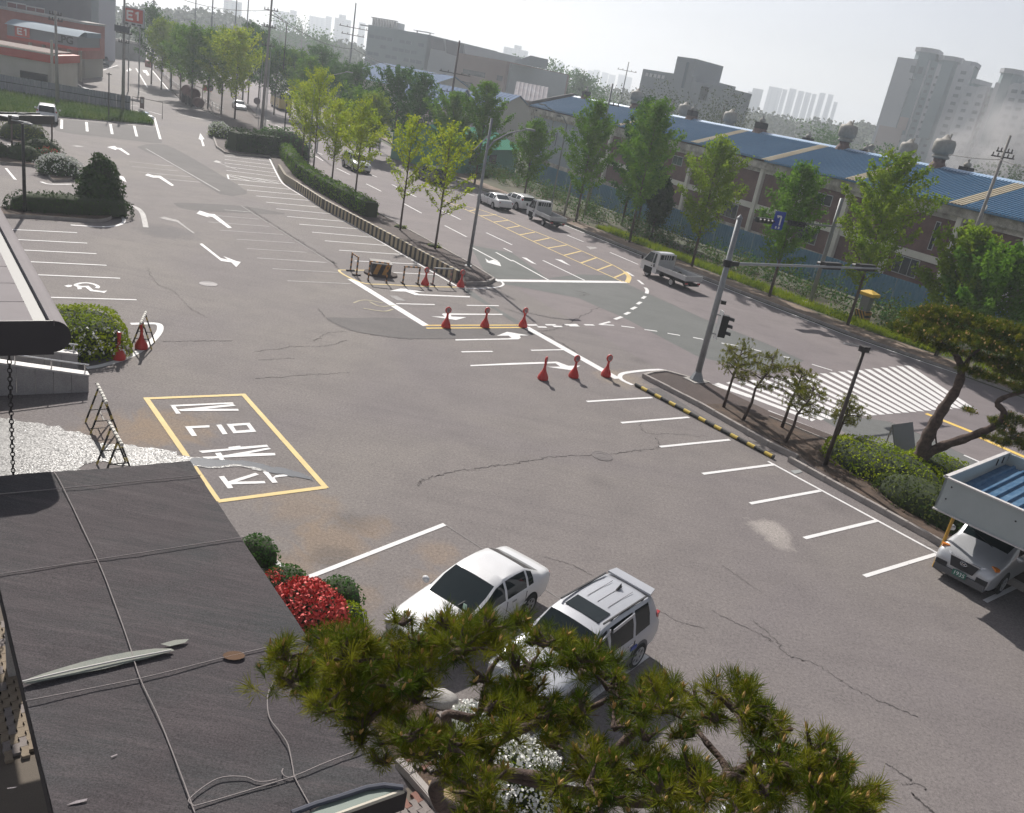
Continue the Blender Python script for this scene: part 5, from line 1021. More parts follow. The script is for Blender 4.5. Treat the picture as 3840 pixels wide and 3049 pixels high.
# rusty tanks
tk0 = T(0, 0, 1655, 905); tkd = (T(0, 0, 1560, 855) - tk0).normalized()
tk = thing("rusty_tank", "large rusty brown cylindrical tank on supports beside the far lane", "tank", (tk0.x, tk0.y, .0), math.atan2(tkd.y, tkd.x))
def hcyl(x0, x1, y, z_, r, m, name, par):
    o = MB().lathe([(0, x0), (r * .8, x0), (r, x0 + .15), (r, x1 - .15), (r * .8, x1), (0, x1)], 20).build(name, m, par, True); o.rotation_euler = (0, R(90), 0); o.location = (0, y, z_); sharp(o, 40)
M_TANK = mat("rust_brown_tank", (.10, .045, .042), .7, col2=(.16, .08, .07), scale=1.2, fine=.3)
hcyl(.5, 6.0, .2, 1.75, .85, M_TANK, "drum", tk); hcyl(-1.0, 1.0, -.2, .75, .72, M_TANK, "small_drum", tk)
for x in (1.2, 3.0, 5.6): MB().box((x, .2, .7), (.3, 1.6, 1.4)).build("support", M_TRIMF, tk)
MB().box((3.2, -.9, 2.7), (5.5, .06, .06)).box((.6, -.9, 1.8), (.08, .08, 2.4)).box((5.8, -.9, 1.8), (.08, .08, 2.4)).build("ladder_rail", M_RUST, tk)
tag(MB().box((0, 0, .9), (1.6, .1, .9)).build("orange_panel", mat("orange_panel_paint", (.55, .12, .06), .6), None, loc=T(0, 0, 1745, 790)), "orange panel leaning by the far street trees", "panel")
dk = T(0, 0, 1765, 840); dsc = thing("disc_sign", "round grey traffic sign seen from behind by the far street trees", "sign", dk); o = MB().lathe([(0, 0), (.55, 0), (.55, .04), (0, .04)], 20).build("disc", M_DISC if False else mat("disc_back", (.20, .15, .17), .6), dsc, loc=(0, 0, 1.9)); o.rotation_euler = (R(90), 0, R(25)); MB().tube([(0, .05, 0), (0, .05, 2.4)], .04, 6).build("post", M_STEEL, dsc)
dk = T(1, 0, 0, 985); dsc = thing("disc_sign", "round grey traffic sign seen from behind beside the tall utility pole", "sign", dk); o = MB().lathe([(0, 0), (.5, 0), (.5, .04), (0, .04)], 20).build("disc", MATS["disc_back"], dsc, loc=(0, 0, 2.3)); o.rotation_euler = (R(90), 0, R(25)); MB().tube([(0, .05, 0), (0, .05, 2.8)], .04, 6).build("post", M_STEEL, dsc)

# ---- signboard shelter at the left
g0, g1 = T(0, 0, 105, 1330), T(0, 0, 440, 1315); sh = thing("signboard_shelter", "black fascia board shelter on two thin posts at the left islands", "shelter", (g0.x, g0.y, 0), math.atan2((g1 - g0).y, (g1 - g0).x)); Ls = (g1 - g0).length
for x in (0, Ls): MB().tube([(x, 0, .1), (x, 0, 2.75)], .06, 8).build("post", mat("brown_post", (.10, .07, .06), .7), sh)
# ================================================================ FILLING STATION AND ITS NEIGHBOURS (upper left)
fr = T(0, 0, 1092, 955); fd = math.degrees(math.atan2((T(0, 0, 1092, 955) - T(0, 0, 500, 858)).y, (T(0, 0, 1092, 955) - T(0, 0, 500, 858)).x))
fdir = Vector((math.cos(R(fd)), math.sin(R(fd)), 0)); fn = Vector((-fdir.y, fdir.x, 0)); fn = fn if fn.y > 0 else -fn
M_FENCE = mat("grey_corrugated_fence", (.17, .18, .205), .7, col2=(.24, .25, .28), scale=.5, fine=.3)
fe = thing("corrugated_fence", "grey corrugated sheet fence behind the grass strip at upper left", "fence")
for i in range(13):
    c = fr - fdir * (.75 + 1.5 * i); mb = MB(); V = []
    for j in range(11): V += [(-.74 + 1.48 * j / 10, .03 if j % 2 else -.03, .05), (-.74 + 1.48 * j / 10, .03 if j % 2 else -.03, 2.0 + .02 * (i % 2))]
    mb.add(V, [(2 * j, 2 * j + 2, 2 * j + 3, 2 * j + 1) for j in range(10)]); mb.build("fence_sheet", M_FENCE, fe, loc=c, rz=R(fd))
    if i % 2 == 0: MB().box((0, .08, 1.0), (.08, .08, 2.0)).build("post", M_STEEL, fe, loc=fr - fdir * 1.5 * i, rz=R(fd))
MB().box((-9.7, -.08, 1.25), (19.4, .06, .07)).build("rail", M_TRIMF, fe, loc=fr, rz=R(fd))
wl = thing("boundary_wall", "plain grey panel wall left of the corrugated fence at upper left", "wall"); wp = fr - fdir * 19.6
for i in range(6): MB().box((0, 0, 1.15), (2.9, .15, 2.3)).build("wall_panel", mat("grey_wall_panel", (.20, .21, .225), .9, fine=.3), wl, loc=wp - fdir * (1.5 + 3.0 * i), rz=R(fd))
gt = thing("frame_gate", "thin dark tube frame beside the fence end", "frame", fr + fdir * .3, R(fd)); MB().tube([(0, 0, 0), (0, 0, 2.0), (3.4, 0, 1.9), (3.4, 0, 0)], .04, 6).build("tube_frame", M_TRIMF, gt)
sgp = T(0, 0, 1195, 935); sg2 = thing("notice_post", "narrow dark notice board standing by the rubbish pile at the fence end", "sign", sgp, R(fd)); MB().box((0, 0, .85), (.5, .06, 1.7)).build("board", M_RUST, sg2); MB().box((0, -.04, 1.2), (.3, .02, .5)).build("panel", M_CONC, sg2)
# rubbish pile: single pieces
for k in range(9):
    q = T(0, 0, 1190 + (k * 37) % 90, 945 + (k * 29) % 70); m = (M_CONC, mat("blue_bag", (.04, .12, .36), .6), M_SIGWHITE, M_TRIMF, mat("grey_bag", (.25, .27, .3), .7))[k % 5]
    o = MB().lathe([(0, 0), (.34, .05), (.4, .22), (.25, .42), (0, .46)], 8, sx=1 + .2 * (k % 3)).build("rubbish_bag", m, None, loc=q); o.rotation_euler.z = k
    tag(o, ["pale grey", "bright blue", "white", "black", "blue-grey"][k % 5] + " rubbish bag in the pile at the fence end" + (", upper part" if k < 5 else ", lower part"), "bag", "rubbish bags at the fence end")
# grass strip
ge = [T(0, 0, -60, 945), T(0, 0, 600, 1000), T(0, 0, 1290, 1058), T(0, 0, 1300, 1030), T(0, 0, 1270, 985)]; gr = [fr + fdir * 2, fr - fdir * 19, fr - fdir * 40]
gs = MB().prism([(p.x, p.y) for p in ge + gr], -.05, .10, 0, 1).build("grass_strip", [M_KERB, mat("grass_soil", (.035, .05, .02), .95, col2=(.06, .075, .03), scale=1)]); kind(gs, "structure")
# cream building with red band
O1 = fr - fdir * 19 + fn * 3.5
M_CREAM = mat("cream_render", (.40, .385, .33), .9, col2=(.45, .43, .38), scale=.5, fine=.2); M_RED = mat("red_fascia", (.40, .055, .035), .55, var=.06); M_BRICKO = mat("orange_brick_wall", (.30, .085, .065), .9, col2=(.36, .12, .09), scale=.8, fine=.4)
pr = onp(*tp(0, 0, 455, 600), O1, fd); zt = onp(*tp(0, 0, 455, 500), O1, fd).z; zband = onp(*tp(0, 0, 452, 535), O1, fd).z
cbd = thing("station_office", "cream rendered station office with red roof band behind the grey wall", "building", (pr.x, pr.y, 0), R(fd))
MB().box((-11, 5, (zband) / 2), (22, 10, zband)).build("wall", M_CREAM, cbd); MB().box((-11, 5, zband + .45), (22.5, 10.5, .9)).build("red_band", M_RED, cbd); MB().box((-11, 5, zband + 1.0), (21.0, 9.2, .2)).build("roof", M_RUST, cbd); MB().box((-11, -.1, zband + .98), (22.6, .35, .16)).build("roof_edge", M_CREAM, cbd)
w1 = onp(*tp(0, 0, 250, 605), O1, fd); w2 = onp(*tp(0, 0, 325, 680), O1, fd); wx = ((w1 + w2) / 2 - pr).dot(fdir)
f = MB().box((wx, -.06, (w1.z + w2.z) / 2), (3.0, .1, abs(w1.z - w2.z))).build("window", M_TRIMF, cbd); MB().box((wx, -.12, (w1.z + w2.z) / 2), (2.7, .04, abs(w1.z - w2.z) - .25)).build("pane", M_GLASSD, f)
MB().tube([(-.15, -.25, .2), (-.15, -.25, zband + 2.6)], .16, 8).build("downpipe", M_CREAM, cbd); MB().tube([(-16.5, -.12, .2), (-16.5, -.12, zband)], .08, 6).build("downpipe", M_STEEL, cbd)
for q_, lab in ((tp(0, 0, 120, 770), "round black air conditioner unit by the station office wall"),):
    q = onp(*q_, O1 - fn * .9, fd); r = thing("condenser_unit", lab, "air conditioner", (q.x, q.y, 0), R(fd)); MB().box((0, 0, .5), (.9, .4, .8)).build("casing", M_CONC, r); o = MB().lathe([(0, 0), (.34, 0), (.34, .05), (0, .05)], 14).build("fan", M_TRIMF, r, loc=(0, -.22, .5)); o.rotation_euler = (R(90), 0, 0)
def e_one(par, x, y, z, s):
    """the white letters E1"""
    m = MB()
    for a, b in (((-.75, -.5), (-.75, .5)), ((-.75, .43), (-.1, .43)), ((-.75, 0), (-.18, 0)), ((-.75, -.43), (-.1, -.43)), ((.45, -.5), (.45, .5)), ((.45, .45), (.18, .25))):
        m.bar((x + a[0] * s, y, z + a[1] * s), (x + b[0] * s, y, z + b[1] * s), .03, .2 * s)
    m.build("lettering", M_SIGWHITE, par)
# pump canopy with lettering
O2 = fr + fn * 26
a0 = onp(*tp(0, 0, 60, 255), O2, fd); a1 = onp(*tp(0, 0, 655, 365), O2, fd); zb = onp(*tp(0, 0, 400, 375), O2, fd).z; zc_ = onp(*tp(0, 0, 400, 310), O2, fd).z
Lc = (Vector((a1.x, a1.y, 0)) - Vector((a0.x, a0.y, 0))).length; cn = thing("pump_canopy", "grey filling station canopy with curved roof edge and red lower band", "canopy", (a0.x, a0.y, 0), R(fd))
zb = onp(*tp(0, 0, 640, 415), O2, fd).z; zc_ = zb + 2.4
M_CANG = mat("canopy_grey", (.17, .185, .205), .6); MB().box((Lc / 2, 6, zb + .95), (Lc, 12, 1.5)).build("fascia", M_CANG, cn); MB().box((Lc / 2, 6, zb + .05), (Lc + .1, 12.1, .4)).build("red_band", M_RED, cn)
V = []
for i in range(7):
    t = i / 6; V += [(-.2, -.4 + 4.5 * t, zb + 1.7 + .75 * math.sin(t * 1.57)), (Lc + .2, -.4 + 4.5 * t, zb + 1.7 + .75 * math.sin(t * 1.57))]
MB().add(V, [(2 * i, 2 * i + 1, 2 * i + 3, 2 * i + 2) for i in range(6)]).box((Lc / 2, 8, zb + 2.0), (Lc + .4, 8, .7)).build("curved_roof", mat("pale_blue_sheet", (.22, .27, .32), .8, spec=.1), cn)
for x in (2.0, Lc - 2.0):
    for y in (3, 9): MB().tube([(x, y, 0), (x, y, zb)], .25, 10).build("column", M_CREAM, cn)
ex = (onp(*tp(0, 0, 190, 305), O2, fd) - a0).dot(fdir); MB().box((ex, -.08, zb + 1.05), (1.9, .12, 1.35)).build("sign_panel", M_RED, cn); e_one(cn, ex + .1, -.17, zb + 1.05, .85)
lx = (onp(*tp(0, 0, 545, 370), O2, fd) - a0).dot(fdir); upright_text("LPG", 1.35, M_INK, (lx, -.03, zb + .98), 0, cn, .04)
# orange brick building behind
O3 = fr + fn * 42
b0 = onp(*tp(0, 0, 0, 85), O3, fd); b1 = onp(*tp(0, 0, 720, 195), O3, fd); Lb = (b1 - b0).dot(fdir); zt = (b0.z + b1.z) / 2
ob_ = thing("brick_building", "orange red brick building behind the station canopy", "building", (b0.x - fdir.x * 10, b0.y - fdir.y * 10, 0), R(fd)); Lb += 10
MB().box((Lb / 2, 6, zt - 2.6), (Lb, 12, 5.2)).build("brick_storey", M_BRICKO, ob_); MB().box((Lb / 2, 6, (zt - 5.2) / 2), (Lb - .4, 11.6, zt - 5.2)).build("ground_storey", mat("beige_wall", (.33, .31, .27), .9), ob_); MB().box((Lb / 2, 6, zt + .15), (Lb + .4, 12.4, .3)).build("roof", M_CONC, ob_)
for k in range(8): MB().box((Lb - 2 - 2.2 * k, -.05 + .18, (zt - 5.2) / 2), (1.2, .12, 3.2)).build("shutter", M_GLASSD, ob_)
r, W_, z = hazeblock("low_wall", "long pale topped retaining wall behind the station forecourt", "wall", tp(0, 0, 720, 305), tp(0, 0, 1230, 385), N(*tp(0, 0, 722, 462)).length, N(*tp(0, 0, 1225, 520)).length, 1.2, mat("dark_stone_wall", (.15, .15, .14), .95, fine=.4), M_CONC)
r, W_, z = hazeblock("forecourt_wall", "low pale wall at the edge of the station forecourt", "wall", tp(0, 0, 520, 498), tp(0, 0, 725, 462), N(*tp(0, 0, 525, 545)).length, N(*tp(0, 0, 725, 505)).length, .6, M_CONC)
# big grey buildings behind
r, W_, z = hazeblock("grey_warehouse", "big plain grey warehouse at the upper left corner with red framed windows", "building", tp(0, 0, -60, -110), tp(0, 0, 770, -30), 175, 190, 40, mat("warehouse_grey", (.14, .145, .165), .9, var=.04), zt=34)
for px, py in ((135, 75), (295, 110)):
    q = onp(*tp(0, 0, px, py), r.location, math.degrees(r.rotation_euler.z)); x = (Vector((q.x, q.y, 0)) - r.location).length
    f = MB().box((x, -.08, q.z), (3.9, .12, 2.0)).build("window", M_WFRAME, r)
    for s_ in (-.95, .95): MB().box((x + s_, -.16, q.z), (1.7, .06, 1.6)).build("pane", mat("reddish_pane", (.16, .05, .06), .3), f)
r, W_, z = hazeblock("grey_warehouse", "hazy teal grey block right of the big grey warehouse", "building", tp(0, 0, 755, -60), tp(0, 0, 832, -40), 205, 208, 30, mat("teal_grey_wall", (.16, .19, .21), .9), zt=36)
r, W_, z = hazeblock("white_block", "pale lavender wall block left of the red station sign", "building", tp(0, 0, 832, 40), tp(0, 0, 975, 60), 225, 232, 20, mat("lavender_wall", (.33, .335, .38), .9), zt=27)
mb = MB()
for x in (5, 10): mb.box((x, -.05, 22.5), (2.6, .1, 1.8))
kind(mb.build("window_rows", M_GLASSD, r), "stuff")
# red sign on two legs
q = far(*tp(0, 0, 1125, 145), 150); SS = .40; es = thing("pylon_sign", "red station sign board with white lettering on two tall legs", "sign", (q.x, q.y, 0), R(fd - 8)); MB().box((0, 0, q.z), (3.1, .4, 2.55)).build("frame", mat("sign_frame", (.35, .37, .40), .5), es); MB().box((0, -.23, q.z + .2), (2.8, .06, 1.85)).build("sign_panel", M_RED, es); MB().box((0, -.23, q.z - 1.0), (2.8, .06, .36)).build("price_panel", M_WFRAME, es)
for k in (-.9, 0.1, .95): MB().box((k, -.27, q.z - 1.0), (.56, .04, .24)).build("price_tile", M_GLASSD, es)
e_one(es, .15, -.28, q.z + .2, 1.25)
for x in (-.6, .95): MB().tube([(x, 0, 0), (x, 0, q.z - 1.25)], .1, 8).build("leg", M_STEEL, es)
tag(MB().box((0, 0, .7), (1.2, .8, 1.4)).build("red_box", M_BRICKO, None, loc=T(0, 0, 1248, 565)), "small dark red box at the start of the far railing", "box")
pmp = T(0, 0, 815, 560); r = thing("fuel_pump", "small brown fuel dispenser on a pale plinth beside the dark van", "fuel pump", pmp); MB().box((0, 0, .1), (3.2, 1.4, .2)).build("plinth", M_CONC, r); MB().box((.2, 0, 1.0), (.9, .6, 1.7)).build("dispenser", M_RUST, r)
# shelter top (after the station, same kit)
zt_ = 2.75
MB().box((Ls / 2, 0, zt_ - .05), (Ls + .5, .10, .62)).box((Ls / 2, 1.3, zt_ - .05), (Ls + .5, .10, .62)).build("fascia", M_BLACKP, sh); MB().box((Ls / 2, .65, zt_ + .1), (Ls + .4, 1.2, .06)).build("roof_panel", mat("grey_tray", (.28, .29, .30), .6), sh); MB().box((Ls / 2, .65, zt_ + .2), (.1, 1.2, .16)).build("divider", M_CONC, sh)
# ================================================================ VEGETATION
RNG = np.random.default_rng(11)
def npobj(name, V, k, m, parent=None, loc=None, mi=None):
    """mesh of n separate k-gons from an (n*k, 3) array"""
    n = len(V) // k; me = bpy.data.meshes.new(name); me.vertices.add(n * k); me.vertices.foreach_set("co", np.ascontiguousarray(V, dtype=np.float32).ravel())
    me.loops.add(n * k); me.loops.foreach_set("vertex_index", np.arange(n * k, dtype=np.int32)); me.polygons.add(n); me.polygons.foreach_set("loop_start", np.arange(0, n * k, k, dtype=np.int32))
    for x in (m if isinstance(m, (list, tuple)) else [m]): me.materials.append(x)
    if mi is not None: me.polygons.foreach_set("material_index", np.asarray(mi, dtype=np.int32))
    me.update(calc_edges=True); o = bpy.data.objects.new(name, me); COL.objects.link(o)
    if parent is not None: o.parent = parent
    if loc is not None: o.location = loc
    return o
def leafquads(P, size, nrm=None, flat=0.5, asp=0.6):
    """a quad leaf at each point, randomly turned, leaning towards nrm where given"""
    n = len(P); a = RNG.normal(size=(n, 3)); a /= np.linalg.norm(a, axis=1)[:, None]
    w_ = RNG.normal(size=(n, 3))
    if nrm is not None: w_ = w_ * (1 - flat) + nrm * flat * 1.6
    w_ /= np.linalg.norm(w_, axis=1)[:, None] + 1e-9
    a = a - w_ * (a * w_).sum(1)[:, None]; a /= np.linalg.norm(a, axis=1)[:, None] + 1e-9; b = np.cross(w_, a)
    s = (size * RNG.uniform(.6, 1.35, n))[:, None]
    return np.stack([P - a * s * .5, P + b * s * asp * .5 + a * s * .05, P + a * s * .55, P - b * s * asp * .5 + a * s * .05], 1).reshape(-1, 3)
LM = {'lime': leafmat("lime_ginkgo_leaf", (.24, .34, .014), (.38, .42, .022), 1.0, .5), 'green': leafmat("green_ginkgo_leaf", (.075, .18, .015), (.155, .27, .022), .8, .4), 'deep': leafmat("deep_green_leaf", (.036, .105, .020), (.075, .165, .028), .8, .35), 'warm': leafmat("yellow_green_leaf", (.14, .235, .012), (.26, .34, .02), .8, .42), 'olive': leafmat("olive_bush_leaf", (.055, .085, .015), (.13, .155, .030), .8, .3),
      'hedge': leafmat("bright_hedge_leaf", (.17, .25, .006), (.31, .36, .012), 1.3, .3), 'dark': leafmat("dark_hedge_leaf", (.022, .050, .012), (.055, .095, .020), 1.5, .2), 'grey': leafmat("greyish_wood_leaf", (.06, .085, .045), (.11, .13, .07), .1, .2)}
M_CORE = mat("dark_leaf_core", (.022, .034, .008), .95); M_BARK = mat("grey_brown_bark", (.075, .055, .045), .95, col2=(.13, .10, .085), scale=5, fine=.5, bump=.8); M_BARKP = mat("pine_bark", (.055, .036, .030), .95, col2=(.115, .078, .065), scale=7, fine=.6, bump=1.0)  # M_CORE: solid dark filling that blocks the view through the leaf skin
M_WFLOW = mat("white_petals", (.72, .72, .68), .7); M_RFLOW = mat("red_petals", (.55, .055, .05), .7, col2=(.68, .12, .10), scale=6); M_TWIG = mat("bare_twig", (.06, .045, .04), .95)
def ginkgo(label, base, h_, rad, leaf, n=5000, start=.28, nb=34, lsz=.17, group="street trees", spiky=.5, up=.75, tr=.09, name="ginkgo_tree", clump=.16):
    r = thing(name, label, "tree", (base.x, base.y, .1), RNG.uniform(0, 6), group); tk = MB(); z0 = h_ * start
    tk.tube([(0, 0, -.1), (RNG.normal(0, .03), RNG.normal(0, .03), h_ * .5), (RNG.normal(0, .05), 0, h_ * .97)], [tr, tr * .6, .012], 7); P = []
    ns = max(3, n // nb)
    for i in range(nb):
        t = (i + .5) / nb; z = z0 + (h_ * .96 - z0) * t ** .9; az = i * 2.39996 + RNG.uniform(-.4, .4)
        prof = (min(1, (t + .12) / .32) ** .7) * (1 - max(0, (t - .25) / .75) ** 1.25 * .93); L_ = rad * prof * RNG.uniform(1 - spiky * .55, 1 + spiky * .35) + .15
        d = np.array([math.cos(az), math.sin(az), up * RNG.uniform(.6, 1.35) + t * .5]); a = np.array([0, 0, z]); e = a + d * L_
        mid = a + d * L_ * .55 + np.array([0, 0, -.05 * L_]); tk.tube([tuple(a), tuple(mid), tuple(e)], [.028 * (1.2 - t), .016, .005], 4, cap=False)
        ns = max(3, int(n / nb * L_ / (rad * .62))); s = RNG.beta(1.5, 1.15, ns) * 1.02 + .06; P.append(a + np.outer(s, d * L_) + RNG.normal(size=(ns, 3)) * (clump * (.5 + .7 * (1 - abs(s - .55))))[:, None])
    top = np.array([0, 0, h_]) - np.outer(RNG.uniform(0, h_ * .16, 60), [0, 0, 1.]) + RNG.normal(size=(60, 3)) * .07; P.append(top)
    tk.build("trunk", M_BARK, r, True); npobj("crown", leafquads(np.concatenate(P), lsz), 4, leaf, r); return r
hh = lambda b, q: height_at(b, *q)
NEARL = [((1, 1, 1505, 400), (1, 0, 1560, 1050), "nearest yellow-green young ginkgo by the street lamp on the median", 1.7), ((1, 1, 1210, 240), (1, 0, 1260, 990), "second nearest yellow-green young ginkgo on the median", 1.7), ((1, 0, 830, 1690), (1, 0, 920, 860), "yellow-green ginkgo in front of the silver SUV, dark straight trunk", 1.75),
         ((1, 0, 635, 1565), (1, 0, 690, 850), "yellow-green ginkgo behind the middle of the clipped hedge", 1.6), ((1, 0, 480, 1465), (1, 0, 520, 570), "tallest yellow-green ginkgo of the median row", 1.8), ((1, 0, 380, 1405), (1, 0, 400, 690), "last yellow-green ginkgo of the median row before the black post", 1.7)]
for k, (b, t_, lab, rd) in enumerate(NEARL):
    P0 = T(*b); ginkgo(lab, P0, hh(P0, tp(*t_)), rd * (1.25 if k < 2 else 1.12), LM['lime'], 2900 if k < 2 else 5000, .26, 26 if k < 2 else 32, .16, "yellow-green ginkgo trees on the median", .75, .85, .085, clump=.10 if k < 2 else .15)
FARR = [((2, 1, 535, 165), (2, 0, 710, 840), "tall dark green ginkgo right of the first truck", 2.5, 'green', 9000), ((2, 0, 95, 1700), (2, 0, 150, 1010), "dark green ginkgo above the white hatchback", 2.1, 'green', 6500), ((2, 1, 985, 340), (2, 0, 1140, 820), "tall broad green ginkgo in the middle of the far row", 2.6, 'green', 9000),
        ((2, 1, 1510, 545), (2, 0, 1790, 1180), "yellowish green ginkgo behind the right truck", 2.35, 'warm', 7500), ((3, 1, 5, 800), (3, 0, 300, 1370), "slender green ginkgo between the two signal masts", 2.1, 'green', 6500), ((3, 1, 665, 1040), (3, 0, 1100, 1300), "big bright green ginkgo beside the yellow-capped cabinet", 2.6, 'warm', 9500)]
for b, t_, lab, rd, lf, n in FARR:
    P0 = T(*b); ginkgo(lab, P0, hh(P0, tp(*t_)), rd * 1.06, LM[lf], int(n * 1.15), .22, 50, .21, "green ginkgo trees along the far kerb", .5, .8, .12)
def kpt(q, d): p = far(*q, d); return Vector((p.x, p.y, 0)), p.z
for q, d, lab, rd, lf, n in ((tp(3, 1, 2040, 420), 58, "bright green tree at the right edge behind the big pine", 2.3, 'green', 7000), (tp(3, 1, 1800, 240), 60, "green tree left of the one at the right edge", 2.2, 'warm', 6000), (tp(1, 0, 1235, 590), 118, "large dark green tree left of the leaning crossarm pole", 3.4, 'deep', 7000), (tp(1, 0, 1420, 620), 112, "dark green tree right of the large dark one", 2.6, 'deep', 5000),
                             (tp(1, 0, 1690, 790), 104, "rounded green tree in front of the brown sheds", 2.6, 'green', 6000), (tp(1, 0, 1975, 690), 100, "slender pointed green tree before the green shed", 2.4, 'green', 6500), (tp(2, 0, 1160, 820), 88, "dark conical tree in front of the blue roof", 1.9, 'deep', 5000), (tp(2, 0, 1290, 860), 90, "thin dark treetop right of the dark conical one", 1.2, 'deep', 2500), (tp(2, 0, 1290, 1500), 84, "bare-stemmed dark spruce below the brick panels", 1.0, 'dark', 3000),
                             (tp(1, 0, 900, 790), 112, "green tree behind the yellow-green row", 2.6, 'green', 6000), (tp(1, 0, 1010, 800), 108, "slim green tree right of the yellow-green row", 2.0, 'warm', 4500)):
    b, z = kpt(q, d); ginkgo(lab, b, z, rd * 1.15, LM[lf], int(n * 1.4), .16, 44, .26, "trees beyond the road", .45, .8, .13)
# street trees up the road (left side and far side)
UP = [(0, 1290, 55, 175, 'deep', 3.2, "tall dark green tree beside the red station sign"), (0, 1375, 160, 165, 'warm', 2.4, "pale green tree right of the tall dark one"), (0, 1540, 230, 150, 'green', 2.4, "leggy tree above the dark red box"), (0, 1640, 210, 140, 'green', 2.2, "tree with a nest-like dark clump above the rusty tank"), (0, 1780, 250, 140, 'green', 2.6, "green tree just right of the rusty tank"), (0, 1900, 240, 135, 'warm', 2.7, "green tree behind the large yellow-green one"),
      (0, 2020, 250, 130, 'lime', 3.0, "large yellow-green tree before the tall utility pole"), (0, 1460, 190, 172, 'warm', 2.0, "thin pale tree in the upper left row"), (0, 2130, 200, 165, 'deep', 3.0, "hazy dark tree behind the tall utility pole"), (1, 60, 260, 160, 'deep', 3.2, "hazy dark tree right of the tall utility pole"), (1, 190, 420, 150, 'deep', 3.6, "dark green tree above the yellow bus"), (1, 330, 430, 150, 'green', 3.2, "leggy green tree right of the bus"), (1, 460, 500, 140, 'green', 2.6, "green tree behind the tallest yellow-green one"), (1, 570, 410, 150, 'deep', 3.4, "broad dark tree left of the far crossarm pole"), (1, 690, 560, 142, 'deep', 3.2, "dark tree below the far crossarm pole"), (1, 860, 560, 135, 'deep', 3.0, "dark tree in front of the long slate shed")]
for c, x, y, d, lf, rd, lab in UP:
    b, z = kpt(tp(c, 0, x, y), d); ginkgo(lab, b, z, rd * 1.1, LM[lf], 5200, .24, 36, .30, "street trees up the road", .4, .8, .13, clump=.24)
# distant single trees
def roundtree(label, q, d, rd, lf, n=1500, group="hazy distant trees", hz_=1.0, lsz=.7):
    b, z = kpt(q, d); r = thing("broadleaf_tree", label, "tree", b, 0, group); MB().tube([(0, 0, 0), (.2, 0, z * .5), (0, 0, z * .8)], [.35, .25, .08], 6).build("trunk", M_BARK, r); cs = RNG.normal(size=(26, 3)) * np.array([rd * .42, rd * .42, rd * .36 * hz_]); P = cs[RNG.integers(0, 26, n)] + RNG.normal(size=(n, 3)) * rd * .17
    P[:, 2] += z - rd * .8 * hz_; P = P[P[:, 2] < z + .3]; npobj("crown", leafquads(P, lsz), 4, LM[lf], r); return r
roundtree("round hazy bare-looking tree right of the grey concrete building", tp(2, 0, 1830, 745), 195, 9.5, 'grey', 2600, lsz=.5)
for k, (c, x, y, d, rd, lab) in enumerate(((2, 170, 490, 330, 8, "hazy pine above the white patched roof"), (2, 430, 515, 300, 7, "hazy pine with open crown on the centre skyline"), (2, 500, 580, 290, 8, "hazy bushy tree right of the open pine"), (2, 625, 600, 280, 5, "small round hazy tree with bare stem on the skyline"), (1, 400, 135, 420, 11, "hazy round tree on the left skyline"), (1, 545, 235, 330, 9, "hazy pine tree below the left skyline"), (1, 215, 110, 430, 12, "hazy tree before the leftmost apartment slab"), (3, 500, 1045, 230, 7, "dark hazy tree behind the big drum ventilator"), (3, 600, 1070, 225, 5, "smaller dark hazy tree right of the dark one"), (2, 770, 715, 240, 6, "hazy tree left of the poking utility pole"), (3, 1010, 1215, 190, 5, "light green tree behind the ridge right of the drum ventilator"), (3, 2080, 1400, 150, 5, "green tree behind the ridge at the right edge"), (2, 1250, 700, 205, 9, "bare grey tree in front of the grey concrete building"), (2, 1150, 720, 208, 8, "grey bare tree left part before the concrete building"), (2, 1400, 690, 204, 9, "bare grey tree right part before the concrete building"))):
    roundtree(lab, tp(c, 0, x, y), d, rd, 'grey' if k > 11 else 'deep', 1300, lsz=.8 if d > 250 else .5)
# wooded hills that read as one mass
M_HILL = mat("wooded_slope", (.035, .05, .025), .95, col2=(.06, .08, .04), scale=.05, fine=.4)
def ridge(pts, d0, thick, name):
    T0 = []; 
    for i, (px, py) in enumerate(pts): p = far(px, py, d0); p.z = max(1.0, p.z - 5.0); T0.append(p)
    V = [(p.x, p.y, p.z) for p in T0] + [(p.x * .72, p.y * .72, -.05) for p in T0] + [(p.x * 1.3, p.y * 1.3, -.05) for p in T0]; n = len(T0)
    o = MB().add(V, [(i, i + 1, n + i + 1, n + i) for i in range(n - 1)] + [(i + 1, i, 2 * n + i, 2 * n + i + 1) for i in range(n - 1)]).build(name, M_HILL); kind(o, "structure"); return T0
ZDROP = 2.5
tops = ridge([tp(0, 0, 700, 200), tp(0, 0, 1000, 20), tp(0, 0, 1400, -10), tp(0, 0, 1700, 30), tp(0, 0, 2100, 90), tp(1, 0, 200, 200), tp(1, 0, 450, 250), tp(1, 0, 700, 290), tp(1, 0, 900, 330)], 520, 60, "hills")
tops2 = ridge([tp(1, 0, 1700, 560), tp(2, 0, -60, 560), tp(2, 0, 200, 610), tp(2, 0, 500, 670), tp(2, 0, 900, 720), tp(2, 0, 1700, 860), tp(3, 0, 0, 905), tp(3, 0, 300, 945), tp(3, 0, 700, 1010), tp(3, 0, 790, 985), tp(3, 0, 950, 1010), tp(3, 0, 1500, 1160), tp(3, 0, 2300, 1350)], 540, 60, "hills")
PW_ = []
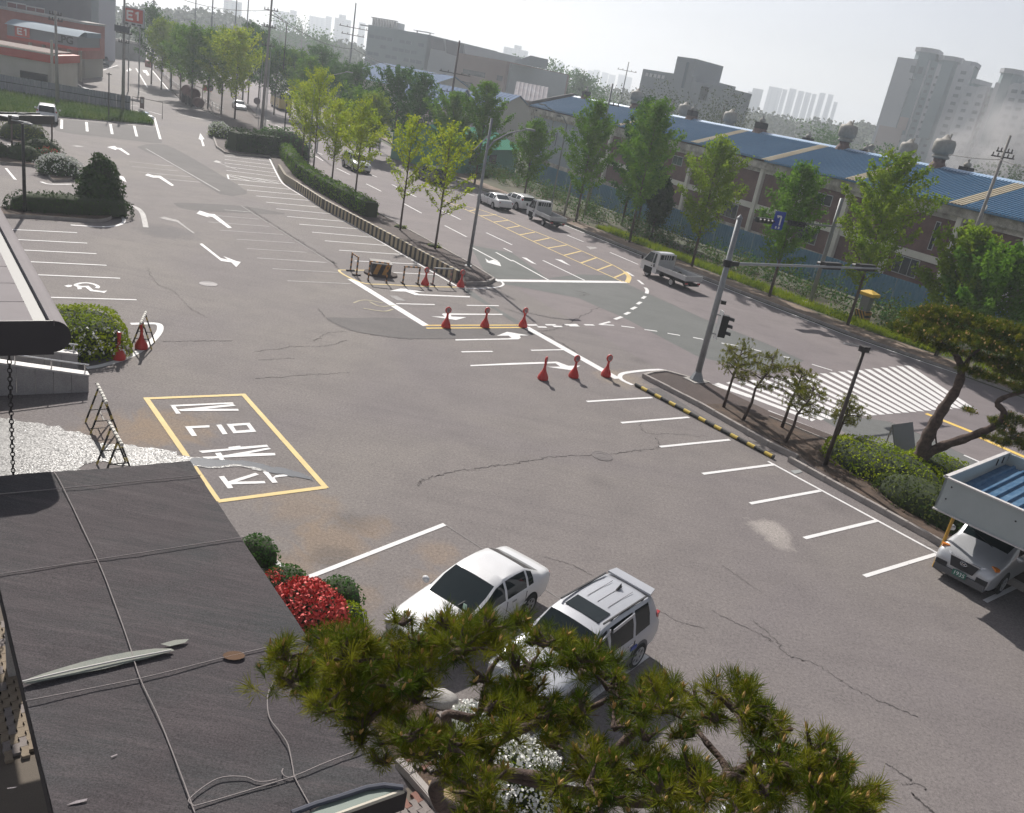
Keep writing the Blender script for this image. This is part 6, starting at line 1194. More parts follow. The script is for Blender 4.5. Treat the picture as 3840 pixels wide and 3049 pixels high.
for ts, dens in ((tops, 150), (tops2, 170)):
    for a, b in zip(ts, ts[1:]):
        for k in range(int(dens * (b - a).length / 100) + 6):
            u = RNG.uniform(); s = RNG.uniform(.74, 1.0); p = a.lerp(b, u); zc = p.z * max(0, (s - .72) / .28); c = np.array([p.x * s, p.y * s, zc + RNG.uniform(-1, 2.0)])
            PW_.append(c + RNG.normal(size=(34, 3)) * np.array([3.0, 3.0, 1.3]))
wd = npobj("distant_woods", leafquads(np.concatenate(PW_), 2.2, asp=.8), 4, LM['grey']); kind(wd, "stuff")
# shrubs and weeds of the far verge
PS = []
for a, b in zip(offs(fk, 7.2), offs(fk, 7.2)[1:]):
    a = np.array(a); b = np.array(b); Lg = np.linalg.norm(b - a)
    if Lg > 45: b = a + (b - a) * 45 / Lg; Lg = 45
    for k in range(int(Lg * 2.4)):
        c = a + (b - a) * RNG.uniform(); c = c + RNG.normal(0, 1.9, 2); s = RNG.uniform(.4, 1.15); n = int(130 * s)
        PS.append(np.column_stack([c[0] + RNG.normal(0, .55 * s, n), c[1] + RNG.normal(0, .55 * s, n), np.abs(RNG.normal(.75 * s, .55 * s, n)) + .15]))
sb_ = npobj("verge_shrubbery", leafquads(np.concatenate(PS), .20), 4, [LM['olive'], LM['deep']], mi=RNG.integers(0, 2, sum(len(p) for p in PS))); kind(sb_, "stuff")
def grass(name, path_a, path_b, n, hgt, m, wd_=.03):
    """upright blades between two matching paths"""
    A = np.array([tuple(p)[:2] for p in path_a]); B = np.array([tuple(p)[:2] for p in path_b]); k = len(A) - 1; i = RNG.integers(0, k, n); u = RNG.uniform(size=n)[:, None]; v = RNG.uniform(size=n)[:, None]
    p = (A[i] * (1 - u) + A[i + 1] * u) * (1 - v) + (B[i] * (1 - u) + B[i + 1] * u) * v; az = RNG.uniform(0, 6.28, n); h = hgt * RNG.uniform(.4, 1.3, n); dx = np.cos(az) * wd_; dy = np.sin(az) * wd_; l = RNG.normal(0, .35, (n, 2)) * h[:, None]
    V = np.empty((n, 3, 3)); V[:, 0] = np.column_stack([p[:, 0] - dx, p[:, 1] - dy, np.full(n, .10)]); V[:, 1] = np.column_stack([p[:, 0] + dx, p[:, 1] + dy, np.full(n, .10)]); V[:, 2] = np.column_stack([p + l, .1 + h])
    o = npobj(name, V.reshape(-1, 3), 3, m); kind(o, "stuff"); return o
gp = offs(fk, 2.6); gp2 = offs(fk, 4.6); grass("verge_grass", gp[3:9], gp2[3:9], 14000, .38, LM['hedge'], .05)
grass("strip_grass", [ge[0], ge[1], ge[2]], [gr[2], gr[1], gr[0]], 26000, .42, leafmat("strip_grass_blade", (.05, .11, .018), (.12, .17, .03), .5, .35), .07)
# clipped shapes: hedges and shrubs with a leafy skin
def skin(P, Nn, size, m, parent, name="foliage", flowers=None, fm=None, fsz=.05):
    n = len(P); bumpy = np.array([noise.noise((p[0] * 1.7, p[1] * 1.7, p[2] * 1.7)) for p in P])[:, None]; o = npobj(name, leafquads(P + Nn * (bumpy * size * 1.3) + RNG.normal(size=P.shape) * size * .32, size, Nn, .5), 4, m, parent)
    if flowers is not None and len(flowers): npobj("blossoms", leafquads(flowers, fsz, asp=1.0), 4, fm, parent)
    return o
def superell(n, a, b, c, e=2.6, zmin=-.2):
    u = RNG.normal(size=(n, 3)); u /= (np.abs(u) ** e).sum(1)[:, None] ** (1 / e); u = u[u[:, 2] > zmin]; Nn = np.sign(u) * np.abs(u) ** (e - 1); Nn /= np.linalg.norm(Nn, axis=1)[:, None]; return u * np.array([a, b, c]), Nn
def shrub(label, p, a, b, c, m, n=1400, lsz=.11, e=2.4, yaw=0.0, group=None, fl=None, ffrac=.5, fsz=.07, z0=.1, name="round_shrub", cat="shrub"):
    r = thing(name, label, cat, (p.x, p.y, z0), yaw, group)
    pr = [(0.0, 0.0)] + [(max(.02, (1 - t ** e) ** (1 / e)), t) for t in (0.0, .2, .4, .6, .75, .88, .96)] + [(0, 1.0)]; MB().lathe([(q[0] * .93, q[1] * c * .93) for q in pr], 16, sx=a, sy=b).build("core", M_CORE, r, True)
    P, Nn = superell(n, a, b, c, e, 0.02); F = None
    if fl is not None: k = RNG.uniform(size=len(P)) < ffrac * np.clip(P[:, 2] / c * 1.3, 0, 1); F = (P + Nn * .05)[k]; F = np.repeat(F, 3, 0) + RNG.normal(size=(len(F) * 3, 3)) * fsz * .6
    skin(P, Nn, lsz, m, r, flowers=F, fm=fl, fsz=fsz); return r
G_L = "clipped shrubs on the left islands"
shrub("round dark shrub with pale flowers on the oval island left of the shelter", T(0, 0, 195, 1180), 1.9, 1.6, 1.5, LM['olive'], 1600, .16, group=G_L); shrub("round dark green shrub right of the shelter's black lamp post", T(0, 0, 205, 1360), 1.25, 1.1, 1.15, LM['dark'], 1200, .13, group=G_L); shrub("dark green dome shrub behind the red-leaved one", T(0, 0, 355, 1315), 1.45, 1.3, 1.25, LM['dark'], 1400, .13, group=G_L)
shrub("small yellow-green ball shrub beside the red-leaved one", T(0, 0, 320, 1385), .5, .5, .75, LM['olive'], 500, .1, group=G_L); shrub("low shrub with red top left of the white flowering one", T(0, 0, 400, 1370), .95, .85, .95, LM['olive'], 900, .11, group=G_L, fl=M_RFLOW, ffrac=.25); shrub("white flowering azalea on the pointed left island", T(0, 0, 500, 1480), 1.45, 1.25, 1.3, LM['deep'], 1700, .11, group=G_L, fl=M_WFLOW, ffrac=.75, fsz=.1)
shrub("dark shrub cut by the left picture edge", T(0, 0, -5, 1330), .8, .8, 1.0, LM['dark'], 800, .13, group=G_L)
hx = (T(0, 1, 900, 100) - T(0, 1, 280, 70)); hy = math.atan2(hx.y, hx.x)
shrub("long dark clipped hedge before the cone-shaped tree on the lamp island", (T(0, 1, 290, 75) + T(0, 1, 700, 125)) / 2 + Vector((.3, .7, 0)), 3.3, .95, 1.05, LM['dark'], 3200, .13, 4.5, hy, "clipped hedges"); shrub("small dark hedge ball at the round end of the lamp island", T(0, 1, 880, 110) + Vector((.1, .8, 0)), .75, .75, 1.1, LM['dark'], 900, .12, 3, hy, "clipped hedges")
cp = T(0, 1, 720, 95) + Vector((.2, 1.3, 0)); r = shrub("dense cone-shaped evergreen on the lamp island", cp, 1.3, 1.3, 3.25, LM['dark'], 4600, .24, 1.8, name="cone_shrub", cat="tree")
def isle(label, pts, h_=.18, top=None): o = island("kerb_island", [tuple(p)[:2] for p in smooth_poly(pts, 4, True)], top or M_SOIL, h_); return o
isle("", [T(0, 1, -100, 95), T(0, 1, 0, 118), T(0, 1, 300, 130), T(0, 1, 700, 158), T(0, 1, 850, 160), T(0, 1, 930, 140), T(0, 1, 945, 110), T(0, 1, 920, 75), T(0, 1, 600, 40), T(0, 1, 0, 58)], .2)
isle("", [T(0, 0, 345, 1420), T(0, 0, 430, 1520), T(0, 0, 470, 1535), T(0, 0, 600, 1520), T(0, 0, 640, 1450), T(0, 0, 560, 1370), T(0, 0, 440, 1310), T(0, 0, 250, 1320), T(0, 0, 0, 1350), T(0, 0, -40, 1380)], .2); isle("", [T(0, 0, 90, 1190), T(0, 0, 130, 1215), T(0, 0, 250, 1215), T(0, 0, 285, 1190), T(0, 0, 230, 1150), T(0, 0, 120, 1150)], .2)
# long hedge on the median, flowers and dark hedge at its end
def sweep_hedge(label, pts, wdt, hgt, m, n_per_m, lsz, name="clipped_hedge", z0=.12, wob=.08, core=.86, dark=M_CORE):
    r = thing(name, label, "hedge", (0, 0, 0), 0, "clipped hedges"); q = [Vector((p[0], p[1], 0)) for p in pts]; mb = MB(); Ps, Ns = [], []
    for a, b in zip(q, q[1:]):
        d = b - a; L_ = d.length; t = d / L_; nn = Vector((-t.y, t.x, 0)); c = (a + b) / 2; mb.box((c.x, c.y, z0 + hgt * core / 2), (L_, wdt * core, hgt * core), math.atan2(d.y, d.x)); n = int(L_ * n_per_m); s = RNG.uniform(0, L_, n); pr_ = RNG.uniform(-(hgt / wdt), 1 + hgt / wdt, n)
        y = np.clip(pr_, 0, 1) * wdt - wdt / 2; z = np.where(pr_ < 0, hgt + pr_ * wdt, np.where(pr_ > 1, hgt - (pr_ - 1) * wdt, hgt)); ew = wob * np.sin(s * 2.3 + 1) + wob * .6 * np.sin(s * 5.1); z = z + ew * (z > hgt * .7) - .10 * (np.abs(y) > wdt * .42) * (z > hgt * .9)
        Ps.append(np.column_stack([a.x + t.x * s + nn.x * y, a.y + t.y * s + nn.y * y, z0 + z])); ny = np.where(pr_ < 0, -1, np.where(pr_ > 1, 1, 0)); Ns.append(np.column_stack([nn.x * ny, nn.y * ny, (ny == 0) * 1.0]))
    mb.build("core", dark, r); skin(np.concatenate(Ps), np.concatenate(Ns), lsz, m, r); return r
hb = [zz(1215, 515), zz(1300, 640), zz(1390, 760), T(1, 0, 430, 1600), T(1, 0, 640, 1720), T(1, 1, 860, 130)]
off_ = Vector((.75, .95, 0)); sweep_hedge("long bright green hedge on top of the striped guard wall", [p + off_ for p in hb], 1.15, 1.25, LM['deep'] if False else leafmat("median_hedge_leaf", (.075, .17, .012), (.16, .26, .02), 1.0, .35), 260, .15)
sweep_hedge("tall dark hedge block closing the far parking row", [zz(690, 480) + Vector((.3, 1.0, 0)), zz(900, 495) + Vector((.3, 1.0, 0)), zz(1190, 530) + Vector((.2, 1.2, 0))], 1.8, 2.1, LM['dark'], 300, .2); shrub("big rough dark bush behind the dark hedge block", zz(1040, 500) + Vector((1.5, 3.2, 0)), 3.4, 1.8, 2.6, LM['deep'], 2200, .24); shrub("dark round bush left of the dark hedge block", zz(720, 470) + Vector((.6, 1.2, 0)), 1.3, 1.1, 1.3, LM['dark'], 1200, .15); shrub("white flowering bush at the far kerb corner before the lane", zz(630, 330), 1.2, 1.8, 1.5, LM['warm'], 1300, .14, fl=M_WFLOW, ffrac=.6, fsz=.13, yaw=.4)
for k, (px, py, lab) in enumerate(((1500, 860, "small weed tuft at the foot of the second nearest ginkgo"), (1628, 932, "small weed tuft at the foot of the nearest ginkgo"))):
    shrub(lab, N(px, py), .5, .35, .18, LM['hedge'], 160, .12, name="weed_tuft", cat="weed", z0=.13)
# ---- pines
M_NEED = leafmat("pine_needles", (.045, .080, .008), (.125, .150, .014), 2.2, .3); M_NEEDY = leafmat("young_pine_needles", (.115, .14, .012), (.22, .215, .02), 2.2, .35); M_CANDLE = mat("pine_candles", (.42, .24, .07), .7, col2=(.55, .36, .13), scale=8)
def tufts(C, D, n, L_, wd_, spread=.75):
    """needle brushes: n needles round each shoot tip C pointing along D"""
    k = len(C); sp_ = np.repeat(RNG.uniform(.45, 1.15, k), n)[:, None]; ls_ = np.repeat(RNG.uniform(.62, 1.18, k), n); C = np.repeat(C, n, 0); D = np.repeat(D, n, 0); v = RNG.normal(size=(k * n, 3)) * spread * sp_ + D * RNG.uniform(.2, 1.1, k * n)[:, None]; v /= np.linalg.norm(v, axis=1)[:, None]; l = (L_ * ls_ * RNG.uniform(.6, 1.15, k * n))[:, None]
    a = np.cross(v, RNG.normal(size=v.shape)); a /= np.linalg.norm(a, axis=1)[:, None]; b0 = C - D * (RNG.uniform(0, .8, k * n) ** 1.3 * L_)[:, None]
    return np.stack([b0 - a * wd_ / 2, b0 + v * l * .55 - a * wd_ / 2, b0 + v * l, b0 + v * l * .55 + a * wd_ / 2], 1).reshape(-1, 3)
def smallpine(label, base, h_, lean, rad, nt=230, yaw=0.0, z0=.13):
    r = thing("garden_pine", label, "tree", (base.x, base.y, z0), yaw, "small pines in the verge"); tk = MB(); rr = random.Random(int(base.x * 100))
    spine = [(0, 0, 0), (lean * .3, .05, h_ * .28), (lean * .2, -.05, h_ * .5), (lean * .9, 0, h_ * .78), (lean, .05, h_ * .95)]; tk.tube(spine, [.075, .06, .05, .035, .02], 7); C = []
    for i in range(13):
        t = .42 + .55 * i / 12; c0 = Vector(spine[2]).lerp(Vector(spine[4]), (t - .42) / .55); az = i * 2.4; L_ = rad * rr.uniform(.55, 1.0) * (1.15 - .5 * (t - .4)); e = c0 + Vector((math.cos(az) * L_, math.sin(az) * L_, rr.uniform(-.05, .35))); m_ = c0.lerp(e, .5) + Vector((0, 0, .08)); tk.tube([c0, m_, e], [.028, .02, .01], 5)
        for k in range(nt // 13):
            s = rr.uniform(.35, 1.1); p = c0.lerp(e, s) + Vector((rr.gauss(0, .13), rr.gauss(0, .13), rr.gauss(.06, .10))); C.append(tuple(p))
            if k % 2 == 0: tk.tube([c0.lerp(e, min(s, 1) * .85), p], [.008, .004], 3, cap=False)
    C = np.array(C); D = np.tile(np.array([0, 0, 1.0]), (len(C), 1)) + RNG.normal(size=(len(C), 3)) * .3; tk.build("trunk", M_BARKP, r, True); npobj("crown", tufts(C, D, 34, .125, .012, .8), 4, M_NEEDY, r); return r
for p, h_, ln, rd, lab in ((T(2, 2, 1775, 30), 2.75, .1, .95, "leftmost small pine beside the signal mast"), (T(2, 2, 1940, 140), 2.95, .5, 1.05, "second small pine with forked leaning stem"), (T(3, 2, 110, 200), 2.6, .15, .9, "third small pine in the soil bed, upright thin stem"), (T(3, 2, 140, 325), 2.5, .45, .95, "fourth small pine bending right, nearest the lot kerb"), (T(3, 2, 548, 350), 1.9, .1, .7, "low small pine behind the dark bronze lamp post")):
    smallpine(lab, p, h_, ln, rd)
def padpine(label, limbs, pads, name, nt, n_needle, L_, wd_, parent_base, group=None, candle=.3, dense=1.0, mats=None):
    """pine from limb paths (points, radii) and foliage pads (centre, radius, flatness)"""
    r = thing(name, label, "tree", parent_base, 0, group); B = Vector(parent_base); tk = MB()
    for pts, rad in limbs: q = smooth_poly([Vector(p) - B for p in pts], 4); n = len(q); tk.tube(q, [lerp(rad[0], rad[1], i / (n - 1)) * (1 + .12 * math.sin(i * 2.1)) for i in range(n)], 9)
    C = []; D = []
    for (c, rad, fl) in pads:
        k = max(3, int(nt * rad * rad)); u = RNG.normal(size=(k, 3)); u /= np.linalg.norm(u, axis=1)[:, None]; u *= (RNG.uniform(.25, 1, k) ** .5)[:, None]; u[:, 2] = np.abs(u[:, 2]) * .9 - .25; p = np.array(Vector(c) - B) + u * np.array([rad, rad, rad * fl]); C.append(p); dd_ = u * .8 + np.array([0, 0, .8]); D.append(dd_ / np.linalg.norm(dd_, axis=1)[:, None])
        cc = Vector(c) - B
        for i in range(min(k, 7)): tk.tube([cc - Vector((0, 0, rad * fl * .5)), cc.lerp(Vector(p[i]), .5) - Vector((0, 0, rad * .12)), Vector(p[i])], [.022, .013, .006], 4, cap=False)
    C = np.concatenate(C); D = np.concatenate(D); tk.build("trunk", M_BARKP, r, True); V = tufts(C, D, n_needle, L_, wd_); mi_ = np.repeat((RNG.uniform(size=len(C)) < .4).astype(int), n_needle); mi_[RNG.uniform(size=len(mi_)) < .035] = 2; npobj("crown", V, 4, [M_NEED, M_NEEDY, mat("dead_needles", (.16, .085, .04), .9)], r, mi=mi_)
    k = RNG.uniform(size=len(C)) < candle; cb = MB()
    for p, d in zip(C[k], D[k]):
        for j in range(int(RNG.integers(1, 4))):
            e = d * .4 + RNG.normal(0, .22, 3) + np.array([0, 0, .8]); e /= np.linalg.norm(e); l = L_ * RNG.uniform(.25, .6); cb.tube([tuple(p + d * .01), tuple(p + e * l * .6), tuple(p + e * l)], [wd_ * 1.9, wd_ * 2.1, wd_ * .6], 5, cap=False)
    if cb.v: kind(cb.build("candles", M_CANDLE, r), "stuff")
    return r
# big leaning pine at the right
bp = T(3, 2, 1250, 600, .13); OP = (bp.x, bp.y); pv_ = lambda c, rr_, x, y, dy=0.0: onp(*tp(c, rr_, x, y), (bp.x + .45 * dy, bp.y + .9 * dy), -27)
trunk1 = [bp - Vector((0, 0, .2)), pv_(3, 2, 1290, 420), pv_(3, 2, 1330, 290), pv_(3, 2, 1400, 150), pv_(3, 2, 1480, 10), pv_(3, 1, 1590, 1560), pv_(3, 1, 1630, 1400), pv_(3, 1, 1590, 1290)]
limb2 = [pv_(3, 2, 1310, 410), pv_(3, 2, 1480, 330), pv_(3, 2, 1700, 255), pv_(3, 2, 1900, 170), pv_(3, 2, 1990, 60), pv_(3, 1, 1930, 1680), pv_(3, 1, 2060, 1610), pv_(3, 1, 2300, 1560)]
pads = []
for x, y, rd, dy in ((1150, 1060, .75, 0), (1290, 960, .8, .5), (1450, 920, .8, .2), (1400, 1080, .9, -.5), (1250, 1130, .6, -.6), (1600, 940, .85, .6), (1580, 1100, .9, -.3), (1750, 1000, .9, .3), (1720, 1150, .9, -.6), (1900, 1030, .9, .7), (1880, 1180, .9, -.2), (2060, 1080, .95, .2), (2050, 1250, .9, -.5), (1500, 1220, .6, .0), (1800, 1300, .7, .3), (1950, 1350, .7, -.4), (2150, 1150, .9, .5), (1720, 1410, .55, -.3), (1870, 1470, .6, .4), (2080, 1440, .7, -.2), (2200, 1350, .9, 0), (2150, 1560, .55, .2), (1350, 1010, .7, .9)): pads.append((pv_(3, 1, x, y, dy), rd, .5))
for x, y, rd, dy in ((1950, 140, .5, .1), (2060, 240, .55, -.3), (1960, 290, .45, .3), (2100, 120, .6, 0), (2160, 330, .6, .2), (1850, 250, .3, 0), (1700, 30, .3, .5)): pads.append((pv_(3, 2, x, y, dy), rd, .6))
padpine("big leaning garden pine with forked trunk rising from the round hedge", [(trunk1, (.30, .12)), (limb2, (.20, .06)), ([trunk1[-2], pv_(3, 1, 1720, 1280), pv_(3, 1, 1850, 1180)], (.10, .03)), ([trunk1[-1], pv_(3, 1, 1500, 1200), pv_(3, 1, 1350, 1120)], (.10, .03)), ([trunk1[3], pv_(3, 2, 1420, 330)], (.06, .02))], pads, "garden_pine", 210, 34, .17, .014, tuple(bp), candle=.12)
# round clipped hedge at its foot
hbp = T(3, 2, 900, 620, .13); shrub("large rounded bright green hedge under the big leaning pine", T(3, 2, 960, 600), 2.5, 1.5, 1.05, LM['hedge'], 6500, .10, 2.6, R(-50), "clipped hedges", z0=.13); shrub("right lobe of bright green hedge behind the pine trunk", T(3, 2, 1400, 640), 1.5, 1.3, 1.0, LM['hedge'], 3500, .10, 2.6, R(-50), "clipped hedges", z0=.13); shrub("shaded end of the clipped hedge beside the carport post", T(3, 2, 1330, 900), 2.0, 1.1, 1.0, LM['olive'], 3800, .10, 2.8, R(-50), "clipped hedges", z0=.13)  # hedge end by the carport: olive leaves put its shade into the colour
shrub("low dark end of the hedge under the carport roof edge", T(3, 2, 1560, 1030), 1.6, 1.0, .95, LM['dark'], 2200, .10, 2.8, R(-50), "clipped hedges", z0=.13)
# ================================================================ VEHICLES  (local: +x is the nose, wheels stand on z = 0)
def carpaint(name, c, rough=0.28, metal=0.0): return mat(name, c, rough, metal, var=.02, scale=1.5, coat=.6, fine=.05)
M_PWHITE = carpaint("white_car_paint", (.62, .62, .63)); M_PSILV = carpaint("silver_car_paint", (.50, .51, .53), .3, .35); M_PDARK = carpaint("dark_car_paint", (.035, .037, .045))
M_PSUV = carpaint("pale_silver_car_paint", (.40, .41, .44), .32, .2)
M_CGLASS = mat("car_glass", (.010, .016, .018), .05, spec=.38); M_TYRE = mat("tyre_rubber", (.018, .018, .018), .9, fine=.3); M_RIM = mat("alloy_rim", (.50, .50, .51), .35, .6)
M_TRIM = mat("black_trim", (.02, .02, .022), .6); M_UNDER = mat("underbody", (.012, .012, .012), .95); M_LAMPC = mat("clear_lamp", (.55, .56, .58), .12, .3, spec=.8); M_LAMPR = mat("red_lamp", (.35, .02, .02), .2, spec=.7); M_LAMPO = mat("orange_lamp", (.62, .20, .03), .2, spec=.7)
M_CHROME = mat("chrome_trim", (.65, .65, .66), .15, .9); M_PLATE = mat("white_plate", (.65, .65, .63), .5); M_PGREEN = mat("green_plate", (.02, .13, .09), .5); M_DGREY = mat("dark_grey_plastic", (.10, .10, .105), .7)
def tyre_mesh(r, w_):
    mb = MB(); mb.lathe([(r * .62, -w_ / 2), (r * .9, -w_ / 2), (r, -w_ * .36), (r, w_ * .36), (r * .9, w_ / 2), (r * .62, w_ / 2)], 22); return mb
def wheel(parent, x, y, r, w_=.21, side=1, spokes=6):
    t = MB(); t.lathe([(0, -w_ / 2), (r * .9, -w_ / 2), (r, -w_ * .36), (r, w_ * .36), (r * .9, w_ / 2), (r * .66, w_ / 2), (r * .64, w_ * .3), (0, w_ * .3)], 22)
    o = t.build("wheel", M_TYRE, parent, True); o.rotation_euler = (R(90) if side < 0 else R(-90), 0, 0); o.location = (x, y, r); sharp(o, 40)
    rm = MB(); rm.lathe([(r * .56, w_ * .3), (r * .67, w_ * .46), (r * .67, w_ * .53), (r * .59, w_ * .5), (r * .56, w_ * .36)], 22)
    for k in range(spokes):
        a = 2 * math.pi * k / spokes; rm.bar((0, 0, w_ * .40), (math.cos(a) * r * .6, math.sin(a) * r * .6, w_ * .44), r * .16, .03)
    rm.lathe([(0, w_ * .3), (r * .16, w_ * .36), (r * .14, w_ * .5), (0, w_ * .52)], 10)
    rm.build("rim", M_RIM, o); return o
def loft(keys, c_hood=(1.0, .94, .88, .80, .5, 0)):
    """keys: (x, ztop, belt, w, wt, c, sill); returns rows of half sections"""
    secs = []
    for (x, zt, be, w_, wt, c, sl_) in keys:
        hood = [(.955 * w_, be), (.90 * w_, be + (zt - be) * .45), (.84 * w_, be + (zt - be) * .7), (.74 * w_, be + (zt - be) * .85), (.42 * w_, be + (zt - be) * .97), (0, zt)]
        hh = zt - be
        cab = [(.955 * w_, be), (lerp(.955 * w_, wt, .48) + .02, be + hh * .48), (wt + .015, be + hh * .86), (wt * .94, be + hh * .955), (wt * .55, zt - .008), (0, zt)]
        low = [(.80 * w_, sl_), (.955 * w_, sl_ + .06), (1.0 * w_, lerp(sl_, be, .52)), (.99 * w_, be - .10 * (be - sl_))]
        up = [(lerp(a[0], b[0], c), lerp(a[1], b[1], c)) for a, b in zip(hood, cab)]
        secs.append([(x, y, z) for y, z in low + up])
    return secs
def car(name, label, cat, keys, ws, rw, sides, paint_, wheels, r, group=None, wwid=.21, arch=True, spokes=6, archm=None):
    """ws, rw: station index spans of windscreen and rear window; sides: spans of the side windows"""
    root = thing(name, label, cat, group=group); S = loft(keys); n = len(S); m = len(S[0])
    body = MB(); glass = {}
    V = {}
    for sg in (1, -1):
        for i in range(n - 1):
            for j in range(m - 1):
                q = [S[i][j], S[i + 1][j], S[i + 1][j + 1], S[i][j + 1]]
                q = [(x, y * sg, z) for x, y, z in q]
                if sg < 0: q = q[::-1]
                key = None
                if ws[0] <= i < ws[1] and j >= 7: key = "windscreen"
                elif rw and rw[0] <= i < rw[1] and j >= 7: key = "rear_window"
                elif 4 <= j < 6:
                    for k, (a, b) in enumerate(sides):
                        if a <= i < b: key = ("side_window", k, sg)
                (glass.setdefault(key, MB()) if key else body).add(q, [(0, 1, 2, 3)])
    for e in (0, n - 1):
        P = [(x, y, z) for x, y, z in S[e]] + [(x, -y, z) for x, y, z in S[e][::-1][1:]]
        body.add(P, [tuple(range(len(P)))] if e == 0 else [tuple(range(len(P)))[::-1]])
    def weld(mb):
        d = {}; nv = []; mp = []
        for p in mb.v:
            k = (round(p[0], 4), round(p[1], 4), round(p[2], 4))
            if k not in d: d[k] = len(nv); nv.append(p)
            mp.append(d[k])
        mb.v = nv; mb.f = [tuple(dict.fromkeys(mp[i] for i in f)) for f in mb.f]; keep = [i for i, f in enumerate(mb.f) if len(f) > 2]; mb.m = [mb.m[i] for i in keep]; mb.f = [mb.f[i] for i in keep]; return mb
    bo = sharp(weld(body).build("body", paint_, root, True), 38)
    for k, g_ in glass.items(): weld(g_).build(k if isinstance(k, str) else k[0], M_CGLASS, root, True)
    xs = [k[0] for k in keys]; wmax = max(k[3] for k in keys)
    MB().box(((xs[0] + xs[-1]) / 2, 0, .33), (abs(xs[0] - xs[-1]) * .9, wmax * 1.7, .26)).build("underbody", M_UNDER, root)
    for x in wheels:
        for sg in (1, -1):
            if arch:
                a = MB().lathe([(0, 0), (r * 1.17, 0), (r * 1.14, .012), (0, .012)], 22).build("wheel_arch", archm or M_UNDER, root); a.rotation_euler = (R(-90) if sg > 0 else R(90), 0, 0); a.location = (x, sg * (wmax - .012), r + .02)
            wheel(root, x, sg * (wmax - wwid * .42), r, wwid, sg, spokes)
    return root
def fixtures(root, items):
    for nm, c, d, m, rz in items: MB().box((0, 0, 0), d).build(nm, m, root, loc=c, rz=rz)
def plate(root, x, z, txt="", m=M_PLATE, face=1, ink=None):
    p = MB().box((0, 0, 0), (.02, .40, .17)).build("number_plate", m, root, loc=(x, 0, z))
    if txt:
        t = text_mesh(txt, .17, ink or M_TRIM, "plate_digits", .002); t.rotation_euler = (R(90), 0, R(90) * face); t.location = (.013 * face, 0, 0); t.parent = p
    return p
def mirrors(root, x, y, z, m):
    for sg in (1, -1):
        o = MB().lathe([(0, -.1), (.07, -.08), (.1, 0), (.07, .08), (0, .1)], 10, sx=.8).build("door_mirror", m, root, True, loc=(x, sg * y, z)); o.rotation_euler = (R(90), 0, 0)
def sedan(label, paint_, group=None, L=4.72, rich=True, name="sedan"):
    k = L / 4.72
    keys = [(2.36, .50, .48, .60, .5, 0, .30), (2.32, .62, .57, .74, .5, 0, .24), (2.18, .71, .66, .82, .5, 0, .22), (1.85, .79, .73, .87, .5, 0, .22), (1.35, .87, .80, .89, .6, 0, .22), (.98, .93, .85, .895, .7, 0, .22),
            (.80, 1.00, .88, .895, .80, .1, .22), (.42, 1.20, .90, .895, .72, .65, .22), (.08, 1.35, .905, .895, .66, 1, .22), (-.22, 1.41, .91, .895, .645, 1, .22), (-.30, 1.415, .91, .895, .645, 1, .22), (-.75, 1.425, .92, .895, .64, 1, .22),
            (-1.12, 1.39, .93, .895, .64, 1, .22), (-1.20, 1.37, .935, .895, .64, 1, .22), (-1.42, 1.27, .945, .89, .66, .9, .22), (-1.72, 1.12, .95, .885, .70, .4, .22), (-1.86, 1.05, .95, .88, .72, 0, .24), (-2.05, 1.035, .94, .865, .7, 0, .26), (-2.25, 1.0, .91, .83, .6, 0, .30), (-2.34, .90, .84, .79, .6, 0, .36), (-2.36, .70, .66, .76, .6, 0, .40)]
    keys = [(q[0] * k,) + q[1:] for q in keys]
    r = car(name, label, "car", keys, (5, 8), (13, 16), ((6, 9), (10, 12), (13, 14)), paint_, (1.38 * k, -1.36 * k), .31, group)
    fixtures(r, [("headlamp", (2.22 * k, .60, .60), (.2, .36, .13), M_LAMPC, R(-22)), ("headlamp", (2.22 * k, -.60, .60), (.2, .36, .13), M_LAMPC, R(22)), ("tail_lamp", (-2.27 * k, .60, .80), (.14, .30, .13), M_LAMPR, R(12)), ("tail_lamp", (-2.27 * k, -.60, .80), (.14, .30, .13), M_LAMPR, R(-12)),
                 ("grille", (2.335 * k, 0, .56), (.06, .62, .10), M_TRIM, 0), ("door_handle", (-.55 * k, .905, .80), (.18, .02, .035), M_CHROME, 0), ("door_handle", (-.55 * k, -.905, .80), (.18, .02, .035), M_CHROME, 0), ("door_handle", (.42 * k, .905, .79), (.18, .02, .035), M_CHROME, 0),
                 ("door_seam", (-.27 * k, .889, .56), (.012, .022, .62), M_TRIM, 0), ("door_seam", (-1.1 * k, .889, .6), (.012, .022, .5), M_TRIM, 0), ("door_seam", (-.27 * k, -.889, .56), (.012, .022, .62), M_TRIM, 0), ("side_trim", (0, .893, .50), (2.6, .02, .05), paint_, 0)])
    plate(r, -2.37 * k, .62); plate(r, 2.36 * k, .42); mirrors(r, .72 * k, 1.0, .95, paint_)
    return r
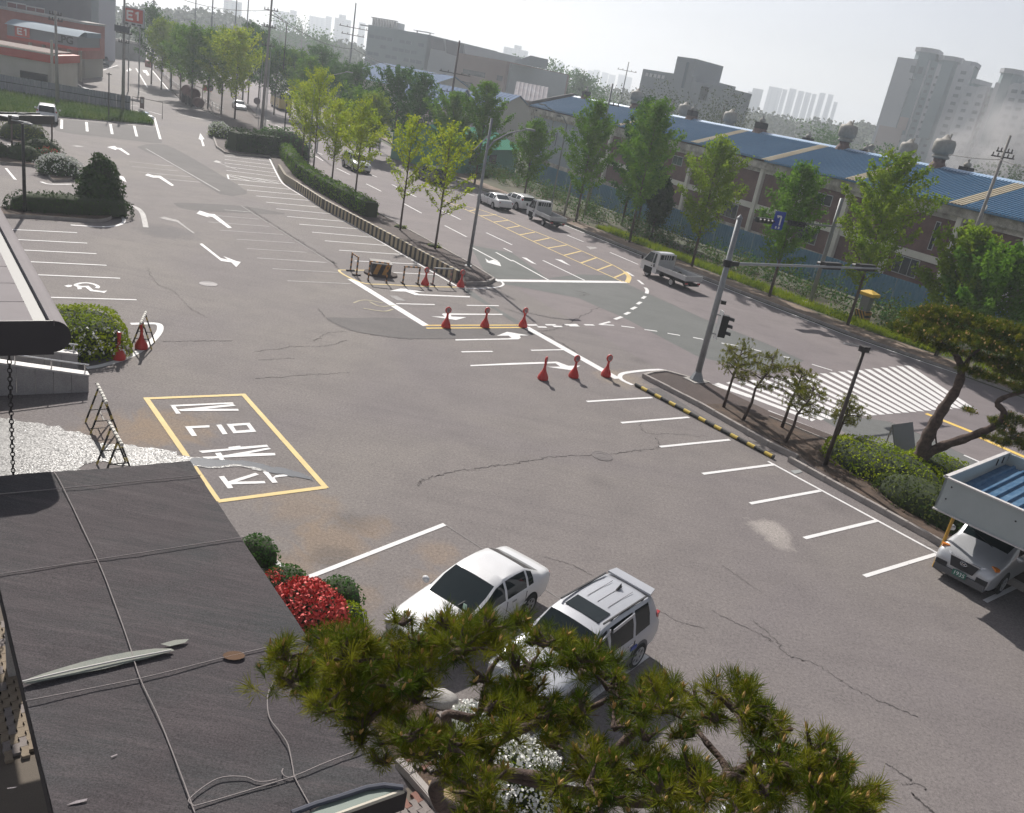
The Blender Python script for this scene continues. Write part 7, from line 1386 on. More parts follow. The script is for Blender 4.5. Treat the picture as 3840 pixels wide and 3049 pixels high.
def suv(label, paint_, group=None, rich=False, name="suv", H=1.80):
    z = H - 1.80
    keys = [(2.36, .62, .58, .64, .5, 0, .36), (2.32, .78, .72, .80, .5, 0, .32), (2.15, .93, .86, .88, .5, 0, .30), (1.75, 1.02, .95, .93, .5, 0, .30), (1.25, 1.08, 1.00, .94, .6, 0, .30),
            (1.10, 1.14, 1.02, .94, .80, .1, .30), (.72, 1.42 + z * .5, 1.03, .94, .76, .7, .30), (.42, 1.66 + z, 1.03, .94, .70, 1, .30), (.10, 1.74 + z, 1.04, .94, .69, 1, .30), (-.02, 1.75 + z, 1.04, .94, .69, 1, .30), (-.60, 1.78 + z, 1.05, .94, .69, 1, .30), (-1.00, 1.78 + z, 1.06, .94, .69, 1, .30), (-1.10, 1.78 + z, 1.06, .94, .69, 1, .30),
            (-1.75, 1.75 + z, 1.12, .935, .68, 1, .30), (-2.02, 1.70 + z, 1.18, .92, .66, 1, .31), (-2.16, 1.50 + z, 1.12, .91, .68, .8, .32), (-2.28, 1.12, 1.02, .90, .74, .2, .34), (-2.34, .98, .92, .88, .7, 0, .36), (-2.36, .60, .58, .84, .6, 0, .40)]
    r = car(name, label, "car", keys, (5, 7), (14, 16), ((6, 8), (9, 11), (12, 13)), paint_, (1.42, -1.42), .37, group, .25, archm=M_DGREY if rich else None)
    fixtures(r, [("headlamp", (2.2, .64, .80), (.2, .34, .16), M_LAMPC, R(-20)), ("headlamp", (2.2, -.64, .80), (.2, .34, .16), M_LAMPC, R(20)), ("tail_lamp", (-2.17, .79, 1.10), (.16, .13, .36), M_LAMPR, R(8)), ("tail_lamp", (-2.17, -.79, 1.10), (.16, .13, .36), M_LAMPR, R(-8)),
                 ("grille", (2.33, 0, .72), (.06, .8, .18), M_TRIM, 0), ("roof_rail", (-.80, .615, 1.785 + z), (1.9, .035, .035), M_TRIM if rich else M_CHROME, 0), ("roof_rail", (-.80, -.615, 1.785 + z), (1.9, .035, .035), M_TRIM if rich else M_CHROME, 0),
                 ("door_handle", (-.85, .945, .93), (.2, .025, .04), M_CHROME, 0), ("door_handle", (.15, .945, .93), (.2, .025, .04), M_CHROME, 0), ("door_seam", (0.04, .937, .66), (.014, .02, .66), M_TRIM, 0), ("door_seam", (-1.05, .937, .7), (.014, .02, .56), M_TRIM, 0),
                 ("rear_bumper", (-2.3, 0, .50), (.2, 1.6, .24), M_DGREY if rich else paint_, 0)])
    plate(r, -2.37, .82, ""); mirrors(r, 1.0, 1.06, 1.10, paint_)
    if rich:
        MB().box((0, 0, 0), (.50, .96, .012)).build("sunroof", M_CGLASS, r, loc=(-.10, 0, 1.752 + z)).rotation_euler = (0, R(3.5), 0)
        sp = MB().add([(-1.90, -.64, 1.735), (-1.90, .64, 1.735), (-2.20, .58, 1.74), (-2.20, -.58, 1.74), (-1.90, -.64, 1.79), (-1.90, .64, 1.79), (-2.20, .58, 1.80), (-2.20, -.58, 1.80)], [(3, 2, 1, 0), (4, 5, 6, 7), (0, 1, 5, 4), (1, 2, 6, 5), (2, 3, 7, 6), (3, 0, 4, 7)]).build("spoiler", paint_, r)
        MB().add([(-1.30, -.02, 1.785), (-1.30, .02, 1.785), (-1.52, -.03, 1.785), (-1.52, .03, 1.785), (-1.50, 0, 1.92)], [(0, 2, 4), (1, 4, 3), (0, 4, 1), (2, 3, 4)]).build("antenna_fin", M_TRIM, r)
        for y in (-.3, 0, .3): MB().box((-1.05, y, 1.786), (1.1, .012, .006)).build("roof_groove", M_DGREY, r)
        for (x0, x1) in ((.42, .02), (-.06, -1.0)):
            MB().bar((x0, .80, 1.60 if x0 < .1 else 1.48), (x1, .77, 1.64), .02, .10).build("rain_visor", M_PSUV, r)
        for sg in (1, -1): MB().box((-.2, sg * .93, .42), (2.0, .06, .2)).build("sill_cladding", M_DGREY, r)
        for x in (-1.55, -.9, -.2): MB().box((x, .615, 1.77), (.10, .04, .05)).build("rail_foot", M_TRIM, r)
    return r
def at_wheel(o, P, deg_vec, lx, ly):
    a = math.atan2(deg_vec.y, deg_vec.x); c, s_ = math.cos(a), math.sin(a)
    o.location = (P.x - (lx * c - ly * s_), P.y - (lx * s_ + ly * c), 0.012); o.rotation_euler = (0, 0, a)
# foreground pair
hd = -_bl.normalized()
o = sedan("white sedan parked nose to the building beside the silver SUV, partly behind pine", M_PWHITE); at_wheel(o, N(1966, 2301), Vector((math.cos(R(-123.2)), math.sin(R(-123.2)), 0)), -1.36 * .9, .80 * .9); o.scale = (.9, .9, .9)
MB().box((0, 0, 0), (.30, .02, .05)).build("wiper", M_TRIM, o, loc=(.86, .3, 1.0)); MB().box((0, 0, 0), (.005, .11, .15)).build("windscreen_sticker", mat("pale_sticker", (.45, .62, .52), .6), o, loc=(.93, .45, 1.02))
for y, z_, m_ in ((.893, .62, M_LAMPR), ): MB().box((.35, y, .62), (.26, .014, .16)).build("door_sticker", mat("blue_sticker", (.05, .08, .30), .6), o)
o = suv("pale silver SUV with sunroof and rear spoiler parked right of the white sedan", M_PSUV, rich=True); at_wheel(o, N(2365, 2498), hd, -1.42 * .9, .84 * .9); o.scale = (.9, .9, .9)
MB().box((-1.05, .952, .78), (.26, .012, .12)).build("door_sticker", MATS["blue_sticker"], o)
# small trucks
def truck(label, group, load=True):
    r = thing("flatbed_truck", label, "truck", group=group); W2 = .83
    prof = [(2.42, .40), (2.50, .62), (2.47, .98), (2.36, 1.14), (1.98, 1.62), (1.78, 1.84), (1.55, 1.93), (1.15, 1.97), (.82, 1.95), (.74, 1.86), (.72, .42)]
    def wid(z): return W2 if z < 1.1 else lerp(W2, .70, (z - 1.1) / .87)
    P = [(x, wid(z), z) for x, z in prof] + [(x, -wid(z), z) for x, z in prof]; n = len(prof)
    F = [tuple(range(n))[::-1], tuple(n + i for i in range(n))] + [(i, i + 1, n + i + 1, n + i) for i in range(n - 1)] + [(n - 1, 0, n, 2 * n - 1)]
    cab_ = sharp(MB().add(P, F).build("cab", M_PWHITE, r, True), 30)
    e = .012
    MB().add([(2.36 + e, .74, 1.16), (2.36 + e, -.74, 1.16), (1.81, -.66, 1.83 + e), (1.81, .66, 1.83 + e)], [(0, 1, 2, 3)][::1]).build("windscreen", M_CGLASS, r)
    for sg in (1, -1):
        y = sg * (W2 + .006); q = [(2.2, sg * .838, 1.12), (1.32, sg * .838, 1.12), (1.32, sg * .735, 1.82), (1.80, sg * .735, 1.80)]
        MB().add(q, [(0, 1, 2, 3)] if sg < 0 else [(3, 2, 1, 0)]).build("side_window", M_CGLASS, r)
        q = [(1.22, sg * .838, 1.12), (.98, sg * .838, 1.12), (1.02, sg * .735, 1.82), (1.22, sg * .735, 1.82)]
        MB().add(q, [(0, 1, 2, 3)] if sg < 0 else [(3, 2, 1, 0)]).build("side_window", M_CGLASS, r)
        MB().box((1.3, sg * .836, .90), (.12, .02, .06)).build("door_handle", M_TRIM, r)
        MB().box((1.05, sg * .836, .95), (.10, .02, .22)).build("air_intake", M_TRIM, r)
        MB().bar((2.30, sg * .86, 1.2), (2.28, sg * 1.0, 1.25), .03).box((2.27, sg * 1.0, 1.27), (.08, .14, .24)).build("door_mirror", M_TRIM, r)
        MB().box((2.46, sg * .58, .84), (.08, .34, .18)).build("headlamp", M_LAMPC, r)
        MB().box((-2.36, sg * .6, .55), (.05, .26, .12)).build("tail_lamp", M_LAMPR, r)
        # side gates of the bed
        for k, (a, b) in enumerate(((.60, -.90), (-.92, -2.36))):
            g_ = MB().box(((a + b) / 2, sg * .84, .93), (abs(b - a), .04, .34)).box(((a + b) / 2, sg * .865, .80), (abs(b - a), .02, .04)).box(((a + b) / 2, sg * .865, 1.05), (abs(b - a), .02, .04)); g_.build("side_gate", M_GATE, r)
        for x in (1.62, -1.02):
            wheel(r, x, sg * .73, .31 if x > 0 else .29, .19, sg, 6)
        MB().box((1.62, sg * .822, .50), (.86, .02, .5)).build("wheel_arch", M_UNDER, r)
    MB().box((-.85, 0, .74), (3.05, 1.66, .06)).build("bed_floor", M_DGREY, r)
    MB().box((-2.38, 0, .92), (.04, 1.70, .36)).box((-2.41, 0, .80), (.02, 1.6, .04)).box((-2.41, 0, 1.04), (.02, 1.6, .04)).build("tail_gate", M_GATE, r)
    hb = MB().box((.66, 0, 1.12), (.05, 1.62, .72)).box((.66, 0, 1.86), (.05, 1.62, .07))
    for y in (-.78, -.34, -.11, .11, .34, .78): hb.box((.66, y, 1.65), (.05, .06, .40))
    hb.build("headboard", M_GATE, r); MB().box((.70, 0, 1.66), (.02, 1.3, .36)).build("rear_window", M_CGLASS, r)
    MB().box((-.3, 0, .50), (4.4, .7, .18)).build("chassis", M_UNDER, r)
    MB().box((-2.35, 0, .42), (.08, 1.3, .12)).build("rear_bumper", M_DGREY, r); plate(r, -2.40, .50); plate(r, 2.50, .52)
    MB().box((2.49, 0, .78), (.04, .6, .12)).build("grille", M_TRIM, r)
    if load: MB().lathe([(.28, 0), (.28, .08), (.12, .08), (.12, .2), (0, .2)], 12).build("spare_wheel", M_TYRE, r, loc=(-.6, -.3, .78))
    return r
M_GATE = mat("aluminium_gate", (.50, .50, .51), .5, .3, var=.05)
for (f_, b_2, lab) in (((2422, 1035.7), (2510.6, 1073), "white flatbed truck alone in the lane past the end of the yellow hatching"), ((1985, 823.6), (2031.8, 846.6), "white flatbed truck further up the road behind the two white cars")):
    o = truck(lab, "white flatbed trucks on the road", f_[0] > 2200); P_, Q_ = N(*f_), N(*b_2); at_wheel(o, P_, (P_ - Q_), 1.62, .83)
# other traffic
P_, Q_ = N(1798.8, 761.4), N(1854, 786.5)
o = sedan("white saloon car driving up the road in front of the first truck", M_PWHITE, L=4.85, name="saloon"); at_wheel(o, P_, P_ - Q_, 1.40, .82); up = (P_ - Q_).normalized(); rt = Vector((up.y, -up.x, 0)); sp_ = o.location.copy()
o = suv("white hatchback half hidden behind the white saloon on the kerb side", M_PWHITE, name="hatchback", H=1.55); o.location = sp_ + rt * 3.0 + up * .6; o.rotation_euler.z = math.atan2(up.y, up.x)
rdir = (N(*tp(1, 0, 1055, 1612)) - N(*tp(1, 0, 680, 1418))).normalized()
o = suv("silver SUV coming down the road behind the yellow-green young trees", M_PSILV, name="suv"); at_wheel(o, N(1289, 626), rdir, -1.42, -.84)
o = suv("black pickup-like SUV driving up the road behind the nearest young trees", M_PDARK, name="dark_suv"); at_wheel(o, N(1568, 670), -rdir, 1.42, .84)
MB().box((-1.95, 0, .95), (1.2, 1.75, .5)).build("cargo_bed", M_PDARK, o)
o = sedan("silver sedan coming down the far road behind the street trees", M_PSILV, name="sedan"); o.location = N(897, 412); o.rotation_euler.z = math.atan2(rdir.y, rdir.x) - R(6)
# yellow bus far away
b = thing("bus", "pale yellow bus far up the road behind the tree tops", "bus", N(1052, 408), math.atan2(rdir.y, rdir.x) - R(5))
M_YBUS = mat("yellow_bus_paint", (.62, .48, .16), .4, coat=.4)
sharp(MB().prism([(4.0, -1.1), (4.2, -.9), (4.2, .9), (4.0, 1.1), (-4.2, 1.1), (-4.2, -1.1)], .35, 1.9).build("body", M_YBUS, b)); MB().box((-.05, 0, 2.35), (8.2, 2.1, .9)).build("window_band", M_CGLASS, b); MB().box((-.05, 0, 2.86), (8.3, 2.16, .14)).build("roof", M_PWHITE, b)
for x in (2.6, -2.6):
    for sg in (1, -1): wheel(b, x, sg * 1.0, .45, .25, sg)
# parked by the grass, rear towards us
sd_ = (T(0, 0, 728, 1028) - T(0, 0, 735, 1108)).normalized()
o = suv("silver SUV parked rear to us in the bays before the grass strip", M_PSILV, name="suv"); q = T(0, 0, 395, 1050); o.location = q + sd_ * 2.5; o.rotation_euler.z = math.atan2(sd_.y, sd_.x)
# gas station vehicles
o = suv("dark van with tailgate towards us on the filling station forecourt", mat("dark_blue_van_paint", (.06, .07, .09), .35, coat=.4), name="van", H=2.0); q = T(0, 0, 880, 560); o.location = q + Vector((-1.5, 2.2, 0)); o.rotation_euler.z = R(124)
o = sedan("white car behind the sheet fence, only its roof showing", M_PWHITE, name="sedan"); o.location = onp(*tp(0, 0, 635, 760), (-63.5, 118), 25) * 1.0; o.location.z = .0; o.rotation_euler.z = R(32)
# ================================================================ FOREGROUND: roofs, ramp, carport, paving, pine
def isect(a, b, c, d):
    r_ = b - a; s_ = d - c; k = r_.x * s_.y - r_.y * s_.x; t = ((c - a).x * s_.y - (c - a).y * s_.x) / k; return a + r_ * t
RZF = 3.5; FRc = N(713, 1730, RZF); NRc = N(1530, 2956, RZF); FLc = isect(N(20, 2290, RZF), N(200, 3049, RZF), N(0, 1785, RZF), FRc); NLc = isect(N(20, 2290, RZF), N(200, 3049, RZF), NRc, N(1272, 3049, RZF))
# dark felt: weave grain, streaks along the rolls and water-stained patches
mf = bpy.data.materials.new("dark_roof_felt"); mf.use_nodes = True; nt_ = mf.node_tree; b_ = nt_.nodes["Principled BSDF"]; b_.inputs["Roughness"].default_value = .9; b_.inputs["Specular IOR Level"].default_value = .2
L_ = nt_.links.new; tc_ = nt_.nodes.new("ShaderNodeTexCoord"); mp = nt_.nodes.new("ShaderNodeMapping"); mp.inputs["Rotation"].default_value = (0, 0, R(-35)); mp.inputs["Scale"].default_value = (.35, 5.0, 1); L_(tc_.outputs["Object"], mp.inputs[0])
def _noi(v, sc, det=5, ro=.65):
    n = nt_.nodes.new("ShaderNodeTexNoise"); n.inputs["Scale"].default_value = sc; n.inputs["Detail"].default_value = det; n.inputs["Roughness"].default_value = ro; L_(v, n.inputs["Vector"]); return n.outputs["Fac"]
def _mix(f, a, c, bl='MIX'):
    x = nt_.nodes.new("ShaderNodeMix"); x.data_type = 'RGBA'; x.blend_type = bl
    for i, v in ((0, f), (6, a), (7, c)):
        if isinstance(v, float): x.inputs[i].default_value = v
        elif isinstance(v, tuple): x.inputs[i].default_value = v + (1,)
        else: L_(v, x.inputs[i])
    return x.outputs[2]
def _rng(s, a, c):
    r = nt_.nodes.new("ShaderNodeMapRange"); r.inputs[1].default_value = a; r.inputs[2].default_value = c; L_(s, r.inputs[0]); return r.outputs[0]
c_ = _mix(_rng(_noi(tc_.outputs["Object"], .35, 3), .4, .6), (.070, .061, .065), (.058, .058, .061)); c_ = _mix(_rng(_noi(mp.outputs[0], 1.6, 6, .7), .45, .75), c_, (.095, .083, .086)); c_ = _mix(.5, c_, _noi(mp.outputs[0], 9, 4, .8), 'OVERLAY'); c_ = _mix(.9, c_, _noi(tc_.outputs["Object"], 42, 2, .8), 'OVERLAY')
L_(c_, b_.inputs["Base Color"]); bn_ = nt_.nodes.new("ShaderNodeBump"); bn_.inputs["Strength"].default_value = .8; bn_.inputs["Distance"].default_value = .015; L_(_noi(tc_.outputs["Object"], 50, 4, .8), bn_.inputs["Height"]); L_(bn_.outputs[0], b_.inputs["Normal"]); MATS["dark_roof_felt"] = mf
rf = thing("felt_roof", "flat entrance canopy roof covered in dark grey felt tied down with ropes", "roof", (0, 0, 0)); nu, nv = 40, 70; V = []
for i in range(nu + 1):
    for j in range(nv + 1):
        u, v = i / nu, j / nv; p = FLc.lerp(FRc, u).lerp(NLc.lerp(NRc, u), v); z = RZF + .022 * noise.noise((p.x * .9, p.y * .9, 0)) + .016 * math.sin(v * 46 + 2.2 * math.sin(u * 3)) * max(0, (v - .35)) * 1.6 + .008 * noise.noise((p.x * 5, p.y * 5, 3)); V.append((p.x, p.y, z))
MB().add(V, [(i * (nv + 1) + j, i * (nv + 1) + j + 1, (i + 1) * (nv + 1) + j + 1, (i + 1) * (nv + 1) + j) for i in range(nu) for j in range(nv)]).build("felt", mf, rf, True)
qd = [FLc, FRc, NRc, NLc]; MB().prism([(p.x, p.y) for p in qd], RZF - .34, RZF - .05).build("deck", mat("dark_roof_edge", (.03, .025, .025), .8), rf)
for p in (FLc.lerp(NRc, .12), FRc.lerp(NLc, .12), NRc.lerp(FLc, .1), NLc.lerp(FRc, .1)): MB().box((p.x, p.y, 1.55), (.3, .3, 3.1), R(-51)).build("column", M_CONC, rf)
fT = lambda c, r, x, y, dz=.035: T(c, r, x, y, RZF + dz)
M_TEAR = mat("green_grey_deck_sheet", (.17, .185, .165), .8, col2=(.215, .22, .19), scale=3, fine=.3); M_ROPE = mat("pale_rope", (.24, .215, .21), .9, fine=.4)
MB().flat([tuple(p)[:2] for p in [fT(0, 3, *q) for q in ((185, 605), (330, 552), (520, 492), (700, 440), (900, 392), (1100, 355), (1300, 330), (1440, 330), (1470, 345), (1250, 412), (1060, 455), (880, 500), (680, 540), (480, 580), (230, 632))]], RZF + .04).build("torn_gap", M_TEAR, rf)
MB().flat([tuple(p)[:2] for p in [fT(0, 3, *q) for q in ((1350, 292), (1420, 272), (1480, 257), (1590, 250), (1560, 280), (1430, 312))]], RZF + .04).build("torn_gap", M_TEAR, rf); MB().flat([tuple(p)[:2] for p in [fT(0, 3, 1970 + 95 * math.cos(t), 390 + 38 * math.sin(t)) for t in [k * .52 for k in range(12)]]], RZF + .042).build("rust_stain", mat("rusty_felt", (.10, .055, .03), .95, fine=.6), rf)
for a in (((930, 1238), (985, 1218), (990, 1226), (940, 1246)), ((560, 1648), (640, 1612), (738, 1592), (730, 1612), (650, 1634)), ((60, 1505 - 1711 + 1711), (140, 1495), (130, 1502), (62, 1512))): MB().flat([tuple(p)[:2] for p in [fT(0, 3, *q) for q in a]], RZF + .04).build("worn_patch", mat("worn_felt", (.26, .23, .24), .9, fine=.6), rf)
MB().tube([fT(0, 3, 188, 606, .06), fT(0, 3, 600, 510, .075), fT(0, 3, 1000, 425, .07), fT(0, 3, 1440, 342, .06)], .014, 7).build("batten_pipe", mat("pale_pipe", (.55, .53, .50), .5), rf)
MB().flat([tuple(p)[:2] for p in [T(1, 3, *q, RZF) for q in ((440, 1740), (700, 1600), (900, 1515), (1080, 1484), (1230, 1508), (1238, 1528), (620, 1760))]], RZF + .05).build("bare_edge_sheet", mat("green_edge_sheet", (.15, .19, .165), .6), rf); MB().tube([T(1, 3, *q, RZF + .07) for q in ((300, 1715), (500, 1640), (700, 1580), (930, 1503), (1080, 1480), (1240, 1500))], .035, 7).build("rolled_edge", mat("blue_black_tarp", (.055, .06, .085), .6), rf); MB().tube([T(1, 3, 1242, 1528, RZF + .03), T(1, 3, 640, 1745, RZF + .03)], .03, 6).build("edge_trim", mat("cream_trim", (.50, .46, .38), .7), rf)
for x, y in ((1015, 1620), (915, 1660), (820, 1700)): MB().box((0, 0, 0), (.16, .10, .30), taper=.7).build("eaves_bracket", M_BRONZE, rf, loc=T(1, 3, x, y, RZF - .35))
ROPES = [("long rope lying across the whole felt roof from the far edge to the bottom", [(0, 2, 455, 550), (0, 2, 535, 690), (0, 2, 820, 1290), (0, 2, 985, 1711), (0, 3, 1100, 330), (0, 3, 1180, 580), (0, 3, 1340, 920), (0, 3, 1520, 1380), (0, 3, 1650, 1740)]), ("cross rope nearest the far edge of the felt roof", [(0, 2, -100, 745), (0, 2, 530, 690), (0, 2, 1690, 578)]), ("middle cross rope on the felt roof", [(0, 2, -100, 1428), (0, 2, 820, 1290), (0, 2, 2060, 1100)]),
         ("cross rope passing the torn gap of the felt roof", [(0, 3, 215, 770), (0, 3, 1180, 580), (0, 3, 1880, 405), (1, 3, 0, 342), (1, 3, 440, 238)]), ("nearest cross rope ending under the pine branches", [(0, 3, 1620, 1660), (0, 3, 1800, 1610), (1, 3, 0, 1505), (1, 3, 330, 1400), (1, 3, 600, 1285), (1, 3, 960, 1150)]), ("loose rope end curling over the felt roof near the bottom", [(0, 3, 1640, 1655), (0, 3, 1590, 1620), (0, 3, 1610, 1580), (0, 3, 1750, 1470), (0, 3, 1880, 1412), (0, 3, 2060, 1410), (1, 3, 0, 1446), (1, 3, 80, 1450), (1, 3, 175, 1430)]),
         ("wavy rope from under the pine down to the knot on the felt roof", [(1, 3, 150, 600), (1, 3, 100, 720), (1, 3, 110, 900), (1, 3, 200, 1030), (1, 3, 270, 1140), (1, 3, 310, 1330), (1, 3, 335, 1430), (1, 3, 490, 1711)]), ("short hooked rope tail beside the knot", [(1, 3, 228, 1340), (1, 3, 218, 1370), (1, 3, 240, 1402), (1, 3, 285, 1416), (1, 3, 335, 1408)])]
for lab, q in ROPES: tag(MB().tube(smooth_poly([fT(*p) for p in q], 5), .0085, 5).build("tie_rope", M_ROPE, None, True), lab, "rope", "ropes on the felt roof")
# upper canopy with bullnose edge
CZ = 5.9; c1 = N(8, 845, CZ); c2 = N(200, 1203, CZ); cd = (c2 - c1).normalized(); c1 = c2 - cd * 17; cl = Vector((-cd.y, cd.x, 0)); cl = cl if cl.x < 0 else -cl
uc = thing("entrance_canopy", "higher canopy with pale metal roof panels and shade-darkened rounded edge at left", "canopy", (0, 0, 0)); M_PANEL = mat("pale_metal_panel", (.27, .25, .255), .9, .0, var=.05, scale=.8, spec=.05); M_FAS = mat("shaded_canopy_fascia", (.035, .03, .035), .5)  # fascia and end cap coloured dark: the shade on their face is painted in
P4 = [c2 - cl * 0, c1, c1 + cl * 9, c2 + cl * 9]; MB().prism([(p.x, p.y) for p in P4], CZ - .62, CZ - .12).build("slab", M_FAS, uc)
bull = MB(); prof = [(.30 * math.cos(t), -.31 + .31 * math.sin(t)) for t in [math.pi / 2 - k * math.pi / 10 for k in range(11)]]; V = []
for p in (c2, c1):
    for o_, z in prof: q = p - cl * o_; V.append((q.x, q.y, CZ + z))
n = len(prof); bull.add(V, [(k, n + k, n + k + 1, k + 1) for k in range(n - 1)]).build("edge_lip", M_PANEL, uc, True); MB().add(V[:n], [tuple(range(n))]).build("edge_cap", M_FAS, uc)
qa = lambda s, o_: c2 - cd * s + cl * o_
MB().prism([tuple(qa(0, .06))[:2], tuple(qa(17, .06))[:2], tuple(qa(17, .30))[:2], tuple(qa(0, .30))[:2]], CZ - .14, CZ - .08).build("gutter", M_SIGBLK, uc); MB().prism([tuple(qa(0, -.02))[:2], tuple(qa(17, -.02))[:2], tuple(qa(17, .06))[:2], tuple(qa(0, .06))[:2]], CZ - .1, CZ + .012).build("edge_strip", M_PANEL, uc)
for k in range(13): MB().prism([tuple(qa(.02 + 1.3 * k, .32))[:2], tuple(qa(1.3 * k + 1.29, .32))[:2], tuple(qa(1.3 * k + 1.29, 9))[:2], tuple(qa(.02 + 1.3 * k, 9))[:2]], CZ - .12, CZ - .03).build("roof_panel", M_PANEL, uc)
MB().prism([tuple(qa(-.03, 0))[:2], tuple(qa(0, 0))[:2], tuple(qa(0, 9))[:2], tuple(qa(-.03, 9))[:2]], CZ - .66, CZ + .01).build("front_fascia", M_FAS, uc)
for s in (1.5, 9): p = qa(s, 3.5); MB().box((p.x, p.y, 2.65), (.5, .5, 5.3), R(-51)).build("column", M_CONC, uc)
# rain chain
ct = T(0, 1, 75, 1220, 5.28); ch = thing("rain_chain", "black rain chain hanging from the canopy edge beside the ramp", "chain", (ct.x, ct.y, 5.28)); lk = MB()
lk.tube([(.035 * math.cos(t), 0, .055 * math.sin(t)) for t in [k * math.pi / 5 for k in range(11)]], .011, 5, cap=False); lm = lk.mesh("link", M_TRIMF)
for k in range(44): place("link", lm, ch, (0, 0, -.1 - .088 * k), R(90) * (k % 2) + .3)
# granite ramp walls and handrails
M_GRAN = mat("granite_slab", (.30, .285, .29), .7, col2=(.36, .345, .345), scale=2, fine=.5); M_COPE = mat("pale_granite_coping", (.52, .50, .49), .6, col2=(.60, .58, .57), scale=2, fine=.3); M_STAIN = mat("stainless_rail", (.55, .55, .55), .25, .8)
def rampwall(label, E, D, n, L_, h0, slope, rail, name="ramp_wall"):
    D = D.normalized(); r = thing(name, label, "wall", (E.x, E.y, 0), math.atan2(D.y, D.x), "granite ramp walls")
    for k in range(n):
        x0 = k * L_; h1, h2 = h0 + slope * x0, h0 + slope * (x0 + L_); MB().add([(x0, 0, 0), (x0 + L_ - .012, 0, 0), (x0 + L_ - .012, .12, 0), (x0, .12, 0), (x0, 0, h1), (x0 + L_ - .012, 0, h2), (x0 + L_ - .012, .12, h2), (x0, .12, h1)], [(3, 2, 1, 0), (4, 5, 6, 7), (0, 1, 5, 4), (1, 2, 6, 5), (2, 3, 7, 6), (3, 0, 4, 7)]).build("slab", M_GRAN, r)
    Lt = n * L_; MB().bar((-.02, -.08, h0 + .03), (Lt, -.08, h0 + .03 + slope * Lt), .34, .06).build("coping", M_COPE, r)
    for a in rail: MB().tube([(a, -.08, h0 + slope * a), (a, -.08, h0 + slope * a + .32)], .02, 6).build("rail_post", M_STAIN, r)
    MB().tube([(rail[0] - .12, -.08, h0 + slope * rail[0] + .32), (rail[-1] + .1, -.08, h0 + slope * rail[-1] + .34)], .025, 8).build("handrail", M_STAIN, r); return r
E1_ = T(0, 1, 742, 1580); rampwall("front granite ramp wall with steel handrail and pale coping", E1_, T(0, 1, 0, 1610) - E1_, 7, .5, .52, .20, (.08, 1.02, 2.0, 3.2)); E2_ = T(0, 1, 650, 1385); rampwall("rear granite ramp wall behind the handrail beside the clipped hedge", E2_, T(0, 1, 0, 1610) - E1_, 6, .5, .46, .16, (.08, 1.0, 2.4))
MB().prism([tuple(p)[:2] for p in (E1_, E2_, E2_ + (T(0, 1, 0, 1610) - E1_) * 1.5, E1_ + (T(0, 1, 0, 1610) - E1_) * 1.5)], .0, .05).build("ramp", M_CONC); kind(COL.objects[-1], "structure")
hc_ = Vector((-15.78, 28.55, 0)); r = shrub("broad flat-topped hedge with bright leaves and a few white blossoms by the ramp", hc_, 1.72, 1.55, 1.25, LM['hedge'], 9000, .10, 3.6, R(-51), "clipped hedges", z0=.02); Pq, Nq = superell(900, 1.77, 1.6, 1.27, 3.6, 0.2); sel = (Nq[:, 1] < -.3) | (Nq[:, 0] > .5); Pq = Pq[sel][:170]; npobj("blossoms", leafquads(np.repeat(Pq, 3, 0) + RNG.normal(size=(len(Pq) * 3, 3)) * .04, .075, asp=1.0), 4, M_WFLOW, r)
# carport and van
KO = Vector((12.85, 23.42, 0)); ku = math.radians(-45.5); uu = Vector((math.cos(ku), math.sin(ku), 0)); vv = Vector((math.cos(R(42)), math.sin(R(42)), 0)); cpt = thing("carport", "flat carport with pale grey-green fascia and blue ribbed roof sheets at right", "carport", KO, ku); M_FASC = mat("pale_green_fascia", (.36, .40, .40), .5, var=.04, scale=1.5, fine=.1)
MB().box((5, .03, 2.6), (10, .06, 1.0)).box((.03, 2.5, 2.6), (.06, 5, 1.0)).box((5, 5.0, 2.6), (10, .06, 1.0)).build("fascia", M_FASC, cpt); roof_sheet(.08, 10, .08, 2.62, 4.95, 2.72, mat("blue_carport_sheet", (.045, .11, .20), .75, col2=(.10, .18, .28), scale=2, fine=.4, spec=.15), "roof_sheet", .33, cpt)
for x, y in ((.35, .9), (.3, 4.6), (5, .9), (9.5, .9), (9.5, 4.6)): MB().tube([(x, y, 0), (x, y, 2.55)], .05, 8).build("post", mat("yellow_post_paint", (.50, .29, .04), .6, fine=.3), cpt)
MB().box((5, 0, 3.12), (10.1, .12, .04)).box((0, 2.5, 3.12), (.12, 5.1, .04)).box((5, -.01, 2.09), (10.05, .1, .04)).build("edge_trim", M_COPE, cpt); MB().add([(2.2, 2.0, 2.80), (3.6, 1.6, 2.80), (6, 2.2, 2.80), (6.2, 4.6, 2.86), (2.4, 4.6, 2.86)], [(0, 1, 2, 3, 4)]).build("leaf_litter", mat("brown_leaf_litter", (.07, .045, .035), .95, fine=.7), cpt)
for x, z in ((.25, 2.9), (.22, 2.5), (2.1, 2.75), (2.9, 2.25), (4, 2.8)): MB().lathe([(0, 0), (.025, 0), (.02, .012), (0, .014)], 8, c=(0, 0, 0)).build("screw_cap", M_TRIMF, cpt, loc=(x, -.012, z)); COL.objects[-1].rotation_euler = (R(90), 0, 0)
for x in (1.0, 1.5, 2.0): MB().box((.08, 3.0 + x, 2.95), (.02, .06, .22)).build("bracket", M_TRIMF, cpt)
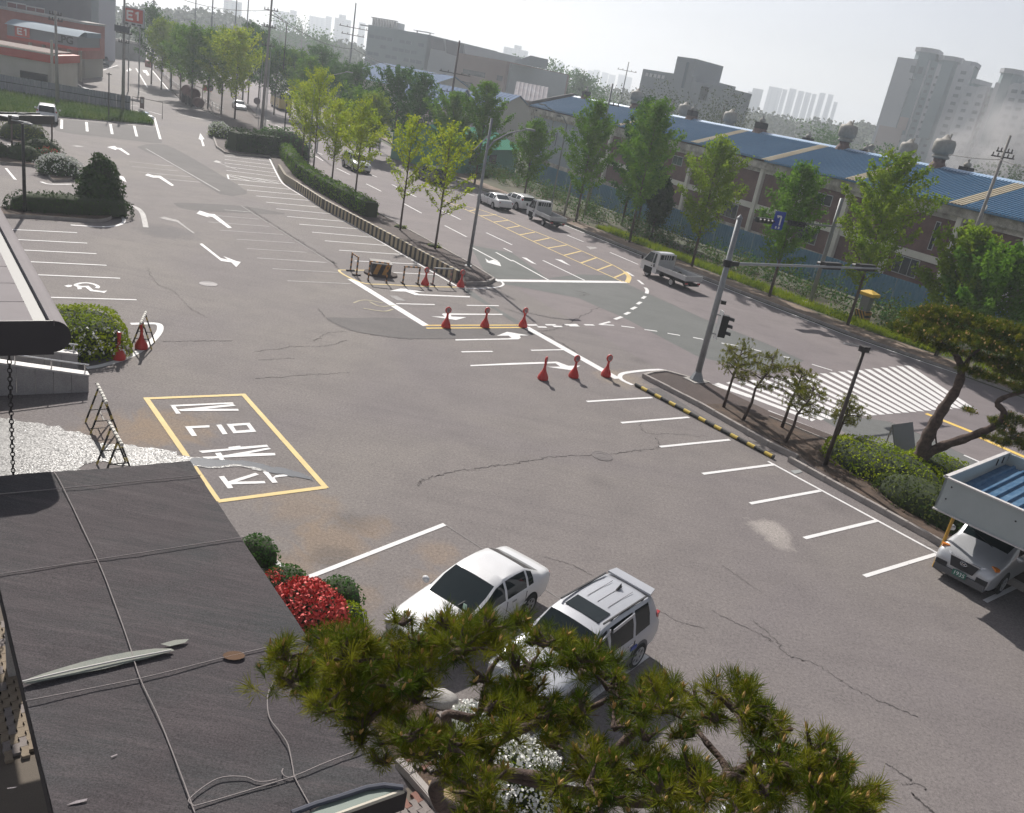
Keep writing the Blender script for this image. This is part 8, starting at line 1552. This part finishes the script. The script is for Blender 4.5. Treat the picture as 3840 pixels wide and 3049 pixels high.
keys = [(2.46, .62, .58, .70, .5, 0, .30), (2.42, .78, .70, .80, .5, 0, .24), (2.28, .93, .84, .86, .5, 0, .22), (1.95, 1.06, .96, .89, .5, 0, .22), (1.55, 1.16, 1.04, .90, .7, 0, .22), (1.38, 1.24, 1.06, .90, .83, .1, .22), (.95, 1.58, 1.08, .90, .80, .7, .22), (.55, 1.84, 1.08, .90, .74, 1, .22), (.15, 1.92, 1.08, .90, .73, 1, .22), (.05, 1.92, 1.08, .90, .73, 1, .22), (-1.0, 1.94, 1.08, .90, .73, 1, .22), (-1.1, 1.94, 1.08, .90, .73, 1, .22), (-2.1, 1.92, 1.10, .90, .72, 1, .22), (-2.42, 1.84, 1.12, .89, .70, 1, .24), (-2.5, 1.1, 1.0, .88, .7, .2, .3), (-2.52, .6, .56, .86, .6, 0, .34)]
van = car("van", "silver van with black grille and green number plate parked under the carport", "van", keys, (5, 7), (13, 14), ((6, 8), (9, 10), (11, 12)), M_PSILV, (1.45, -1.45), .33)
vh = R(-46.8 - 90); lampm = (N(3550.5, 2061, .82) + N(3716, 2145, .82)) / 2; van.location = (lampm.x - math.cos(vh) * 2.2, lampm.y - math.sin(vh) * 2.2, .012); van.rotation_euler.z = vh
for sg in (1, -1):
    hl = MB().add([(2.44, sg * .40, .72), (2.30, sg * .82, .74), (2.20, sg * .84, .90), (2.36, sg * .46, .88), (2.3, sg * .40, .72), (2.16, sg * .80, .74), (2.08, sg * .82, .90), (2.22, sg * .46, .88)], [(0, 1, 2, 3), (3, 2, 6, 7), (0, 3, 7, 4), (1, 5, 6, 2), (0, 4, 5, 1)]).build("headlamp", M_LAMPC, van); MB().box((0, 0, 0), (.14, .20, .09)).build("indicator", M_LAMPO, van, loc=(2.17, sg * .74, .93), rz=-sg * R(28)); MB().box((2.46, sg * .60, .50), (.08, .32, .14)).build("lower_grille", M_TRIM, van); MB().lathe([(0, 0), (.055, 0), (.05, .02), (0, .03)], 10).build("fog_lamp", M_LAMPC, van, loc=(2.47, sg * .70, .50)); COL.objects[-1].rotation_euler = (0, R(90), 0)
MB().add([(2.475, -.42, .84), (2.475, .42, .84), (2.51, .33, .55), (2.51, -.33, .55), (2.40, -.42, .86), (2.40, .42, .86)], [(3, 2, 1, 0), (0, 1, 5, 4)]).build("grille", M_TRIM, van); MB().box((2.48, 0, .865), (.03, .88, .03)).build("grille_frame", M_PSILV, van); MB().box((2.44, 0, .33), (.16, 1.5, .20)).build("lower_bumper", M_DGREY, van)
em = MB().tube([(2.515, .10 * math.cos(t), .76 + .055 * math.sin(t)) for t in [k * math.pi / 8 for k in range(17)]], .008, 5, cap=False); em.bar((2.515, -.055, .725), (2.515, -.03, .795), .016).bar((2.515, .03, .725), (2.515, .055, .795), .016).bar((2.515, -.045, .755), (2.515, .045, .765), .016); em.build("emblem", M_CHROME, van)
plate(van, 2.54, .42, "1935", M_PGREEN, 1, M_SIGWHITE); mirrors(van, 1.32, 1.02, 1.2, M_PSILV)
MB().bar((1.42, .25, 1.22), (1.20, -.5, 1.36), .02).build("wiper", M_TRIM, van)
# paving beside and under the felt roof: interlocking pavers, each a piece
PD = math.atan2((T(1, 3, 1480, 1640) - T(1, 3, 1300, 1440)).y, (T(1, 3, 1480, 1640) - T(1, 3, 1300, 1440)).x); pav = MB().flat([(-9.5, 15), (-6, 17.5), (-.6, 11.6), (.6, 10.3), (-2, 8), (-5, 6), (-12, 10)], .009).build("entrance_paving", mat("paving_sand", (.13, .11, .09), .95, fine=.5)); kind(pav, "structure")
PM = [mat("red_paver", (.19, .095, .075), .9, col2=(.24, .13, .10), scale=6, fine=.5), mat("grey_paver", (.19, .165, .155), .9, col2=(.25, .22, .205), scale=6, fine=.5), mat("tan_paver", (.20, .16, .115), .9, col2=(.26, .21, .155), scale=6, fine=.5)]
pvm = []
for m in PM:
    z_ = []; L2, W2 = .112, .055; up_ = [(-L2, .0), (-L2 * .5, .012), (0, 0), (L2 * .5, -.012), (L2, 0)]
    poly = [(x, W2 + y) for x, y in up_] + [(x, -W2 + y) for x, y in up_[::-1]]; pvm.append(MB().prism(poly, 0, .06).mesh("paver", m))
cnt = 0; px_ = Vector((math.cos(PD), math.sin(PD), 0)); py_ = Vector((-px_.y, px_.x, 0))
def pave(org, nx, ny, ax, ay, cols, lim):
    global cnt
    rr = random.Random(3)
    for i in range(nx):
        for j in range(ny):
            p = org + ax * (.232 * i + .116 * (j % 2)) + ay * (.118 * j); c = rr.choice(cols); place("paver", pvm[c], pav, (p.x, p.y, .010 + rr.uniform(-.003, .003)), math.atan2(ax.y, ax.x)); cnt += 1
pave(T(1, 3, 1060, 1760), 8, 12, px_, -py_ if (-py_).y > 0 else py_, (0, 0, 1, 1, 1), 0)
lx_ = Vector((math.cos(R(-51)), math.sin(R(-51)), 0)); ly_ = Vector((lx_.y, -lx_.x, 0)); pave(N(120, 2330), 16, 8, lx_, ly_, (2, 2, 2, 1), 0)
# planting bed under the pine, kerb of brick edging, flowers
bed = island("planting_bed", [tuple(p)[:2] for p in (T(1, 3, 1190, 1315), T(1, 3, 1480, 1640), T(1, 3, 1700, 1760), T(2, 3, 560, 1800), T(2, 3, 330, 1390), T(2, 3, 60, 1120), T(1, 3, 1900, 960), T(1, 3, 1540, 700), T(1, 2, 620, 1760), T(1, 2, 60, 1270), T(1, 2, -80, 1200))], M_SOIL, .10); kerbs([T(1, 3, 1190, 1315), T(1, 3, 1310, 1440), T(1, 3, 1480, 1640), T(1, 3, 1600, 1780)], bed, .17, .14, .42, mat("pale_edging", (.34, .31, .29), .9, fine=.4), name="edging_brick")
MB().flat([tuple(p)[:2] for p in (T(1, 3, 1440, 1480), T(1, 3, 1560, 1470), T(1, 3, 1680, 1560), T(1, 3, 1660, 1680), T(1, 3, 1500, 1640))], .106).build("bare_earth", mat("sandy_earth", (.30, .22, .13), .95, fine=.5), bed)
for i in range(6):
    for j in range(4):
        p = T(1, 3, 1290, 1345) + px_ * (-.06) + (T(1, 3, 1480, 1390) - T(1, 3, 1290, 1345)).normalized() * (.115 * i) + (T(1, 3, 1540, 930) - T(1, 3, 1190, 1315)).normalized() * (.225 * j); place("border_brick", pvm[1 if (i + j) % 3 else 0], bed, (p.x, p.y, .085), PD + R(90))
for i in range(5):
    for j in range(4):
        p = T(1, 3, 1560, 940) + (T(1, 3, 1740, 900) - T(1, 3, 1560, 940)).normalized() * (.118 * i) + (T(1, 3, 1680, 1040) - T(1, 3, 1560, 940)).normalized() * (.23 * j); place("border_brick", pvm[1], bed, (p.x, p.y, .085), PD)
tag(MB().lathe([(0, 0), (.26, .02), (.30, .12), (.2, .22), (0, .26)], 9, sx=1.3).build("stone", M_CONC, None, True, loc=T(1, 3, 1545, 790)), "pale rounded stone at the stall line under the pine branches", "stone")
gB = "low bushes at the felt roof edge"
for q, a, b, c, lf, lab in (((1, 2, 20, 1300), .55, .4, .5, 'deep', "dark green bush at the roof edge furthest from the pine"), ((1, 2, 270, 1570), .62, .45, .5, 'deep', "dark green bush by the white line beside the red azalea"), ((1, 2, 540, 1690), .5, .38, .45, 'deep', "dark green bush above the red azalea"), ((1, 2, 690, 1680), .55, .5, .55, 'deep', "rounded dark green bush right of the red azalea"), ((1, 3, 770, 130), .4, .35, .4, 'hedge', "light green bush between red azalea and pine")):
    shrub(lab, T(*q), a, b, c, LM[lf], 1500, .06, 2.4, R(-40), gB, name="low_bush")
shrub("bright red flowering azalea at the edge of the felt roof", T(1, 3, 470, 80), .95, .6, .55, LM['olive'], 2600, .05, 2.4, R(-40), gB, fl=M_RFLOW, ffrac=1.6, fsz=.065); shrub("small red and olive azalea behind the red flowering one", T(1, 2, 190, 1590), .45, .3, .38, LM['olive'], 900, .05, 2.4, R(-45), gB, fl=M_RFLOW, ffrac=.4, fsz=.05)
shrub("white flowering azalea under the foreground pine", T(2, 3, 60, 1560), .95, .75, .75, LM['hedge'], 4200, .045, 2.2, R(-40), gB, fl=M_WFLOW, ffrac=.62, fsz=.06); shrub("white flowering azalea showing between the pine's middle branches", T(1, 3, 1830, 1100), .6, .35, .5, LM['hedge'], 2000, .045, 2.2, R(-40), gB, fl=M_WFLOW, ffrac=.7, fsz=.055); shrub("small white flowering azalea by the curved pine trunk", T(1, 3, 1640, 1330), .3, .25, .3, LM['hedge'], 700, .04, 2.2, 0, gB, fl=M_WFLOW, ffrac=.7, fsz=.05)
# ---- foreground pine
OUT = [(965, 2440), (1040, 2400), (1160, 2370), (1260, 2340), (1350, 2300), (1372, 2225), (1440, 2225), (1500, 2290), (1570, 2235), (1640, 2300), (1700, 2240), (1790, 2300), (1890, 2320), (1960, 2320), (2020, 2330), (2090, 2340), (2180, 2400), (2300, 2400), (2350, 2490), (2420, 2545), (2500, 2540), (2640, 2580), (2710, 2620), (2755, 2545), (2810, 2580), (2880, 2660), (2980, 2690), (3060, 2690), (3090, 2740), (3150, 2780), (3170, 2850), (3240, 2890), (3280, 2960), (3340, 3120), (1620, 3120), (1610, 3020), (1640, 2960), (1560, 2890), (1480, 2890), (1390, 2880), (1330, 2810), (1210, 2720), (1150, 2660), (1070, 2600), (985, 2550)]
def poly(*q): return [(960 * c + x / 2.2458, 762 * r_ + y / 2.2458) for c, r_, x, y in q]
HOLES = [poly((1, 3, 1530, 610), (1, 3, 1660, 500), (1, 3, 1880, 430), (1, 3, 1930, 640), (1, 3, 1830, 760), (1, 3, 1840, 960), (1, 3, 1740, 1060), (1, 3, 1540, 960), (1, 3, 1480, 780)), poly((1, 3, 2010, 1240), (2, 3, 60, 1150), (2, 3, 330, 1390), (2, 3, 300, 1660), (2, 3, 60, 1720), (1, 3, 2050, 1480)), poly((2, 3, 630, 690), (2, 3, 740, 670), (2, 3, 740, 870), (2, 3, 640, 920)), poly((2, 3, 930, 860), (2, 3, 1220, 880), (2, 3, 1180, 990), (2, 3, 980, 970)), poly((2, 3, 1270, 1040), (2, 3, 1400, 1050), (2, 3, 1600, 1110), (2, 3, 1640, 1190), (2, 3, 1480, 1270), (2, 3, 1380, 1290), (2, 3, 1290, 1180)), poly((2, 3, 1640, 1130), (2, 3, 1830, 1060), (2, 3, 2030, 1190), (2, 3, 2050, 1280), (2, 3, 1940, 1340), (2, 3, 1830, 1430), (2, 3, 1750, 1290)), poly((2, 3, 590, 1450), (2, 3, 720, 1510), (2, 3, 840, 1580), (2, 3, 800, 1711), (2, 3, 640, 1680)), poly((2, 3, 380, 1040), (2, 3, 480, 1000), (2, 3, 600, 1000), (2, 3, 640, 1080), (2, 3, 560, 1120), (2, 3, 430, 1120)), poly((1, 3, 1200, 1330), (1, 3, 1500, 1400), (1, 3, 1700, 1480), (1, 3, 1680, 1620), (1, 3, 1500, 1640), (1, 3, 1300, 1480)), poly((1, 3, 1080, 330), (1, 3, 1180, 330), (1, 3, 1160, 430), (1, 3, 1080, 420))]
def inside(x, y, pg):
    c = False; j = len(pg) - 1
    for i in range(len(pg)):
        if (pg[i][1] > y) != (pg[j][1] > y) and x < (pg[j][0] - pg[i][0]) * (y - pg[i][1]) / (pg[j][1] - pg[i][1]) + pg[i][0]: c = not c
        j = i
    return c
def rayp(px, py, dist): return Vector((0, 0, CAMH)) + sight(px, py).normalized() * dist
rr = random.Random(21); pads = []; tries = 0
while len(pads) < 190 and tries < 9000:
    tries += 1; x = rr.uniform(960, 3340); y = rr.uniform(2215, 3110)
    if not inside(x, y, OUT) or any(inside(x, y, h_) for h_ in HOLES): continue
    ds = 6.1 - (y - 2200) / 850 * 1.0 + rr.uniform(-.35, .6) + (x - 2100) * .00012
    e = 48; m_in = sum(inside(x + a, y + b, OUT) and not any(inside(x + a, y + b, h_) for h_ in HOLES) for a, b in ((e, 0), (-e, 0), (0, e), (0, -e)))
    if m_in < 3: continue
    c = rayp(x, y, ds); rd = rr.choice((.12, .165, .21)) if m_in == 4 else .11
    if any((c - q[0]).length < .13 for q in pads): continue
    pads.append((c, rd * rr.uniform(.8, 1.15), .75))
tb = T(1, 3, 1760, 1700, .08); lb = lambda c, r_, x, y, d: rayp(960 * c + x / 2.2458, 762 * r_ + y / 2.2458, d)
hub = lb(1, 3, 1700, 1330, 9.2); hub2 = lb(1, 3, 1750, 1300, 7.6)
limbs = [([tb, lb(1, 3, 1560, 1640, 13.4), lb(1, 3, 1520, 1480, 12.2), lb(1, 3, 1640, 1420, 10.8), hub, hub2], (.12, .06)), ([hub2, lb(1, 3, 1300, 960, 6.7), lb(1, 3, 900, 760, 6.5), lb(1, 3, 500, 560, 6.4)], (.05, .014)), ([hub2, lb(1, 3, 1600, 900, 6.7), lb(1, 3, 1860, 900, 6.6), lb(1, 3, 1950, 560, 6.6), lb(1, 3, 2050, 400, 6.6)], (.045, .014)), ([hub2, lb(2, 3, 100, 1000, 6.6), lb(2, 3, 650, 830, 6.4), lb(2, 3, 800, 750, 6.4)], (.042, .014)), ([hub2, lb(2, 3, 500, 1400, 6.6), lb(2, 3, 1080, 980, 6.4), lb(2, 3, 1110, 860, 6.3), lb(2, 3, 1500, 800, 6.3)], (.046, .014)), ([hub2, lb(2, 3, 700, 1580, 6.5), lb(2, 3, 1300, 1600, 6.0), lb(2, 3, 1800, 1400, 6.0), lb(2, 3, 1640, 1120, 6.1), lb(2, 3, 1540, 1000, 6.2)], (.046, .014)), ([lb(2, 3, 1800, 1420, 6.0), lb(2, 3, 2050, 1300, 6.0), lb(2, 3, 2120, 1150, 6.1), lb(3, 3, 200, 1000, 6.0)], (.05, .015)), ([lb(2, 3, 1800, 1420, 6.0), lb(3, 3, 50, 1500, 5.7), lb(3, 3, 500, 1450, 5.6)], (.05, .015))]
padpine("large garden pine filling the bottom of the picture, with upright orange-brown candles", limbs, pads, "foreground_pine", 350, 84, .11, .0038, tuple(tb), candle=.42, mats=[M_NEED, M_NEEDY])
# ================================================================ haze
hz = MB().box((0, 950, 47), (3060, 2760, 100)).build("haze", []); kind(hz, "stuff")
hm = bpy.data.materials.new("haze_air"); hm.use_nodes = True; hn = hm.node_tree; hn.nodes.clear()
pv = hn.nodes.new("ShaderNodeVolumePrincipled"); pv.inputs["Color"].default_value = (0.86, 0.925, 1.0, 1); pv.inputs["Density"].default_value = HAZE
pv.inputs["Anisotropy"].default_value = 0.35
ho = hn.nodes.new("ShaderNodeOutputMaterial"); hn.links.new(pv.outputs[0], ho.inputs["Volume"])
hz.data.materials.append(hm)
# ================================================================ smoke behind the factory roof
sc_ = far(*tp(3, 0, 1830, 1190), 150); sm_ = MB().lathe([(0, -11), (6, -9), (10, -4), (11, 2), (8, 8), (3, 11), (0, 12)], 20, sx=1.25).build("smoke", [], None, True, loc=(sc_.x + 4, sc_.y + 2, sc_.z - 1)); kind(sm_, "stuff")
ms = bpy.data.materials.new("smoke_cloud"); ms.use_nodes = True; q = ms.node_tree; q.nodes.clear(); L_ = q.links.new
tc_ = q.nodes.new("ShaderNodeTexCoord"); ln = q.nodes.new("ShaderNodeVectorMath"); ln.operation = 'LENGTH'; L_(tc_.outputs["Object"], ln.inputs[0])
fo = q.nodes.new("ShaderNodeMapRange"); fo.inputs[1].default_value = 11.0; fo.inputs[2].default_value = 2.0; L_(ln.outputs["Value"], fo.inputs[0])
nz = q.nodes.new("ShaderNodeTexNoise"); nz.inputs["Scale"].default_value = .16; nz.inputs["Detail"].default_value = 4; L_(tc_.outputs["Object"], nz.inputs["Vector"])
nr = q.nodes.new("ShaderNodeMapRange"); nr.inputs[1].default_value = .42; nr.inputs[2].default_value = .72; L_(nz.outputs["Fac"], nr.inputs[0])
mu = q.nodes.new("ShaderNodeMath"); mu.operation = 'MULTIPLY'; L_(fo.outputs[0], mu.inputs[0]); L_(nr.outputs[0], mu.inputs[1]); m2 = q.nodes.new("ShaderNodeMath"); m2.operation = 'MULTIPLY'; L_(mu.outputs[0], m2.inputs[0]); m2.inputs[1].default_value = .45
pv = q.nodes.new("ShaderNodeVolumePrincipled"); pv.inputs["Color"].default_value = (.97, .96, .97, 1); L_(m2.outputs[0], pv.inputs["Density"]); oo = q.nodes.new("ShaderNodeOutputMaterial"); L_(pv.outputs[0], oo.inputs["Volume"]); sm_.data.materials.append(ms)
